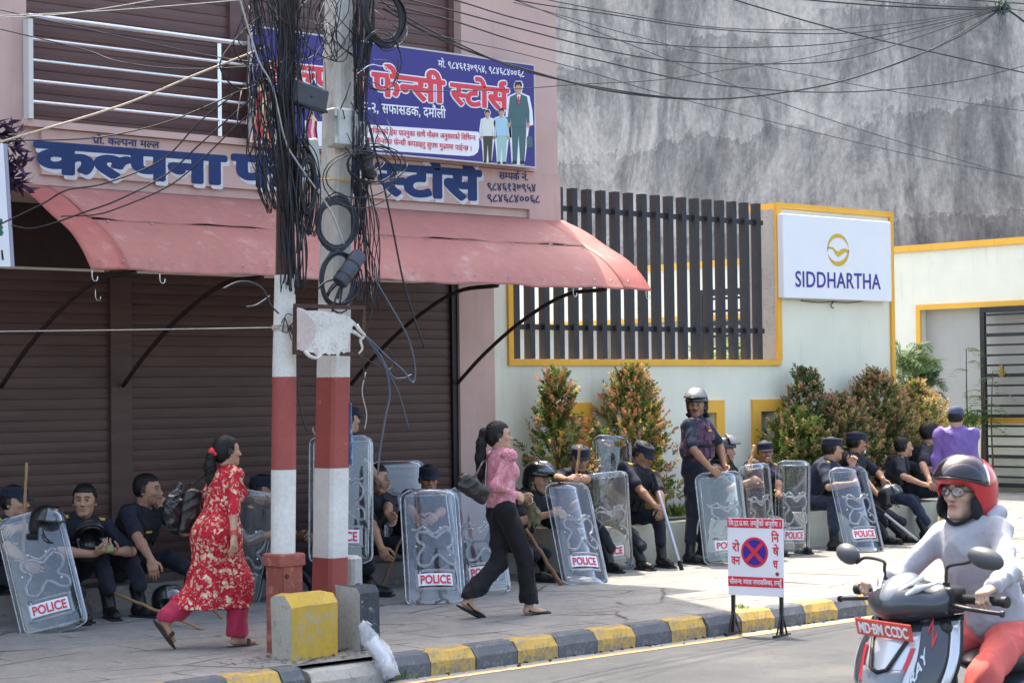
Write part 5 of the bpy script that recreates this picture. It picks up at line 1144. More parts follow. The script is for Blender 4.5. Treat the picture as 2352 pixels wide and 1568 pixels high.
# --- on the shop step
h1 = A(35, 1152, 14.2)
person('seated policeman in a navy cap at the left edge, half behind a leaning shield', OF, hip=(h1[0] - .05, 14.5, .33), head=h1, face=-60, body=-85, feet=[(h1[0] - .05, 13.75, 0), (h1[0] + .3, 13.8, 0)], hands=[A(60, 1290, 13.72), A(25, 1215, 13.75)], hint=((.9, .2, -.9), (-.9, .2, -.9)), o=dict(hair='short'), skin=2, **VC)
h2 = A(194, 1150, 14.12)
P2 = person('seated bareheaded policeman in black vest holding a banknote and helmet', OF, hip=(h2[0] + .0, 14.48, .33), head=h2, face=-128, body=-105, feet=[A(180, 1400, 13.72) * (1, 1, 0), A(252, 1400, 13.80) * (1, 1, 0)], hands=[A(214, 1272, 13.80), A(263, 1266, 13.84)], hint=((.9, .1, -.7), (-.9, .1, -.7)), o=dict(hair='thick', stubble=.3), skin=0, wear=['vest'], palm=((0, .3, .8), (0, .3, .8)), curl=(.7, .7), knee=((.45, 1, .6), (-.3, 1, .6)), hd=((.55, -.5, .25), (-.6, -.35, .2)), pitch=2)
h3 = A(339, 1124, 14.15)
P3 = person('seated bareheaded policeman with one hand over his mouth, looking right', OF, hip=(h3[0] - .12, 14.5, .34), head=h3, face=-52, body=-72, feet=[A(322, 1408, 13.72) * (1, 1, 0), (h3[0] + .35, 13.85, 0)], hands=[A(352, 1294, 13.62), A(394, 1162, 13.98)], hint=((.9, .4, -.3), (-.3, .9, -.9)), o=dict(hair='crop', stubble=.6), skin=1, wear=['vest'], hd=((.1, -.25, -.9), (-.75, .05, .35)), palm=((.3, .8, 0), (-.7, .5, 0)), curl=(.35, .8), knee=((.3, 1, .8), (-.4, 1, .8)), pitch=-3)
h5 = A(606, 1125, 14.15)
person('seated policeman in a navy cap between the red kurta and the round pole', OF, hip=(h5[0] - .05, 14.5, .34), head=h5, face=-55, body=-80, feet=[(h5[0] - .1, 13.8, 0), (h5[0] + .3, 13.8, 0)], hands=[(h5[0] - .1, 13.8, .6), (h5[0] + .25, 13.85, .55)], o=dict(hair='short'), skin=1, **VC)
h6 = A(800, 962, 14.0)
person('policeman in navy cap standing behind the square pole gripping a tall shield', 'standing police officers', hip=(h6[0] - .03, 14.02, h6[2] * .58), head=h6, face=-5, body=-30, feet=[(h6[0] - .12, 13.9, 0), (h6[0] + .12, 14.05, 0)], hands=[A(716, 1005, 13.55), (h6[0] + .22, 13.75, .95)], hint=((.9, .1, -.5), (-.5, -.9, -.6)), o=dict(hair='short'), skin=2, hd=((-.4, -.3, .8), None), wear=['vest', 'cap'], curl=(.8, .6))
h7 = A(868, 1100, 14.12)
person('crouching bareheaded policeman resting his arm across his knee beside the square pole', OF, hip=(h7[0] - .10, 14.42, .34), head=h7, face=-100, body=-65, feet=[A(852, 1352, 13.55) * (1, 1, 0), (h7[0] + .30, 13.75, 0)], hands=[A(878, 1264, 13.62), A(892, 1190, 13.62)], hint=((.6, .6, -.6), (-.9, .4, -.2)), o=dict(hair='short', moustache=1), skin=0, wear=['vest'], hd=((.2, -.3, -.7), (.2, -.4, -.4)), curl=(.5, .6), knee=((.2, 1, .9), (-.6, 1, .7)))
h8 = A(985, 1100, 14.15)
person('seated policeman in navy cap looking out over the top of a shield', OF, hip=(h8[0] + .0, 14.48, .36), head=h8, face=-122, body=-105, feet=[(h8[0] - .2, 13.75, 0), (h8[0] + .25, 13.8, 0)], hands=[A(955, 1190, 13.75), A(1000, 1185, 13.8)], o=dict(hair='short'), skin=1, pitch=-4, **VC)
h10 = A(1236, 1100, 13.95)
P10 = person('crouching policeman in black helmet with raised visor beside the pink blouse', OF, hip=(h10[0] - .18, 14.30, .33), head=h10, face=-75, body=-70, feet=[A(1228, 1325, 13.45) * (1, 1, 0), A(1255, 1318, 13.5) * (1, 1, 0)], hands=[A(1262, 1180, 13.55), (h10[0] + .25, 13.6, .72)], hint=((.9, .0, -.8), (-.9, .1, -.7)), o=dict(visor='up'), skin=0, wear=['vest', 'helmet'], pitch=-8, knee=((.2, 1, .9), (-.5, 1, .8)))
# --- on the planter wall
h11 = A(1332, 1052, 13.86)
P11 = person('policeman in navy cap bending forward with fingers over a shield edge', OF, hip=(h11[0] - .02, 14.2, .52), head=h11, face=-118, body=-100, feet=[(h11[0] - .25, 13.62, 0), (h11[0] + .15, 13.62, 0)], hands=[A(1302, 1102, 13.5), A(1322, 1100, 13.52)], hint=((.9, .4, .0), (-.9, .4, .0)), o=dict(hair='short'), skin=1, pitch=-10, hd=((.2, -.7, .2), (-.2, -.7, .2)), curl=(.9, .9), wear=['vest', 'cap'])
h12 = A(1476, 1043, 13.88)
P12 = person('seated policeman in navy cap and black vest looking down at folded hands', OF, hip=(h12[0] - .10, 14.16, .52), head=h12, face=-82, body=-104, feet=[A(1474, 1300, 13.55) * (1, 1, 0), A(1520, 1296, 13.6) * (1, 1, 0)], hands=[A(1506, 1164, 13.52), A(1524, 1176, 13.48)], hint=((.9, .3, -.5), (-.9, .3, -.6)), o=dict(hair='short', stubble=.5), skin=3, bulk=1.2, pitch=-24, hd=((.6, -.3, -.3), (-.5, -.3, -.4)), palm=((0, .5, -.7), (0, .5, -.7)), curl=(.7, .8), knee=((.5, 1, .3), (-.55, 1, .3)), wear=['vest', 'cap'])
h13 = A(1600, 931, 13.72)
P13 = person('tall standing policeman in purple blotched vest and helmet with raised mesh visor', 'standing police officers', hip=(h13[0] + .0, 13.76, h13[2] * .583), head=h13, face=-148, body=-72, feet=[A(1585, 1296, 13.62) * (1, 1, 0), A(1612, 1290, 13.78) * (1, 1, 0)], hands=[A(1632, 1076, 13.40), (h13[0] + .28, 13.6, .98)], hint=((.9, -.3, -.2), (-.9, .2, -.6)), o=dict(visor='up', moustache=1, mesh_visor=True), skin=3, wear=['camo', 'helmet'], mats=dict(helmet=mat('dark glossy helmet', (.02, .022, .026), .2, coat=.6), shirt=M_uni2), hd=((.55, -.5, -.45), None), curl=(.7, .6))
h14 = A(1664, 1036, 13.95)
person('seated policeman in black helmet with visor tipped up, seen in profile', OF, hip=(h14[0] - .05, 14.2, .52), head=h14, face=-40, body=-65, feet=[(h14[0] - .1, 13.62, 0), (h14[0] + .25, 13.7, 0)], hands=[(h14[0], 13.6, .8), (h14[0] + .28, 13.7, .75)], o=dict(visor='up', mesh_visor=True), skin=0, wear=['vest', 'helmet'])
h15 = A(1758, 1037, 13.90)
P15 = person('smiling policeman in navy cap with a wooden stick, behind two shields', OF, hip=(h15[0] - .02, 14.15, .52), head=h15, face=-126, body=-105, feet=[(h15[0] - .2, 13.6, 0), (h15[0] + .2, 13.6, 0)], hands=[A(1722, 1076, 13.62), A(1790, 1142, 13.55)], hint=((.9, .4, -.9), (-.9, .0, -.8)), o=dict(hair='short', moustache=1, teeth=1), skin=1, hd=((-.1, -.1, .9), (-.4, -.5, .1)), curl=(1.0, .5), wear=['camo', 'cap'], roll=4)
h16 = A(1912, 1030, 13.78)
P16 = person('policeman in navy cap seen in profile with forearms out behind a shield', OF, hip=(h16[0] - .16, 14.14, .52), head=h16, face=-28, body=-62, feet=[A(1917, 1256, 13.52) * (1, 1, 0), (h16[0] + .30, 13.6, 0)], hands=[A(1958, 1110, 13.42), A(1956, 1070, 13.60)], hint=((.9, .2, -.9), (-.7, .2, -.9)), o=dict(hair='crop'), skin=2, mats=dict(shirt=M_uni2, trousers=M_uni2), hd=((.5, -.4, .1), (.1, -.2, .9)), wear=['cap'], curl=(.6, .8))
h17 = A(1968, 1016, 13.95)
P17 = person('policeman in navy cap with a pale mask pulled under his chin', OF, hip=(h17[0] - .10, 14.2, .52), head=h17, face=-30, body=-72, feet=[(h17[0] + .05, 13.62, 0), (h17[0] + .38, 13.62, 0)], hands=[A(2020, 1140, 13.50), A(2028, 1100, 13.62)], hint=((.9, .2, -.8), (-.9, .2, -.3)), o=dict(hair='crop'), skin=1, wear=['vest', 'cap'], hd=((.5, -.3, -.1), (.1, -.3, -.8)), mats=dict(shirt=M_uni))
mS = Sdf(.006); g_ = lambda x, y, z: P17['hc'] + P17['Rm'] @ (np.array([x, y, z]) * P17['s']); mS.ell(g_(0, .066, -.098), np.array([.058, .034, .034]), P17['Rm'], k=.01); mS.ell(g_(0, .045, -.085), np.array([.06, .04, .04]), P17['Rm'], k=.01, op=-1); V_, Q_, c_ = mS.mesh(); mk = fast_mesh('face_mask', V_, Q_, mat('pale blue mask', (.5, .6, .68), .7), P17['root'])
mb = MB(); mb.tube(catmull([g_(-.055, .06, -.085), g_(-.083, .0, -.03), g_(-.085, -.02, .01)], 4), .0025, 5); mb.build('ear_loop', M_panelw, mk, True)
h18 = A(2076, 1026, 13.95)
P18 = person('seated bareheaded policeman in black vest looking right with arms across his knees', OF, hip=(h18[0] - .20, 14.18, .52), head=h18, face=-32, body=-60, feet=[(h18[0] - .05, 13.62, 0), (h18[0] + .12, 13.75, 0)], hands=[A(2120, 1112, 13.55), (h18[0] + .38, 13.7, .80)], hint=((.9, .0, -.6), (-.9, .2, -.6)), o=dict(hair='crop', stubble=.5), skin=0, wear=['vest'], mats=dict(trousers=M_uni2), curl=(.4, .4), hd=((.75, -.1, -.05), None))
h19 = A(2136, 996, 14.0)
person('dark haired policeman half hidden behind the man in the purple jacket', OF, hip=(h19[0] - .18, 14.2, .52), head=h19, face=-15, body=-60, feet=[(h19[0] - .15, 13.7, 0), (h19[0] + .1, 13.8, 0)], hands=[A(2134, 1100, 13.62), (h19[0] + .3, 13.7, .76)], hint=((.9, .0, -.6), (-.9, .2, -.6)), o=dict(hair='thick'), skin=1, wear=['vest'])
M_purple = mat('purple jacket nylon', (.17, .10, .36), .5, .3, 8, spec=.4); M_khaki = uni('khaki trousers cloth', (.42, .30, .16), .25)
h20 = A(2196, 958, 12.5)
person('man in purple jacket and grey cap standing with his back turned', None, hip=(h20[0] + .0, 12.5, h20[2] * .575), head=h20, face=10, body=30, feet=[(h20[0] - .0, 12.36, 0), (h20[0] - .08, 12.64, 0)], hands=[A(2226, 1135, 12.35), A(2152, 1138, 12.72)], hint=((.9, -.4, -.4), (-.9, -.4, -.4)), outfit='jacket', sleeve='long', o=dict(hair='crop', capstyle='ball', wide=.1, sandal='shoe'), skin=2, wear=['cap'], mats=dict(shirt=M_purple, trousers=M_khaki, cap=mat('faded grey blue cap', (.06, .075, .13), .8, .3, 12)), bulk=1.0)
# --- the two women walking past
def floral_mat():
    m, t, b = newmat('red floral cotton', .8, .2); v = mapping(t, (1, 1, 1)); nz = t.nodes.new('ShaderNodeTexNoise'); nz.inputs['Scale'].default_value = 26; t.links.new(v, nz.inputs['Vector'])
    sc = t.nodes.new('ShaderNodeVectorMath'); sc.operation = 'SCALE'; sc.inputs['Scale'].default_value = .045; t.links.new(nz.outputs['Color'], sc.inputs[0]); ad = t.nodes.new('ShaderNodeVectorMath'); ad.operation = 'ADD'; t.links.new(v, ad.inputs[0]); t.links.new(sc.outputs[0], ad.inputs[1])
    vo = t.nodes.new('ShaderNodeTexVoronoi'); vo.inputs['Scale'].default_value = 11.5; vo.inputs['Randomness'].default_value = .9; t.links.new(ad.outputs[0], vo.inputs['Vector'])
    v2 = t.nodes.new('ShaderNodeTexVoronoi'); v2.inputs['Scale'].default_value = 30; t.links.new(ad.outputs[0], v2.inputs['Vector'])
    petal = ramp(t, vo.outputs['Distance'], (.46, 1), (.50, 0)); tex = ramp(t, v2.outputs['Distance'], (.30, 1), (.55, .25))
    c = mixc(t, ramp(t, noise(t, v, 40, 3), (.4, 0), (.6, 1)), (.33, .010, .022), (.50, .022, .04)); fl = mixc(t, ramp(t, noise(t, v, 30, 3), (.4, 0), (.6, 1)), (.72, .55, .40), (.50, .25, .17))
    leaf = ramp(t, noise(t, v, 22, 2, .5, 2.0), (.60, 0), (.63, .8)); c = mixc(t, leaf, c, (.55, .36, .25))
    c = mixc(t, math_(t, 'MULTIPLY', petal, ramp(t, tex, (.3, 0), (.5, 1))), c, fl); t.links.new(c, b.inputs['Base Color']); return m
M_floral = floral_mat(); M_crim = mat('crimson cotton', (.40, .012, .055), .7, .25, 8, sheen=.2)
r0, f0 = onZ(384, 1494, 0), onZ(556, 1482, 0)
hr = A(522, 1036, 11.72); hx = (r0 + f0) / 2
PR = person('stout woman in red floral kurta and crimson trousers walking to the right', 'women walking along the pavement', hip=(hr[0] - .10, 11.72, hr[2] - .575), head=hr, face=-8, body=-6, fem=True, bulk=1.17, s=.88, feet=[(f0[0] - .04, 11.63, 0), (r0[0] + .04, 11.82, 0)], heel=(0, .13), hands=[A(536, 1262, 11.40), (hr[0] + .10, 12.02, .84)], hint=((.2, -.9, -.2), (-.2, -.9, -.2)), outfit='kurta', sleeve='mid', o=dict(hair='tied', wide=.42, sandal='slide', hem=.0, hemz=.27, legk=1.0), skin=2, mats=dict(shirt=M_floral, trousers=M_crim, sandal=mat('brown sandal leather', (.05, .03, .025), .5)), palm=((-.2, .8, 0), (.2, .8, 0)), curl=(.35, .35), knee=((.0, 1, 0), (-.0, 1, 0)), h=.005)
W_ = PR['w']; g = lambda x, y, z: W_(PR['hc'] + PR['Rm'] @ (np.array([x, y, z]) * PR['s']))
def attach(name, S, m, PP, wr=0.):
    V, Q, c = S.mesh()
    if wr: V = wrinkle(V, Q, wr, 40, 4)
    return fast_mesh(name, V, Q, m, PP['root'])
def strands(PP, pts, w, seed, n=46):
    r_ = np.random.RandomState(seed); mb = MB(); k = len(pts)
    for i in range(n):
        a = r_.uniform(0, 6.28); sp = w * r_.uniform(.75, 1.15); e = r_.uniform(.75, 1.05)
        P = [PP['hc'] + PP['Rm'] @ ((np.array(p) * np.array([1, 1, 1 if j < 2 else e]) + np.array([math.cos(a) * sp, math.sin(a) * sp, 0]) * (.6 + .5 * math.sin(math.pi * j / k)) + r_.normal(0, .004, 3)) * PP['s']) for j, p in enumerate(pts)]
        mb.tube(catmull(P, 4), np.linspace(.0035, .0012, 4 * (k - 1) + 1), 4)
    return tag(mb.build('hair_strands', M_hair, PP['root'], True), kind='stuff')
gl = lambda PP: (lambda x, y, z: PP['hc'] + PP['Rm'] @ (np.array([x, y, z]) * PP['s']))
q = gl(PR); S = Sdf(.006); S.chain([q(0, -.11, .0), q(-.005, -.135, -.03), q(-.01, -.15, -.12), q(-.01, -.14, -.22), q(-.005, -.13, -.30), q(0, -.125, -.335)], [.030, .034, .042, .040, .026, .010], k=.02); attach('ponytail', S, M_hair, PR, .004)
strands(PR, [(0, -.11, .0), (-.005, -.135, -.03), (-.01, -.15, -.12), (-.01, -.14, -.22), (-.005, -.13, -.30), (0, -.125, -.37)], .034, 1); S = Sdf(.006); S.chain([q(-.02, -.122, .015), q(0, -.135, -.002), q(.02, -.122, -.018)], [.020, .026, .020], k=.015); attach('hair_tie', S, mat('red hair tie', (.6, .03, .035), .7), PR, .003)
S = Sdf(.004); S.ell(q(.083, -.005, -.042), (.004, .006, .007), k=.002); attach('earring', S, mat('gold earring', (.6, .4, .12), .3, metal=1), PR)
e_, w_ = PR['arms'][0][1:]
for k in (.80, .88):
    S = Sdf(.004); c = e_ + (w_ - e_) * k; d = unit(w_ - e_); a = unit(np.cross(d, (0, 1., 0))); b = np.cross(d, a); pts = [c + (a * math.cos(t) + b * math.sin(t)) * .029 for t in np.linspace(0, 2 * np.pi, 13)]; S.chain(pts, [.005] * 13, k=.002); attach('bangle', S, M_sred, PR)
p1_, p0_ = onZ(1072, 1420, 0), onZ(1228, 1411, 0)
M_lace = worn_mat('pink lace blouse', (.56, .20, .245), (.66, .36, .39), .48, 26, .75); M_blkc = uni('black trouser cloth', (.013, .013, .015), .3)
hk = A(1146, 1000, 11.60)
PK = person('young woman in pink lace blouse and black trousers walking to the right', 'women walking along the pavement', hip=(hk[0] + .0, 11.58, hk[2] - .59), head=hk, face=-34, body=-14, fem=True, bulk=1.0, s=.90, feet=[(p0_[0] - .05, 11.49, 0), (p1_[0] + .03, 11.68, 0)], heel=(0, .07), hands=[A(1186, 1138, 11.46), A(1196, 1140, 11.62)], hint=((.1, -.9, -.35), (-.1, -.9, -.35)), outfit='top', sleeve='long', o=dict(hair='tied', wide=.28, sandal='shoe', hem=.02, legk=1.05), skin=2, mats=dict(shirt=M_lace, trousers=M_blkc), curl=(.8, .8), knee=((.0, 1, 0), (-.0, 1, 0)), h=.005)
q = gl(PK); S = Sdf(.006); S.chain([q(0, -.10, .045), q(0, -.135, .03), q(.0, -.155, -.06), q(-.005, -.165, -.19), q(-.01, -.165, -.32), q(-.01, -.165, -.42)], [.024, .034, .042, .044, .034, .010], k=.02); attach('ponytail', S, M_hair, PK, .004); strands(PK, [(0, -.10, .045), (0, -.135, .03), (.0, -.155, -.06), (-.005, -.165, -.19), (-.01, -.165, -.32), (-.01, -.165, -.47)], .038, 2)
S = Sdf(.004); S.ell(q(.083, .0, -.04), (.006, .006, .006), k=.002); attach('earring', S, mat('pearl earring', (.7, .66, .6), .3), PK)
S = Sdf(.006); a = PK['sh'][0]; S.ell(a + PK['up'] * .01, (.066, .07, .06), PK['T'], k=.02); attach('puff_sleeve', S, M_lace, PK, .006)
# her handbag and the older woman's black bag
M_leath = mat('black handbag leather', (.016, .013, .012), .32, .3, 8, spec=.5, bump=.2, bs=30)
def bag(name, label, c, hs, rot, m, straps, cat):
    c = np.asarray(c, float); g = thing(name, label, cat, c); S = Sdf(.007); S.box((0, 0, 0), hs, rot, .035, .01); S.ell(rot @ np.array([0, 0, hs[2] * .3]), np.array(hs) * (1.03, .9, .8), rot, k=.03); V, Q, cc = S.mesh(); V = wrinkle(V, Q, .006, 18, 8); fast_mesh('bag_body', V, Q, m, g)
    for st in straps: mb = MB(); mb.tube(catmull([np.asarray(p) - c for p in st], 6), .009, 7); mb.build('strap', m, g, True)
    return g
bc = A(1086, 1122, 11.42); bag('handbag', 'black leather handbag hanging at the back of the young woman in pink', bc, (.145, .045, .072), rotz(R(-12)) @ roty(R(32)), M_leath, [[bc + (.0, 0, .08), A(1094, 1088, 11.42), A(1108, 1062, 11.46), A(1118, 1056, 11.55)]], 'handbag')
bc = A(436, 1175, 11.95); bag('shoulder_bag', 'black shoulder bag behind the arm of the woman in red', bc, (.07, .05, .16), rotz(R(-20)) @ roty(R(10)), M_leath, [[bc + (0, 0, .2), A(445, 1110, 11.98), A(478, 1078, 11.9)]], 'bag')
M_bagk = D.materials.new('thin black plastic film'); plastic(M_bagk, .6, (.10, .10, .12), .45, (.035, .035, .042), .2)
bc = A(398, 1175, 12.0); S = Sdf(.008); S.ell((0, 0, 0), (.09, .06, .15), k=.02); S.cap((.04, 0, .08), (.06, 0, .2), .05, .02, k=.05); V_, Q_, c_ = S.mesh(); V_ = wrinkle(V_, Q_, .014, 22, 12); o_ = fast_mesh('plastic_bag', V_, Q_, M_bagk); o_.location = bc; tag(o_, 'thin black plastic carrier bag in front of the man covering his mouth', 'plastic bag')

# ================================================================== SHIELDS, STICKS, HELMETS, SMALL THINGS
G0 = lambda u, v: onZ(u, v, .0)
def up_at(bot, u, v, Y): return A(u, v, Y)
shield('clear riot shield leaning over at the left edge under a helmet', G0(128, 1452), A(62, 1178, 13.62), .50, -120)
shield('clear riot shield between the red kurta and the round pole', G0(590, 1392) * (1, 1, 0) + (0, .35, 0), A(588, 1128, 13.85), .46, -112)
b_ = A(783, 1293, 13.38); shield('tall clear riot shield held upright behind the square pole', b_, A(783, 1000, 13.5), .54, -128, .07)
shield('upright clear riot shield with a full POLICE label left of the pink blouse', G0(1003, 1388), A(986, 1124, 12.98), .50, -122)
shield('clear riot shield directly behind the woman in black trousers', G0(1118, 1366), A(1082, 1116, 13.15), .46, -118)
shield('clear riot shield propped against the shutter behind two policemen', A(930, 1260, 14.75), A(914, 1058, 14.93), .55, -110, text=False)
shield('tilted clear riot shield under the hand of the man bending forward', G0(1350, 1341), A(1303, 1108, 13.42), .45, -112)
shield('upright clear riot shield between the bent policeman and the one looking down', G0(1404, 1310), A(1390, 1086, 13.62), .47, -120)
shield('clear riot shield standing among the shrub leaves behind the seated men', A(1412, 1200, 14.3), A(1408, 1000, 14.42), .42, -115, text=False)
shield('clear riot shield under the hand of the standing policeman, half behind the sign', G0(1676, 1295), A(1652, 1084, 13.42), .52, -112)
shield('clear riot shield turned sideways in front of the smiling policeman', G0(1752, 1282), A(1735, 1066, 13.45), .36, -112)
shield('upright narrow clear riot shield right of the smiling policeman', G0(1822, 1272), A(1824, 1058, 13.55), .38, -122)
shield('clear riot shield before the policeman in profile', G0(1992, 1268), A(1948, 1072, 13.45), .46, -114)
stick('cane', 'thin upright bamboo cane beside the cap at the left edge', A(51, 1300, 13.9), A(61, 1062, 13.9), .013, .011, M_bam, 'cane', 2, group='bamboo canes and sticks')
stick('cane', 'bamboo cane lying on the pavement behind the woman in red', A(262, 1360, 13.75), G0(468, 1446), .012, .010, M_bam, 'cane', 3, group='bamboo canes and sticks')
stick('cane', 'short end of a cane on the pavement right of the red kurta hem', A(478, 1388, 13.4), G0(515, 1423), .011, .011, M_bam, 'cane', 4, group='bamboo canes and sticks')
stick('cane', 'bamboo cane slanting between the crouching man and the upright shield', A(926, 1226, 13.5), G0(872, 1358), .011, .011, M_bam, 'cane', 5, group='bamboo canes and sticks')
stick('cane', 'brown wooden stick slanting to the ground right of the pink blouse', A(1206, 1213, 13.2), G0(1291, 1344), .017, .020, M_wood, 'stick', 6, group='bamboo canes and sticks')
stick('cane', 'dark wooden stick held up in front of a face under a navy cap', A(1322, 1112, 13.45), A(1331, 1026, 13.58), .012, .015, M_wood, 'stick', 7, group='bamboo canes and sticks')
stick('cane', 'pale wooden stick raised by the smiling policeman', A(1718, 1086, 13.55), A(1733, 1022, 13.6), .014, .017, M_bam, 'stick', 8, group='bamboo canes and sticks')
stick('baton', 'pale metal baton resting on the ground before the man looking down', A(1500, 1088, 13.62), G0(1566, 1308), .016, .016, M_batw, 'baton', tip=M_vest, group='metal batons')
stick('baton', 'pale metal baton sloping to the right behind the scooter rider', A(2008, 1160, 13.4), G0(2118, 1248), .016, .016, M_batw, 'baton', tip=M_vest, group='metal batons')
def loose_helmet(label, c, yaw, pitch, s=1.):
    g = thing('riot_helmet', label, 'helmet', c, group='loose black riot helmets'); helmet_meshes(np.zeros(3), rotz(R(yaw) - math.pi / 2) @ rotx(R(pitch)), s, g, M_hel, 'half'); return g
loose_helmet('black riot helmet hung at the top of the left leaning shield', A(108, 1205, 13.50), -60, -10)
loose_helmet('black riot helmet held in the lap of the man with a banknote', A(208, 1240, 13.95), -110, 40)
loose_helmet('black riot helmet on the ground behind the woman in red', A(388, 1385, 13.65), -60, 5)
loose_helmet('black riot helmet held at the knee by the man with the mask', A(2046, 1142, 13.42), -50, 10)
nb_ = A(240, 1262, 13.74); mb = MB(); mb.grid(lambda u, v: np.array([(u - .5) * .14, .012 * math.sin(u * 6), (v - .5) * .062 + .01 * u]), 8, 3, thick=.002); o = mb.build('banknote', mat('green yellow banknote', (.36, .33, .12), .7, .5, 40, col2=(.12, .2, .1)), None, True); o.location = nb_; o.rotation_euler = (R(-10), 0, R(-25)); tag(o, 'green and yellow banknote held by the bareheaded policeman at left', 'banknote')
# olive cloth bag held beside the pink blouse
oc = A(1222, 1172, 11.9); S = Sdf(.007); S.ell((-.06, 0, .11), (.05, .045, .045), k=.03); S.cap((-.06, 0, .08), (.02, 0, -.02), .045, .06, k=.04); S.box((.04, 0, -.05), (.065, .02, .06), roty(.4), .02, .03); S.cap((-.03, 0, .0), (-.04, .0, -.14), .012, .010, k=.02); S.cap((.01, .01, -.04), (.03, 0, -.16), .022, .012, k=.02); V_, Q_, c_ = S.mesh(); V_ = wrinkle(V_, Q_, .014, 24, 3); o = fast_mesh('cloth_bag', V_, Q_, M_olive); o.location = oc; tag(o, 'crumpled olive cloth bag hanging at the right of the pink blouse', 'cloth bag')
# water bottle lying by the shields
M_pet = D.materials.new('clear bottle plastic'); plastic(M_pet, .8, (.9, .94, .97), .12, (.7, .8, .9), .05)
w0 = G0(1428, 1306); bt = thing('water_bottle', 'clear plastic water bottle lying on the ground beside a shield', 'bottle', w0 + (0, 0, .035), R(-20)); mb = MB(); mb.lathe([(.0, -.10), (.030, -.10), (.034, -.09), (.034, -.03), (.031, -.02), (.034, -.01), (.034, .05), (.028, .075), (.013, .095), (.013, .105)], 16, rot=roty(R(90))); mb.build('bottle_body', M_pet, bt, 40); mb = MB(); mb.lathe([(0, .122), (.015, .122), (.015, .105), (0, .105)], 14, rot=roty(R(90))); mb.build('bottle_cap', mat('blue bottle cap', (.05, .2, .5), .4), bt, 40)
# ================================================================== PLANTS
def leaf_mat(name, spec=.4):
    m = D.materials.new(name); m.use_nodes = True; t = m.node_tree; b = t.nodes['Principled BSDF']; b.inputs['Roughness'].default_value = .42; b.inputs['Specular IOR Level'].default_value = spec
    a = t.nodes.new('ShaderNodeVertexColor'); a.layer_name = 'Col'; t.links.new(a.outputs[0], b.inputs['Base Color'])
    tr = t.nodes.new('ShaderNodeBsdfTranslucent'); t.links.new(a.outputs[0], tr.inputs[0]); mx = t.nodes.new('ShaderNodeMixShader'); mx.inputs[0].default_value = .45
    out = [n for n in t.nodes if n.type == 'OUTPUT_MATERIAL'][0]; t.links.new(b.outputs[0], mx.inputs[1]); t.links.new(tr.outputs[0], mx.inputs[2]); t.links.new(mx.outputs[0], out.inputs[0]); return m
M_leaf = leaf_mat('leaves'); M_bark = mat('brown bark', (.12, .075, .045), .9, .4, 20, bump=.5)
class Leaves:
    def __init__(s): s.v = []; s.c = []; s.f = []
    def add(s, p, d, n, L, W, col):
        """a folded, pointed leaf"""
        d = unit(d); sd_ = unit(np.cross(d, n)); n = np.cross(sd_, d); b = len(s.v)
        s.v += [p, p + d * L * .45 + sd_ * W * .5 + n * W * .18, p + d * L - n * L * .12, p + d * L * .45 - sd_ * W * .5 + n * W * .18, p + d * L * .5]
        s.c += [col] * 5; s.f += [(b, b + 4, b + 1), (b + 1, b + 4, b + 2), (b, b + 3, b + 4), (b + 3, b + 2, b + 4)]
    def build(s, name, parent, off):
        me = D.meshes.new(name); me.from_pydata((np.array(s.v) - off).tolist(), [], s.f); me.materials.append(M_leaf); at = me.color_attributes.new('Col', 'FLOAT_COLOR', 'POINT'); c = np.ones((len(s.v), 4), np.float32); c[:, :3] = s.c; at.data.foreach_set('color', c.ravel()); me.update(); return link(name, me, parent)
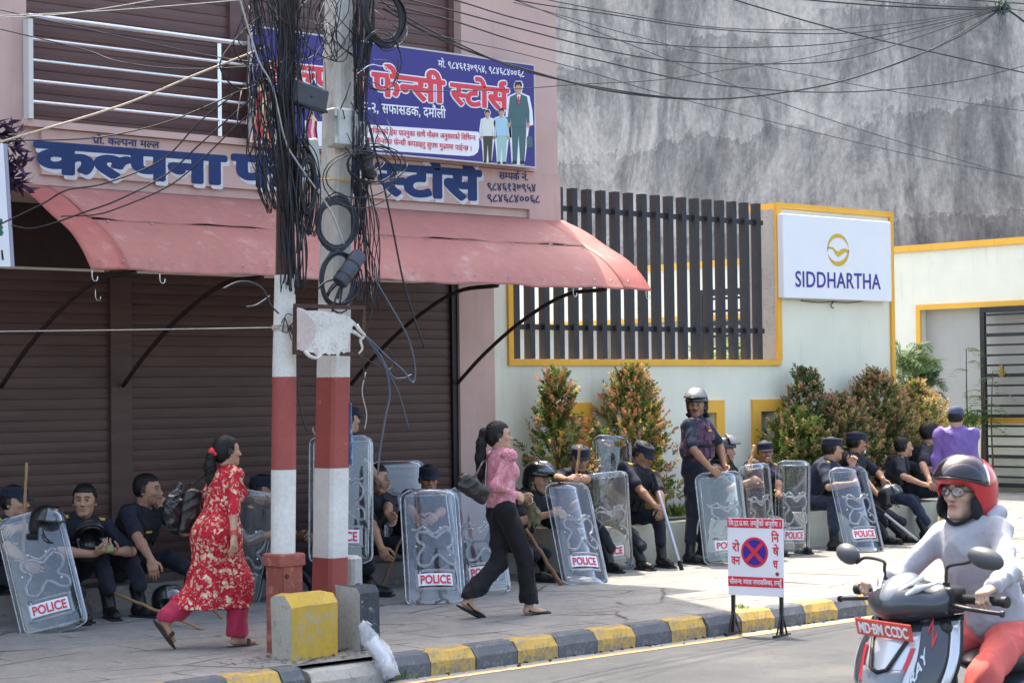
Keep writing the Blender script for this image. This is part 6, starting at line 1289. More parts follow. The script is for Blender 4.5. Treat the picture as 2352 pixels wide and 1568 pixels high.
def shrub(label, base, height, radius, pal_in, pal_tip, n, seed, shape='cone', tipf=.5, group='shrubs in the planter', ll=.064, z0=.10):
    rs = np.random.RandomState(seed); base = np.asarray(base, float); g = thing('shrub', label, 'shrub', base, group=group); Lf = Leaves(); tw = MB()
    lob = rs.uniform(.72, 1.12, 24)
    def rad(t, a):     # crown outline over relative height
        k = lob[int(a / (2 * math.pi) * 8) % 8 + 8 * min(2, int(t * 3))]
        if shape == 'cone': r = (.80 + .9 * t) if t < .22 else (.86 + .16 * math.sin((t - .22) * 9)) * (1 - ((t - .22) / .78) ** 1.9) ** .75 + .08
        elif shape == 'oval': r = math.sin(math.pi * min(.985, (.10 + t * .90) ** .85)) ** .62
        else: r = math.sin(math.pi * min(1, .16 + t * .86)) ** .6
        return radius * 1.12 * r * k
    mb = MB(); mb.tube(catmull([base, base + (.02, .0, height * .3), base + (-.015, .01, height * .62)], 5), np.linspace(.018, .008, 11), 7)
    mb.build('trunk', M_bark, g, True, off=base)
    nb = 26
    for i in range(nb):
        t = rs.uniform(.1, .8); a = rs.uniform(0, 6.28); r = rad(t, a) * .75; p0 = base + (0, 0, height * max(.06, t - .22)); p1 = base + np.array([math.cos(a) * r, math.sin(a) * r, height * t]); tw.tube(catmull([p0, (p0 + p1) / 2 + (0, 0, .03), p1], 3), np.linspace(.007, .003, 7), 5)
    for i in range(n):
        t = z0 + (1 - z0) * rs.uniform(0, 1) ** .95; a = rs.uniform(0, 6.28); q = rs.uniform(0, 1) ** .45; r = rad(t, a % 6.283) * q
        p = base + np.array([math.cos(a) * r, math.sin(a) * r, height * t]); out = unit(np.array([math.cos(a) * (.5 + .5 * q), math.sin(a) * (.5 + .5 * q), .55 + .9 * t]) + rs.normal(0, .28, 3))
        L = rs.uniform(.07, .15) * (1.2 if q > .85 else .9); tip = rs.rand() < tipf * (.45 + .8 * q * (.4 + .6 * t))
        m = rs.randint(5, 8); s_ = unit(np.cross(out, rs.normal(0, 1, 3)))
        base_c = np.array(pal_in[rs.randint(len(pal_in))]) * rs.uniform(.75, 1.25); tip_c = np.array(pal_tip[rs.randint(len(pal_tip))]) * rs.uniform(.8, 1.2)
        for k in range(m):
            f = (k + 1) / m; pp = p + out * L * f + np.array([0, 0, -.01 * f]); s2 = s_ if k % 2 == 0 else np.cross(out, s_)
            c = base_c * (1 - f * .9) + tip_c * f * .9 if tip else base_c
            for sg_ in (-1, 1):
                d = s2 * sg_ * (1 - .45 * f) + out * (.55 + .7 * f); Lf.add(pp, d + rs.normal(0, .12, 3), out + rs.normal(0, .25, 3), ll * rs.uniform(.7, 1.15) * (1 - .3 * f), ll * .40, c * rs.uniform(.85, 1.15))
    tw.build('twigs', M_bark, g, True, off=base); Lf.build('crown', g, base); return g
GR = [(.12, .20, .04), (.085, .15, .03), (.19, .25, .05), (.30, .32, .08)]; RD = [(.66, .24, .14), (.70, .36, .15), (.60, .22, .15), (.70, .48, .20)]
RB = [(.50, .24, .16), (.54, .29, .17), (.44, .24, .14), (.52, .37, .14)]; GD = [(.07, .125, .04), (.10, .155, .05), (.15, .20, .06)]
def pbase(u, v, Y): p = A(u, v, Y); return np.array([p[0], Y, .30]), p[2] - .30
def hedge(label, u, v, Y, r, *a, **k): b, h = pbase(u, v, Y); return shrub(label, b, h, r, *a, **k)
hedge('narrow cone shaped shrub with orange red tips, nearest to the pink pier', 1280, 866, 14.6, .33, GR, RD, 560, 11, tipf=.5)
hedge('broad cone shaped shrub with orange red tips, right of the narrow one', 1450, 858, 14.62, .42, GR, RD, 820, 12, shape='oval', tipf=.6)
hedge('dark green shrub with reddish tips below the white signboard', 1850, 858, 14.70, .33, GD, RB, 520, 13, shape='oval', tipf=.4)
hedge('low light green shrub left of the caps, at the foot of the dark shrub', 1828, 950, 14.5, .40, GR, RB, 640, 14, shape='round', tipf=.3)
hedge('middle reddish brown shrub of the hedge behind the seated caps', 1925, 920, 14.55, .48, GD, RB, 820, 15, shape='round', tipf=.72)
hedge('tall reddish brown shrub at the ochre pillar edge', 2010, 866, 14.62, .56, GD, RB, 1150, 16, shape='round', tipf=.70)
hedge('reddish shrub with yellow green leaves at the right end of the hedge', 2100, 892, 14.70, .54, GR, RB + [(.40, .30, .06)], 1000, 17, shape='round', tipf=.6)
def tuft(label, base, n, L, pal, seed, name='grass_tuft'):
    rs = np.random.RandomState(seed); Lf = Leaves(); base = np.asarray(base, float)
    for i in range(n):
        a = rs.uniform(0, 6.28); Lf.add(base + np.array([rs.normal(0, L * .45), rs.normal(0, .05), 0]), np.array([math.cos(a) * .6, math.sin(a) * .5, 1]) + rs.normal(0, .2, 3), rs.normal(0, 1, 3), L * rs.uniform(.6, 1.1), .016, np.array(pal[i % len(pal)]) * rs.uniform(.7, 1.3))
    o = Lf.build(name, None, base); o.location = base; return tag(o, label, 'plant')
tuft('tuft of bright green grass between the seated and the standing policeman', A(1556, 1186, 14.3), 220, .17, GR, 5)
tuft('small weeds growing at the kerb edge left of the no parking sign', (12.0, 10.53, .0), 16, .05, GR, 6); tuft('sparse weeds at the foot of the plastic bag', (8.35, 10.40, -.16), 26, .07, GR, 7)
# --- areca palms and thin plants inside the yard
def palm(label, base, h, n, seed, flen=.9, group='palms in the yard', stems=3, col=((.10, .17, .05), (.16, .24, .07), (.06, .12, .035))):
    rs = np.random.RandomState(seed); base = np.asarray(base, float); g = thing('palm', label, 'palm', base, group=group); Lf = Leaves()
    tops = []
    for k in range(stems):
        a = rs.uniform(0, 6.28); tp = base + np.array([math.cos(a) * .14, math.sin(a) * .14, max(.4, h - flen * .62) * rs.uniform(.8, 1.02)]); mb = MB(); mb.tube(catmull([base + np.array([math.cos(a) * .05, math.sin(a) * .05, 0]), (base + tp) / 2, tp], 4), np.linspace(.028, .016, 9), 8); mb.build('stem', mat('palm stem', (.16, .17, .07), .7) if k == 0 and seed == 1 else M_bark, g, True, off=base); tops.append(tp)
    for i in range(n):
        tp = tops[i % stems]; a = rs.uniform(0, 6.28); el = rs.uniform(.5, 1.35); L = flen * rs.uniform(.7, 1.1); d0 = np.array([math.cos(a) * math.cos(el), math.sin(a) * math.cos(el), math.sin(el)])
        pts = [tp + d0 * L * t + np.array([0, 0, -1]) * L * .55 * t * t * t * (1.4 - .4 * math.sin(el)) for t in np.linspace(0, 1, 12)]; mb = MB(); mb.tube(pts, np.linspace(.006, .002, 12), 5); mb.build('frond', mat('frond rib', (.16, .2, .06), .6) if i == 0 and seed == 1 else M_bark, g, True, off=base)
        c0 = np.array(col[rs.randint(len(col))])
        for t in np.linspace(.18, .98, 20):
            k = t * 11; j = int(min(k, 10)); p = pts[j] + (pts[j + 1] - pts[j]) * (k - j); tg = unit(pts[j + 1] - pts[j]); sd_ = unit(np.cross(tg, (0, 0, 1.)))
            for sg_ in (-1, 1): Lf.add(p, sd_ * sg_ + tg * .8 + np.array([0, 0, -.18 + .25 * (1 - t)]) + rs.normal(0, .06, 3), np.cross(sd_ * sg_, tg) * sg_ + (0, 0, .2), flen * .30 * (math.sin(math.pi * min(1, t * .9 + .08)) + .12), .022, c0 * rs.uniform(.8, 1.25))
    Lf.build('foliage', g, base); return g
def pp(u, v, X): p = onX(u, v, X); return np.array([p[0], p[1], .1]), p[2]
b_, h_ = pp(2090, 720, 25.5); palm('feathery green palm right behind the ochre pillar edge', b_, h_ * .9, 24, 1, .95)
b_, h_ = pp(2128, 800, 26.5); palm('lower green palm in front of the ochre recess frame', b_, h_ * .95, 20, 2, .8)
b_, h_ = pp(1690, 690, 25.0); palm('bright green palm behind the black gate leaf and slats', b_, h_ * .86, 14, 3, 1.0, col=((.22, .32, .08), (.3, .4, .12), (.14, .22, .06)))
b_, h_ = pp(1590, 728, 26.5); palm('palm behind the middle of the slatted fence', b_, h_ * .88, 9, 4, .8, col=((.22, .32, .08), (.14, .22, .06)))
def thin_plant(label, base, h, seed, nl=26):
    rs = np.random.RandomState(seed); base = np.asarray(base, float); g = thing('sapling', label, 'sapling', base, group='thin saplings by the yard wall'); tp = base + (rs.uniform(-.05, .05), rs.uniform(-.1, .1), h); mb = MB(); mb.tube(catmull([base, base * .5 + tp * .5 + (0, .03, 0), tp], 5), np.linspace(.018, .007, 11), 7); mb.build('stem', M_bark, g, True, off=base); Lf = Leaves()
    for i in range(7):
        t = rs.uniform(.45, 1); a = rs.uniform(0, 6.28); p = base + (tp - base) * t; d = np.array([math.cos(a), math.sin(a), .5])
        for k in range(9):
            q = p + d * .04 * k + np.array([0, 0, -.004 * k * k]); 
            for sg_ in (-1, 1): Lf.add(q, np.cross(d, (0, 0, 1)) * sg_ + d * .6 + (0, 0, -.2), rs.normal(0, .4, 3) + (0, 0, 1), .12, .028, np.array((.10, .18, .05)) * rs.uniform(.7, 1.5))
    Lf.build('foliage', g, base); return g
b_, h_ = pp(2225, 800, 27.5); thin_plant('tall thin sapling in front of the grey recess beside the gate', (b_[0], b_[1], .36), h_ - .36, 1)
b_, h_ = pp(2252, 900, 27.5); thin_plant('short thin sapling close to the gate post', (b_[0], b_[1], .36), h_ - .36, 2); b_, h_ = pp(2325, 890, 28.3); thin_plant('leafy sapling behind the bars of the open gate', (27.5, b_[1], .36), h_ - .3, 3, 40); b_, h_ = pp(2345, 860, 28.3); thin_plant('pale leafy sapling behind the gate at the right edge', (27.45, b_[1], .36), h_ - .3, 4, 40)
tuft('leafy undergrowth at the foot of the thin saplings', onX(2222, 985, 27.4), 160, .42, GR, 9, 'undergrowth')
# --- purple trailing plant at the left edge
rs = np.random.RandomState(21); pg = thing('purple_plant', 'trailing plant with dark purple leaves at the left edge beside the signboard', 'plant', A(10, 360, 13.15)); og_ = A(10, 360, 13.15); Lf = Leaves()
for (u0, v0, u1, v1, n) in ((-20, 330, 42, 305, 26), (-30, 350, 40, 340, 22), (-10, 400, 36, 372, 20), (0, 420, 55, 432, 26), (-15, 400, 30, 420, 22), (20, 425, 62, 375, 12), (-30, 310, 20, 290, 18), (-40, 380, 10, 380, 26)):
    a, b = A(u0, v0, 13.2), A(u1, v1, 13.1); mb = MB(); P = catmull([a, (a + b) / 2 + (0, 0, .03), b], 5); mb.tube(P, .006, 5); mb.build('stem', mat('purple stem', (.06, .03, .05), .6), pg, True, off=og_)
    for i in range(n): k = rs.randint(len(P)); Lf.add(P[k] + rs.normal(0, .015, 3), (b - a) / np.linalg.norm(b - a) + rs.normal(0, .7, 3), rs.normal(0, 1, 3), rs.uniform(.08, .15), .035, np.array((.045, .022, .055)) * rs.uniform(.6, 1.6))
Lf.build('foliage', pg, og_)
# ================================================================== CABLES AND POLE FITTINGS
M_cab = mat('black cable sheath', (.018, .019, .023), .5, .3, 30, spec=.4); M_cabb = mat('grey blue cable sheath', (.085, .11, .15), .5, .2, 20); M_cabw = mat('pale cable sheath', (.42, .40, .36), .6, .2, 20); M_rope = mat('beige rope', (.55, .45, .34), .8, .3, 40); M_cabs = mat('slate cable sheath', (.04, .047, .062), .5, .3, 30)
def cable(label, pts, r=.006, m=None, Y=11.0, Y2=None, group='cables strung across the street', n=8, name='cable'):
    K = len(pts); Ys = np.linspace(Y, Y if Y2 is None else Y2, K); P = catmull([A(u, v, y) for (u, v), y in zip(pts, Ys)], n); mb = MB(); mb.tube(P - P[0], r, 6); o = mb.build(name, m or M_cab, None, True); o.location = P[0]; return tag(o, label, 'cable', group)
HY = 12.6
for label, pts, r, m in (
    ('thick black cable sagging lowest across the grey wall', [(880, 20), (1000, 85), (1130, 136), (1342, 197), (1490, 221), (1637, 228), (1785, 215), (1933, 187), (2080, 138), (2203, 84), (2302, 20)], .0085, M_cab),
    ('black cable running with the thickest one into the knot', [(890, 14), (1010, 80), (1194, 160), (1391, 203), (1560, 225), (1700, 224), (1850, 204), (2000, 167), (2140, 113), (2302, 19)], .006, M_cab),
    ('black cable dipping to the middle of the grey wall and rising to the right edge', [(870, 5), (1030, 45), (1194, 97), (1391, 143), (1588, 187), (1785, 208), (1933, 212), (2080, 203), (2228, 182), (2390, 142)], .006, M_cab),
    ('black cable third from the top where it leaves the pink wall', [(860, -20), (1040, 25), (1194, 66), (1391, 116), (1539, 140), (1687, 147), (1883, 144), (1990, 125), (2130, 78), (2302, 20)], .006, M_cab),
    ('black cable second from the top where it leaves the pink wall', [(900, -40), (1050, 2), (1194, 45), (1391, 88), (1563, 106), (1736, 109), (1933, 98), (2130, 59), (2302, 20)], .006, M_cab),
    ('black cable topmost of those leaving the pink wall', [(1000, -45), (1194, 2), (1391, 32), (1588, 62), (1785, 76), (1982, 74), (2179, 42), (2302, 18)], .0055, M_cab),
    ('thin black cable just above the white ledge stain', [(1180, -20), (1268, 2), (1440, 34), (1637, 63), (1800, 69), (1933, 66), (2130, 45), (2302, 17)], .0045, M_cab),
    ('thin grey wire falling steeply to the right edge, lower of the pair', [(1040, -45), (1194, 5), (1440, 100), (1687, 197), (1920, 280), (2130, 345), (2352, 411), (2400, 425)], .0035, M_cabs),
    ('thin grey wire ending at the middle of the right edge', [(1180, 6), (1268, 30), (1440, 78), (1637, 128), (1840, 170), (2031, 207), (2190, 232), (2400, 262)], .0035, M_cabs),
    ('thin grey wire passing low over the fence top toward the right edge', [(900, 60), (1050, 92), (1194, 123), (1360, 168), (1539, 221), (1834, 295), (2130, 364), (2400, 416)], .0035, M_cabs),
    ('thin black wire crossing the shop sign and rising to the knot', [(850, 204), (1000, 210), (1194, 204), (1330, 194), (1490, 186), (1600, 172), (1687, 158), (1883, 128), (2080, 80), (2302, 22)], .004, M_cab)):
    cable(label, pts, r, m, 11.1, HY)
for label, pts, r in (('straight dark cable crossing the whole grey wall diagonally', [(1640, -22), (1687, 0), (1933, 71), (2150, 122), (2400, 178)], .0075), ('upper dark cable reaching the knot from the top edge', [(1800, -8), (1854, 0), (2031, 14), (2228, 22), (2302, 18)], .0085), ('dark cable close under the top edge left of the knot', [(1900, -8), (1982, 0), (2130, 12), (2228, 17), (2302, 16)], .007), ('dark cable in the upper right corner', [(2180, -8), (2228, 0), (2352, 9), (2400, 13)], .007), ('heavy cable leaving the knot down to the right edge', [(2302, 18), (2325, 30), (2352, 50), (2400, 84)], .012), ('thin cable leaving the knot to the right', [(2302, 18), (2340, 24), (2400, 34)], .005)):
    cable(label, pts, r, M_cab, HY, HY)
for label, pts, r, m in (('pale thin wire highest at the left edge', [(-40, 52), (0, 42), (164, 31), (356, 0), (420, -12)], .0035, M_cabw), ('pale thin wire just above the top steel bar', [(-40, 41), (0, 37), (246, 25), (547, 1), (620, -8)], .0035, M_cabw), ('dark wire sloping across the steel railing', [(-40, 15), (0, 23), (192, 66), (465, 125), (575, 142), (640, 150)], .0045, M_cabs), ('dark wire sagging over the lower steel bars', [(-40, 57), (0, 67), (192, 114), (274, 142), (410, 158), (575, 153), (640, 140)], .0045, M_cabs),
    ('beige rope rising from the left edge to the pole', [(-40, 345), (0, 327), (274, 244), (450, 172), (608, 110)], .008, M_rope), ('dark wire passing over the small blue lettering', [(-20, 326), (33, 323), (192, 319), (301, 302), (410, 271), (547, 211), (620, 170)], .005, M_cab), ('dark wire looping down onto the awning, upper of three', [(-10, 520), (96, 469), (153, 437), (246, 420), (375, 365), (465, 274), (575, 192), (640, 150)], .006, M_cab), ('dark wire looping down onto the awning, middle of three', [(27, 518), (68, 525), (115, 515), (192, 488), (274, 458), (383, 400), (465, 326), (575, 230), (650, 180)], .006, M_cab), ('dark wire looping down onto the awning, lowest of three', [(140, 497), (219, 493), (274, 477), (383, 430), (457, 373), (547, 285), (640, 210)], .005, M_cab),
    ('pale wire stretched level in front of the shutters', [(-60, 762), (0, 761), (320, 757), (630, 752)], .0035, M_cabw)):
    cable(label, pts, r, m, 12.2, 11.05)
cable('pale cable slanting down across both poles', [(540, -30), (551, 0), (592, 134), (626, 200), (654, 319), (682, 372), (757, 481), (790, 560)], .0065, M_cabw, 10.9, 10.95)
cable('thin white wire twisted over the blue sign', [(820, 170), (850, 150), (872, 152), (890, 158), (895, 182)], .003, M_panelw, 11.0)
kn = A(2302, 18, HY); ct = thing('cable_knot', 'knot of cables and green cord with hanging ends near the upper right corner', 'cable knot', kn); rs = np.random.RandomState(4); mb = MB()
for i in range(26): a = rs.normal(0, .05, 3); mb.tube(catmull([a, rs.normal(0, .055, 3), rs.normal(0, .05, 3), rs.normal(0, .06, 3)], 5), .006, 5)
tag(mb.build('windings', mat('green grey cord', (.10, .15, .13), .7, .5, 40), ct, True), kind='stuff'); mb = MB()
for i in range(16):
    L = rs.uniform(.12, .45); x = rs.normal(0, .035); mb.tube(catmull([(x, 0, 0), (x + rs.normal(0, .03), rs.normal(0, .02), -L * .5), (x + rs.normal(0, .05), rs.normal(0, .03), -L)], 5), .0045, 5)
mb.tube(catmull([(.01, 0, 0), (.02, 0, -.5), (.035, 0, -.95)], 5), .003, 5)
tag(mb.build('hanging_ends', mat('pale cord ends', (.30, .33, .30), .7, .5, 40), ct, True), kind='stuff')
# --- the tangles round the two poles
rs = np.random.RandomState(17); mb = MB()
def strand(cols, Y0, r, jit, nn=6):
    P = catmull([A(u + rs.normal(0, jit), v + rs.normal(0, 6), Y0 + rs.normal(0, .045)) for u, v in cols], nn); mb.tube(P, r, 5)
for i in range(52):
    a = rs.uniform(0, 1); u0 = 562 + 150 * a; sp = rs.normal(0, 1); um = 612 + 80 * a + sp * 6; ue = 642 + 50 * a + sp * 5; vend = rs.choice([420, 560, 640, 700, 720], p=[.1, .15, .25, .3, .2])
    pts = [(u0 + rs.normal(0, 10), -40), ((u0 + um) / 2 + rs.normal(0, 9), 90), (um, 210), ((um + ue) / 2, 330), (ue, 460), (ue + 6, 580), (ue + 6, 660), (ue + 2, 740)]
    k = 3 + int((vend - 300) / 90); strand(pts[:max(4, min(8, k))], 10.98, rs.choice([.003, .0042, .0058]), 4)
for i in range(26):   # long loops swinging off the left pole
    u, v = rs.uniform(560, 745), rs.uniform(-20, 330); dr = rs.uniform(30, 120); dx = rs.normal(0, 45); strand([(u, v - dr), (u + dx * .6, v - dr * .2), (u + dx, v + dr * .5), (u + dx * .5, v + dr), (u - dx * .2, v + dr * .6), (u + 10, v - 10)], 10.98, rs.choice([.003, .0045, .0055]), 5)
for i in range(22): u = rs.uniform(585, 640); strand([(u - 10, 150), (u - 6 + rs.normal(0, 9), 260), (u + rs.normal(0, 8), 340), (u + rs.normal(0, 10) + 8, 420), (u + 22, 480)], 10.98, .004, 5)
for i in range(14): u = rs.uniform(700, 735); strand([(u - 25, 320), (u, 380), (u + 6, 470), (u - 8, 540), (u - 20, 470), (u - 15, 400)], 10.98, .0045, 4)
tg = mb.build('cable_bundle', M_cab, None, True, off=(7.9, 11, 3)); tg.location = (7.9, 11, 3); tag(tg, 'dense tangle of black cables hanging down the slim pole', 'cable bundle', kind='stuff')
mb = MB()
for i in range(26):
    a = rs.uniform(0, 1); u0 = 806 + 60 * a; um = 814 + 28 * a; pts = [(u0 + rs.normal(0, 12), -40), (u0 * .6 + um * .4, 70), (um, 190), (um - 4, 320), (um - 6 + rs.normal(0, 6), 430), (um - 4 + rs.normal(0, 10), 540), (um + rs.normal(0, 14), 640), (um + rs.normal(0, 22), 730)]
    strand(pts[:rs.choice([4, 5, 5, 6, 6, 7, 8])], 11.10, rs.choice([.003, .004, .0055]), 3)
for i in range(16): u, v = rs.uniform(800, 880), rs.uniform(60, 420); dr = rs.uniform(30, 90); dx = rs.uniform(-30, 75); strand([(u, v - dr), (u + dx * .7, v - dr * .3), (u + dx, v + dr * .4), (u + dx * .4, v + dr), (u - 12, v + dr * .4)], 11.05, rs.choice([.003, .0045]), 5)
for i in range(9): u = rs.uniform(725, 800); strand([(u, -30), (u + rs.normal(0, 25), 30), (u + rs.normal(0, 30), 90), (u + rs.normal(0, 25), 140), (u + 10, 60)], 11.05, .004, 6)
for i in range(16): u = rs.uniform(826, 850); strand([(u, 420), (u + rs.normal(6, 8), 520), (u + rs.normal(12, 12), 620), (u + rs.normal(14, 16), 700)], 11.05, .004, 4)
tg = mb.build('cable_bundle', M_cab, None, True, off=(8.6, 11, 3)); tg.location = (8.6, 11, 3); tag(tg, 'dense tangle of black cables on the right side of the square pole', 'cable bundle', kind='stuff')
def coil(label, c, ru, rv, turns, Y, r=.006, m=None, jit=.10, tilt=0, parent=None):
    c0 = A(*c, Y); P = []
    e1 = (A(c[0] + 10, c[1], Y) - c0) / 10; e2 = (A(c[0], c[1] + 10, Y) - c0) / 10; ct_, st_ = math.cos(tilt), math.sin(tilt)
    j = rs.normal(0, jit, (turns + 1, 4))
    for k in range(turns * 22):
        t = k / 22; i = int(t); f = t - i; jj = j[i] * (1 - f) + j[i + 1] * f; a = 2 * math.pi * t
        x, y = math.cos(a) * ru * (1 + jj[0]) + jj[2] * ru * .5, math.sin(a) * rv * (1 + jj[1]) + jj[3] * rv * .5; x, y = x * ct_ - y * st_, x * st_ + y * ct_
        P.append(e1 * x + e2 * y + np.array([0, -.012 * abs(jj[0]) * 8 - .02 * rs.rand() * .1, 0]))
    mb = MB(); mb.tube(P, r, 6); o = mb.build('cable_coil', m or M_cab, None, True); o.location = c0; return tag(o, label, 'cable coil', 'coils of spare cable on the poles')
coil('big round coil of black cable below the grey meter box', (772, 515), 42, 56, 13, 11.07, .0075, M_cabs, .09)
coil('lower coil of black cable behind the dark cylinder', (775, 640), 38, 62, 9, 11.07, .0065, M_cabs, .12)
coil('large coil of black cable high at the right of the square pole', (880, 38), 42, 62, 16, 11.0, .0075, M_cab, .10, -.2)
coil('loose ring of thin cable right of the grey meter box', (858, 378), 58, 44, 4, 10.95, .0045, M_cab, .12)
coil('narrow hank of black and blue cable between the poles', (705, 425), 17, 58, 11, 10.95, .006, M_cab, .12)
coil('wide loop of thin cable swinging over the square pole', (820, 410), 72, 62, 2, 10.92, .0045, M_cab, .15)
coil('single big ring of cable in front of the printed letters', (870, 140), 48, 66, 2, 10.95, .0045, M_cab, .1)
for label, pts, m, r in (('blue grey cable looping out to the right of the torn frame', [(838, 770), (860, 790), (885, 815), (925, 850), (948, 878), (954, 850), (945, 800), (930, 760), (890, 690), (860, 640)], M_cabb, .006), ('blue grey cable hanging in a deep loop in front of the shutter', [(838, 772), (870, 810), (900, 862), (925, 868), (945, 860)], M_cabb, .0055), ('blue grey cable dangling straight toward the ground', [(840, 772), (880, 830), (895, 900), (885, 960), (872, 1040), (868, 1090)], M_cabb, .007), ('thin blue grey cable dangling furthest right', [(840, 775), (882, 840), (915, 900), (940, 985)], M_cabb, .004), ('black cable looping under the torn frame', [(830, 820), (860, 835), (890, 850), (905, 830), (890, 800)], M_cab, .0045), ('long black cable drooping from the coil past the awning edge', [(845, 280), (880, 420), (905, 540), (925, 640), (948, 720), (975, 800)], M_cab, .007), ('black cable drooping beside the cylinder', [(850, 420), (872, 560), (862, 680), (835, 790), (838, 900)], M_cab, .005),
    ('bent grey cable end sticking out left of the white pole band', [(512, 663), (545, 648), (575, 648), (605, 665), (622, 700), (640, 720)], M_cabs, .006), ('short grey cable end left of the round pole', [(566, 705), (590, 700), (620, 680)], M_cabs, .007), ('dark cables dangling between the two poles', [(690, 830), (685, 900), (695, 960), (705, 990)], M_cab, .006), ('thin pale wire hanging right of the red band', [(840, 855), (832, 900), (842, 950), (838, 985)], M_cabw, .004)):
    cable(label, pts, r, m, 11.02, None, 'loose cable ends around the poles')
# boxes fixed to the poles
def px_box(name, label, quad, Y, th, m, cat, bev=None):
    P = [A(u, v, Y) for u, v in quad]; c = sum(P) / 4; g = thing(name, label, cat, c); mb = MB(); x = unit(P[1] - P[0] + P[2] - P[3]); y = unit(P[0] - P[3] + P[1] - P[2]); y = unit(y - x * (x @ y)); n = np.cross(x, y); n = n if n[1] < 0 else -n
    hx = np.linalg.norm(P[1] - P[0] + P[2] - P[3]) / 4; hy = np.linalg.norm(P[0] - P[3] + P[1] - P[2]) / 4; rot = np.stack([x, np.cross(n, x), n], 1)
    mb.obox(-n * th / 2, (hx, hy, th / 2), rot, bev=.012); mb.build('box_body', m, g); return g, rot, hx, hy, n
M_bbox = mat('dark slate plastic box', (.045, .05, .06), .5, .2, 10); M_gbox = worn_mat('weathered grey box plastic', (.56, .56, .52), (.40, .39, .35), .36, 6, .55)
g, rot, hx, hy, n = px_box('junction_box', 'tilted flat black plastic box tied between the two poles', [(686, 184), (764, 212), (745, 259), (668, 233)], 10.93, .06, M_bbox, 'junction box'); mb = MB(); mb.obox(n * .003 - rot[:, 1] * (hy - .012), (hx, .008, .006), rot); mb.build('lid_edge', M_black, g)
mb = MB(); mb.lathe([(0, .004), (.006, .003), (.008, 0)], 8, n * .002, rot=rot); mb.build('screw', M_black, g)
g, rot, hx, hy, n = px_box('meter_box', 'weathered pale grey meter box with hinges on the square pole', [(772, 246), (826, 251), (826, 341), (769, 335)], 11.10, .12, M_gbox, 'meter box')
mb = MB(); mb.obox(n * .012, (hx * .92, hy * .93, .014), rot, bev=.010); lid = mb.build('lid', M_gbox, g); mb = MB(); mb.obox(n * .028 + rot[:, 0] * hx * .35 + rot[:, 1] * hy * .05, (hx * .24, hy * .52, .002), rot); mb.build('label_plate', M_bbox if False else mat('faded label', (.36, .36, .34), .6, .3, 60), lid)
for y in (-.7, .7): mb = MB(); mb.obox(-rot[:, 0] * (hx + .008) + rot[:, 1] * hy * y, (.012, .025, .018), rot); mb.build('hinge', M_gbox, g)
mb = MB(); mb.obox(rot[:, 0] * (hx + .02), (.03, .05, .006), rot, bev=.004); mb.build('clasp', M_gbox, g)
px_box('junction_box', 'small pale grey box half hidden left of the square pole', [(711, 318), (737, 316), (737, 402), (711, 404)], 11.16, .07, M_gbox, 'junction box')
a, b = A(826, 584, 10.98), A(781, 648, 10.98); sc_ = thing('splice_closure', 'dark grey cylindrical cable closure slung across the lower coil', 'cable closure', a); d = unit(b - a); L = np.linalg.norm(b - a); mb = MB(); mb.tube([-d * .012, d * .0, d * .02, d * L * .5, d * L, d * (L + .01)], [.03, .052, .058, .058, .058, .05], 22); mb.build('casing', mat('slate closure plastic', (.062, .072, .09), .5, .15, 15), sc_, 40)
for k in (.35, .78): mb = MB(); mb.tube([d * L * k, d * (L * k + .012)], .0605, 22); mb.build('band', M_cab, sc_, 40)
mb = MB()
for i in range(7): e = rs.normal(0, .025, 3); mb.tube(catmull([d * L + e * .8, d * (L + .05) + e * 1.5, d * (L + .09) + e * 2 + (0, 0, -.03)], 4), .007, 6)
tag(mb.build('cable_tails', M_cab, sc_, True), kind='stuff')
c = A(843, 372, 10.95); S = Sdf(.008); S.ell((0, 0, 0), (.05, .05, .11), k=.02); S.cap((.0, 0, .05), (.0, 0, .17), .035, .02, k=.03); S.ell((.02, -.02, -.08), (.045, .04, .05), k=.03); V_, Q_, c_ = S.mesh(); V_ = wrinkle(V_, Q_, .012, 30, 2); o = fast_mesh('wrapped_joint', V_, Q_, M_cab); o.location = c; tag(o, 'lumpy black taped cable joint at the right of the meter box', 'cable joint')
# the torn poster frame
fY = 10.92; fr_ = thing('poster_frame', 'rusty steel poster frame with torn white sheeting across both poles', 'poster frame', A(757, 757, fY)); of_ = A(757, 757, fY)
cor = [(679, 702), (835, 707), (830, 814), (677, 809)]
for i in range(4):
    a, b = A(*cor[i], fY), A(*cor[(i + 1) % 4], fY); mb = MB(); dd = unit(b - a); mb.obox((a + b) / 2, (np.linalg.norm(b - a) / 2 + (.012 if i % 2 == 0 else -.012), .012, .014), frame(dd, np.array([0, -1., 0]))); mb.build('frame_bar', M_rust, fr_, off=of_)
M_torn = worn_mat('torn white sheeting', (.66, .63, .57), (.42, .38, .31), .46, 9, .8)
tp = [(683, 706), (720, 713), (758, 718), (790, 722), (818, 742), (809, 752), (814, 764), (802, 768), (806, 780), (797, 790), (801, 802), (789, 812), (783, 806), (776, 830), (771, 812), (757, 816), (748, 810), (735, 822), (722, 810), (700, 806), (682, 804)]
rr_ = np.random.RandomState(2); TP = []
for i in range(len(tp)):     # ragged outline of the flat torn sheet
    u0, v0 = tp[i]; u1, v1 = tp[(i + 1) % len(tp)]
    for k in range(3): t = k / 3; TP.append((u0 + (u1 - u0) * t + (rr_.normal(0, 1.6) if k else 0), v0 + (v1 - v0) * t + (rr_.normal(0, 1.6) if k else 0)))
mb = MB(); mb.poly([A(u, v, fY - .016) for u, v in TP], (0, .003, 0)); mb.build('torn_sheet', M_torn, fr_, off=of_)
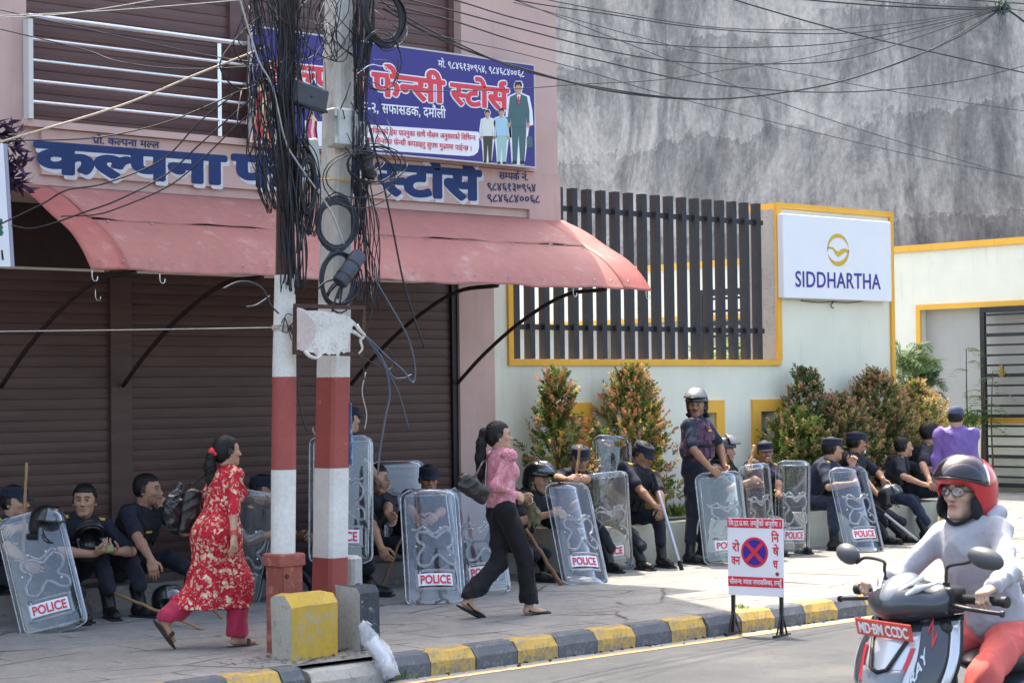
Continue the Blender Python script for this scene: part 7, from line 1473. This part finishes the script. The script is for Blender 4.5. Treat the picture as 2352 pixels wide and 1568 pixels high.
mb = MB(); mb.poly([A(u, v, fY - .021) for u, v in ((682, 708), (700, 716), (716, 732), (728, 752), (722, 778), (706, 800), (683, 803))], (0, .003, 0)); mb.build('peeling_layer', worn_mat('pinkish peeling print', (.58, .46, .42), (.45, .36, .33), .46, 11), fr_, off=of_)
for pts in ([(818, 745), (826, 758), (836, 770), (828, 782), (832, 800), (824, 812)], [(812, 762), (824, 770), (834, 778)], [(700, 806), (712, 818), (728, 822), (738, 816)]):
    mb = MB(); mb.tube(catmull([A(u, v, fY - .03 + rr_.normal(0, .008)) for u, v in pts], 5), np.linspace(.016, .007, 5 * (len(pts) - 1) + 1), 6); mb.build('torn_strip', M_torn, fr_, True, off=of_)
cb = thing('pole_clamp', 'rusty steel band with twisted wire round the white pole band', 'clamp', plp(752)); mb = MB(); mb.lathe([(.080, -.016), (.087, -.016), (.087, .016), (.080, .016)], 22); mb.build('band', worn_mat('rusty pale clamp', (.5, .45, .38), (.25, .10, .04), .47, 20), cb, 40)
mb = MB()
for i in range(14): a = rs.uniform(-2.6, -.2); mb.tube(catmull([np.array([math.cos(a) * .09, math.sin(a) * .09, rs.normal(0, .03)]), np.array([math.cos(a + .3) * .10, math.sin(a + .3) * .10, rs.normal(0, .05)]), np.array([math.cos(a + .7) * .12, math.sin(a + .7) * .11, rs.normal(0, .08)])], 4), .0035, 5)
tag(mb.build('tie_wire', M_cab, cb, True), kind='stuff')
yt = thing('yellow_cord', 'yellow cord tied round the square pole under the meter box', 'cord', (8.52, 11.3, A(760, 412, 11.17)[2])); mb = MB(); z = 0; mb.tube(catmull([(-.16, -.02, .01), (-.1, -.135, 0), (0, -.135, -.005), (.095, -.13, 0), (.1, 0, 0)], 5), .005, 6); mb.build('cord', mat('yellow cord', (.6, .35, .04), .6), yt, True); mb = MB(); mb.lathe([(0, .014), (.012, .008), (.012, -.008), (0, -.014)], 8, (-.03, -.14, 0)); mb.build('knot', mat('yellow knot', (.6, .35, .04), .6), yt, True)
# ================================================================== SCOOTER AND RIDER
def atd(u, v, d): return c_pos + ray(u, v) * d
mm = atd(2106, 1278, 7.4); gz = road_z(mm[1]); SR = np.array([mm[0] - .03, mm[1], gz]); syaw = R(88)
sc = thing('motor_scooter', 'black and silver motor scooter with red number plate in the right foreground', 'scooter', SR, syaw)
Rs = rotz(syaw); sw_ = lambda p: Rs @ np.asarray(p, float) + SR; sl = lambda p: Rs.T @ (np.asarray(p, float) - SR)
M_sdk = mat('dark grey scooter paint', (.035, .040, .050), .28, .15, 4, spec=.5, coat=.5); M_ssv = mat('silver scooter paint', (.52, .54, .57), .25, .1, 4, metal=.4, coat=.6); M_sbk = mat('black scooter plastic', (.014, .015, .017), .4, .2, 10); M_srd = mat('red scooter paint', (.45, .02, .03), .3, coat=.5); M_tyre = mat('tyre rubber', (.015, .015, .016), .85, .2, 30, bump=.3); M_grey2 = mat('mid grey scooter paint', (.15, .17, .20), .28, .1, 4, coat=.5)
def sdfpart(name, m, fn, parent=sc, h=.009): S = Sdf(h); fn(S); V, Q, c = S.mesh(); return fast_mesh(name, V, Q, m, parent)
M_mirr = mat('mirror housing', (.075, .08, .085), .45, .1, 8)
# handlebar cowl
def f_(S):
    S.ell((0, .02, 1.015), (.17, .13, .075), k=.04); S.cap((-.13, -.03, 1.03), (.13, -.03, 1.03), .065, k=.04); S.ell((0, .075, 1.03), (.105, .10, .07), rotx(-.5), k=.04); S.box((0, -.10, 1.09), (.3, .08, .12), rotx(.3), .02, .02, op=-1)
sdfpart('handlebar_cowl', M_sdk, f_)
def f_(S): S.ell((0, .075, 1.056), (.080, .105, .056), rotx(-.5), k=.02); S.box((0, .0, .96), (.3, .3, .06), None, .01, .01, op=-1)
sdfpart('cowl_top', M_grey2, f_)
def f_(S):
    for q in (-1, 1): S.chain([(q * .03, .165, 1.02), (q * .10, .10, 1.075), (q * .155, .02, 1.10)], [.006, .013, .005], k=.01)
sdfpart('cowl_trim', M_ssv, f_)
def f_(S):
    for q in (-1, 1): S.chain([(q * .05, .13, 1.07), (q * .095, .06, 1.115)], [.007, .010], k=.01)
sdfpart('turn_light', mat('clear lamp', (.5, .5, .52), .1, spec=.6), f_)
def f_(S): S.box((0, .0, .93), (.12, .07, .05), None, .03, .02); S.cap((0, -.02, .60), (0, -.01, 1.0), .045, k=.03)
sdfpart('steering_column', M_sbk, f_)
for q in (-1, 1):
    mb = MB(); mb.tube([(q * .17, -.045, 1.035), (q * .335, -.095, 1.03)], .017, 12); gp = mb.build('grip', M_tyre, sc, 40)
    mb = MB(); mb.lathe([(0, .012), (.022, .01), (.022, -.01), (0, -.012)], 12, (q * .345, -.098, 1.03), rot=roty(R(90))); mb.build('bar_end', M_sbk, gp, 40)
    mb = MB(); mb.tube(catmull([(q * .16, .0, 1.02), (q * .24, .015, 1.01), (q * .33, -.01, 1.0), (q * .375, -.03, .995)], 5), .008, 8); mb.tube([(q * .375, -.03, .995), (q * .385, -.032, .994)], .013, 8); mb.build('brake_lever', M_sbk, sc, 40)
    def f_(S): S.box((q * .155, -.035, 1.03), (.035, .05, .05), None, .015, .01)
    sdfpart('switch_block', M_sbk, f_)
# mirrors
for q, px, dpx in ((1, (1949, 1272), 7.66), (-1, (2264, 1283), 7.14)):
    c = sl(atd(*px, dpx)); mr = thing('t', None, None); D.objects.remove(mr)
    rot = rotz(R(-q * 8)) @ roty(R(q * 14 if q < 0 else -14)); S = Sdf(.006); S.ell(c, (.074 if q < 0 else .056, .028, .039), rot, k=.01); S.ell(c + rot @ np.array([0, .012, .006]), (.062 if q < 0 else .046, .032, .031), rot, k=.02); S.box(c - rot @ np.array([0, .042, 0]), (.2, .024, .2), rot, .002, .004, op=-1); V, Q, cc = S.mesh(); mo = fast_mesh('mirror', V, Q, M_mirr, sc)
    mb = MB(); a = np.linspace(0, 2 * np.pi, 25)[:-1]; mb.poly([c + rot @ np.array([math.cos(t) * (.064 if q < 0 else .046), -.0185, math.sin(t) * .032]) for t in a], rot @ np.array([0, -.002, 0])); mb.build('mirror_glass', mat('mirror glass', (.6, .62, .65), .04, metal=1), mo)
    b0 = np.array([q * .145, -.015, 1.075]); kn_ = np.array([q * .155, -.02, 1.155]); mb = MB(); mb.tube(catmull([b0, b0 + (0, 0, .05), kn_, (kn_ + c) / 2 + (0, 0, .0), c - rot @ np.array([q * .05, 0, .02])], 6), .0065, 8); mb.tube([b0 - (0, 0, .03), b0 + (0, 0, .02)], .014, 10); mb.build('mirror_stem', M_sbk, mo, 40)
# front apron as a lofted shield of separate panels
def apron(u, v, lift=0.):
    y = .085 + .20 * v ** .8; z = .955 - .44 * v; wv = .185 + .055 * math.sin(math.pi * min(1, v * 1.1)) - .10 * max(0, v - .3) ** 1.5
    return np.array([u * wv, y - .15 * abs(u) ** 1.9 + lift, z + .02 * abs(u) + lift * .4])
def panel(name, u0, u1, v0, v1, m, lift=0., slant=0., nu=10, nv=14, parent=sc):
    mb = MB(); mb.grid(lambda a, b: apron(u0 + (u1 - u0) * a + slant * (b - .5) * np.sign(u0 + u1 if abs(u0 + u1) > 1e-6 else 1) * (0 if abs(u0 + u1) < 1e-6 else 1), v1 + (v0 - v1) * b, lift), nu, nv, thick=.006); return mb.build(name, m, parent, True)
panel('apron', -1, 1, 0, 1, M_sbk, 0, nu=26, nv=16)
panel('centre_panel', -.52, .52, .12, 1, M_ssv, .010, nu=16); panel('nose_panel', -.42, .42, .42, 1, M_grey2, .018, nu=12)
for q in (-1, 1): panel('side_panel', q * .50, q * .86, .04, .60, M_sdk, .011); panel('lower_panel', q * .50, q * .86, .62, .97, M_ssv, .011); panel('edge_trim', q * .89, q * .99, .05, .98, M_ssv, .012, nu=4); panel('red_flash', q * .38, q * .45, .25, .55, M_srd, .020, .10, 4)
for q in (-1, 1):
    mb = MB(); mb.tube([apron(q * .40, .16, .022), apron(q * .16, .42, .026), apron(0, .44, .026)], .008, 8); mb.build('nose_frame', M_sbk, sc, True)
mb = MB(); mb.tube([apron(-.42, .17, .022), apron(0, .12, .026), apron(.42, .17, .022)], .009, 8); mb.build('nose_frame', M_sbk, sc, True)
mb = MB(); mb.lathe([(0, .012), (.02, .010), (.026, 0)], 16, apron(0, .82, .024), rot=rotx(R(-60))); mb.build('badge', M_ssv, sc, 40)
# lettering on the left side panel
def sidetext(s, u0, v0, size, m, wd, sx):
    v_, f_2, w_ = layout(s, .02); mb = MB(); Z = []
    for x, y, zz in v_:
        a = x / w_ * wd; uu = u0 + a * .20 - y * size * .30; vv = v0 - a * .42 - y * size * .55; p = apron(-abs(uu), vv, .019 + .0006 * zz); p[0] = -abs(p[0]) ; Z.append(p)
    mb.add(Z, f_2); return mb.build('lettering', m, sc)
sidetext('RAY', .56, .58, .26, M_ssv, .55, 1); sidetext('Z', .70, .26, .36, M_srd, .25, 1)
# number plate
plt_ = np.array([0, .172, .925]); prot = rotx(R(-18)) @ roty(R(-2)); mb = MB(); mb.obox(plt_, (.13, .003, .034), prot, bev=.002); pl_o = mb.build('number_plate', mat('red number plate', (.62, .09, .07), .4, .1, 10), sc)
mb = write('MD·BM CCDC', plt_ + prot @ np.array([.115, .0032, -.021]), prot @ np.array([-1, 0, 0]), prot @ np.array([0, 0, 1]), .058, .23, .022, nrm=prot @ np.array([0, 1, 0]), lift=.001); mb.build('lettering', M_panelw, pl_o)
# body behind: leg shield, floor, seat, tail, wheels
def f_(S): S.box((0, -.02, .66), (.19, .025, .30), rotx(-.12), .03, .03); S.box((0, -.20, .27), (.17, .24, .03), None, .02, .04); S.cap((0, -.04, .40), (0, -.12, .30), .10, k=.06)
sdfpart('leg_shield', M_sbk, f_)
def f_(S): S.ell((0, -.72, .56), (.16, .40, .18), k=.05); S.ell((0, -1.05, .64), (.11, .26, .12), k=.06); S.box((0, -.45, .45), (.13, .06, .20), None, .04, .05)
sdfpart('rear_body', M_sdk, f_)
def f_(S): S.ell((0, -.58, .75), (.145, .26, .055), k=.04); S.ell((0, -.95, .79), (.13, .25, .05), k=.05)
sdfpart('seat', M_sbk, f_)
def f_(S): S.ell((0, .30, .40), (.075, .24, .13), k=.03); S.box((0, .30, .22), (.2, .4, .13), None, .01, .02, op=-1); S.cap((-.07, .2, .55), (-.07, .3, .28), .022, k=.01); S.cap((.07, .2, .55), (.07, .3, .28), .022, k=.01)
sdfpart('front_fender', M_sdk, f_)
for y in (.31, -.93):
    mb = MB(); mb.lathe([(.13, -.035), (.19, -.05), (.225, -.04), (.235, 0), (.225, .04), (.19, .05), (.13, .035)], 32, (0, y, .237), rot=roty(R(90))); wh = mb.build('wheel', M_tyre, sc, 50); mb = MB(); mb.lathe([(0, .03), (.05, .03), (.07, .02), (.132, .03), (.132, -.03), (.07, -.02), (.05, -.03), (0, -.03)], 24, (0, y, .237), rot=roty(R(90))); mb.build('rim', M_ssv, wh, 40)
# --- rider
M_hood = mat('pale grey hooded jacket', (.38, .38, .42), .75, .3, 6, bump=.3, bs=22, sheen=.2); M_coral = mat('coral red trousers cloth', (.60, .115, .10), .8, .2, 8)
hd_ = atd(2217, 1132, 7.75); bk = lambda x, y, z: sw_((x, y, z)); face_a = 180
hl_ = sl(hd_); hip_ = bk(hl_[0] * .5, -.60, .85)
RD_ = person('rider in pale grey hooded jacket, coral trousers and red open helmet with glasses', None, hip=hip_, head=hd_, face=face_a, body=178, feet=[bk(.15, -.08, .27), bk(-.15, -.08, .27)], hands=[bk(.272, -.120, 1.075), bk(-.272, -.120, 1.075)], hint=((.7, -.7, -.7), (-.7, -.7, -.7)), fem=True, bulk=1.02, outfit='jacket', sleeve='long', o=dict(skin=(.47, .30, .225), slim=1, nobust=1, legk=1.12, bareleg=1, wide=.05, sandal='shoe', hair='tied'), skin=2, mats=dict(shirt=M_hood, trousers=M_coral), ground=gz, h=.0045, hd=((-.85, -.05, -.25), (-.85, .05, -.25)), palm=((-.25, .1, -.9), (-.25, -.1, -.9)), curl=(.95, .95), knee=((.5, 1, 1.1), (-.5, 1, 1.1)), pitch=4)
q = lambda x, y, z: RD_['hc'] + RD_['Rm'] @ (np.array([x, y, z]) * RD_['s'] * 1.05); rm = RD_['Rm']; s_ = RD_['s'] * 1.05
S = Sdf(.006); S.ell(q(0, -.012, .036), np.array([.125, .145, .130]) * s_, rm, k=.01); S.ell(q(0, -.035, -.035), np.array([.118, .115, .095]) * s_, rm, k=.03)
S.box(q(0, .14, -.07), np.array([.088, .12, .105]) * s_, rm, .03, .02, op=-1); S.ell(q(0, .01, -.02), np.array([.084, .115, .108]) * s_, rm, k=.006, op=-1); S.box(q(0, 0, -.20), np.array([.3, .3, .085]) * s_, rm, .01, .01, op=-1)
V, Q, c = S.mesh(); M_rhel = mat('red helmet paint', (.50, .022, .03), .22, .1, 5, coat=.8); hm = fast_mesh('helmet', V, Q, M_rhel, RD_['root'])
for qq in (-1, 1):
    S = Sdf(.006); S.ell(q(qq * .088, .035, -.06), np.array([.016, .045, .055]) * s_, rm, k=.01); V, Q, c = S.mesh(); fast_mesh('cheek_pad', V, Q, M_vest, hm)
def vis(u, v):
    th = (u - .5) * 2.9; ph = .22 + v * 1.0 - .22 * (1 - math.cos(th)); d = np.array([math.sin(th) * math.cos(ph) * .134, math.cos(th) * math.cos(ph) * .170, math.sin(ph) * .142]); return q(0, -.006, .032) + rm @ (d * s_)
M_smoke = D.materials.new('smoked visor plastic'); plastic(M_smoke, .7, (.36, .34, .38), .10, (.06, .06, .07), .05); mb = MB(); mb.grid(vis, 20, 9, thick=.003); mb.build('visor', M_smoke, hm, True)
mb = MB(); mb.tube([vis(t, 0) for t in np.linspace(0, 1, 21)], .004, 6); mb.build('visor_edge', M_hel, hm, True)
S = Sdf(.006); S.chain([q(math.sin(t) * .122, math.cos(t) * .142 - .01, .055) for t in np.linspace(-.85, .85, 9)], [.010] * 9, k=.01); V, Q, c = S.mesh(); fast_mesh('brow_trim', V, Q, M_rhel, hm)
mb = MB(); mb.tube(catmull([q(-.085, .03, -.05), q(-.068, .05, -.10), q(0, .07, -.135), q(.068, .05, -.10), q(.085, .03, -.05)], 5), .008, 7); mb.build('chin_strap', M_vest, hm, True)
# glasses
M_glass = D.materials.new('spectacle lens'); plastic(M_glass, .8, (.93, .94, .95), .04)
gl_ = None
for qq in (-1, 1):
    ring = [q(qq * .032 + math.cos(t) * .027 * (1 if abs(math.cos(t)) < .75 else .97), .108 - abs(qq * .032 + math.cos(t) * .027) ** 2 * 5, .004 + math.sin(t) * .020) for t in np.linspace(0, 2 * np.pi, 21)]; mb = MB(); mb.tube(ring, .0019, 6); mb.tube([q(qq * .059, .092, .008), q(qq * .078, .04, .008), q(qq * .082, -.01, .004)], .0026, 5); o_ = mb.build('glasses', M_hel, RD_['root'], True)
    mb = MB(); mb.poly(ring[:-1], rm @ np.array([0, .0015, 0])); mb.build('lens', M_glass, o_)
mb = MB(); mb.tube([q(-.008, .110, .010), q(.008, .110, .010)], .0025, 5); mb.build('glasses_bridge', M_hel, RD_['root'], True)
# hood lying on the shoulders, zip
S = Sdf(.008); nb_, rx_, fw_, up_ = RD_['nb'], RD_['rx'], RD_['fw'], RD_['up']; S.chain([nb_ + rx_ * .11 + fw_ * .03 - up_ * .02, nb_ + rx_ * .10 - fw_ * .07 + up_ * .01, nb_ - fw_ * .12 + up_ * .0, nb_ - rx_ * .10 - fw_ * .07 + up_ * .01, nb_ - rx_ * .11 + fw_ * .03 - up_ * .02], [.024, .034, .046, .034, .024], k=.04); V, Q, c = S.mesh(); V = wrinkle(V, Q, .010, 20, 7); fast_mesh('hood', V, Q, M_hood, RD_['root'])
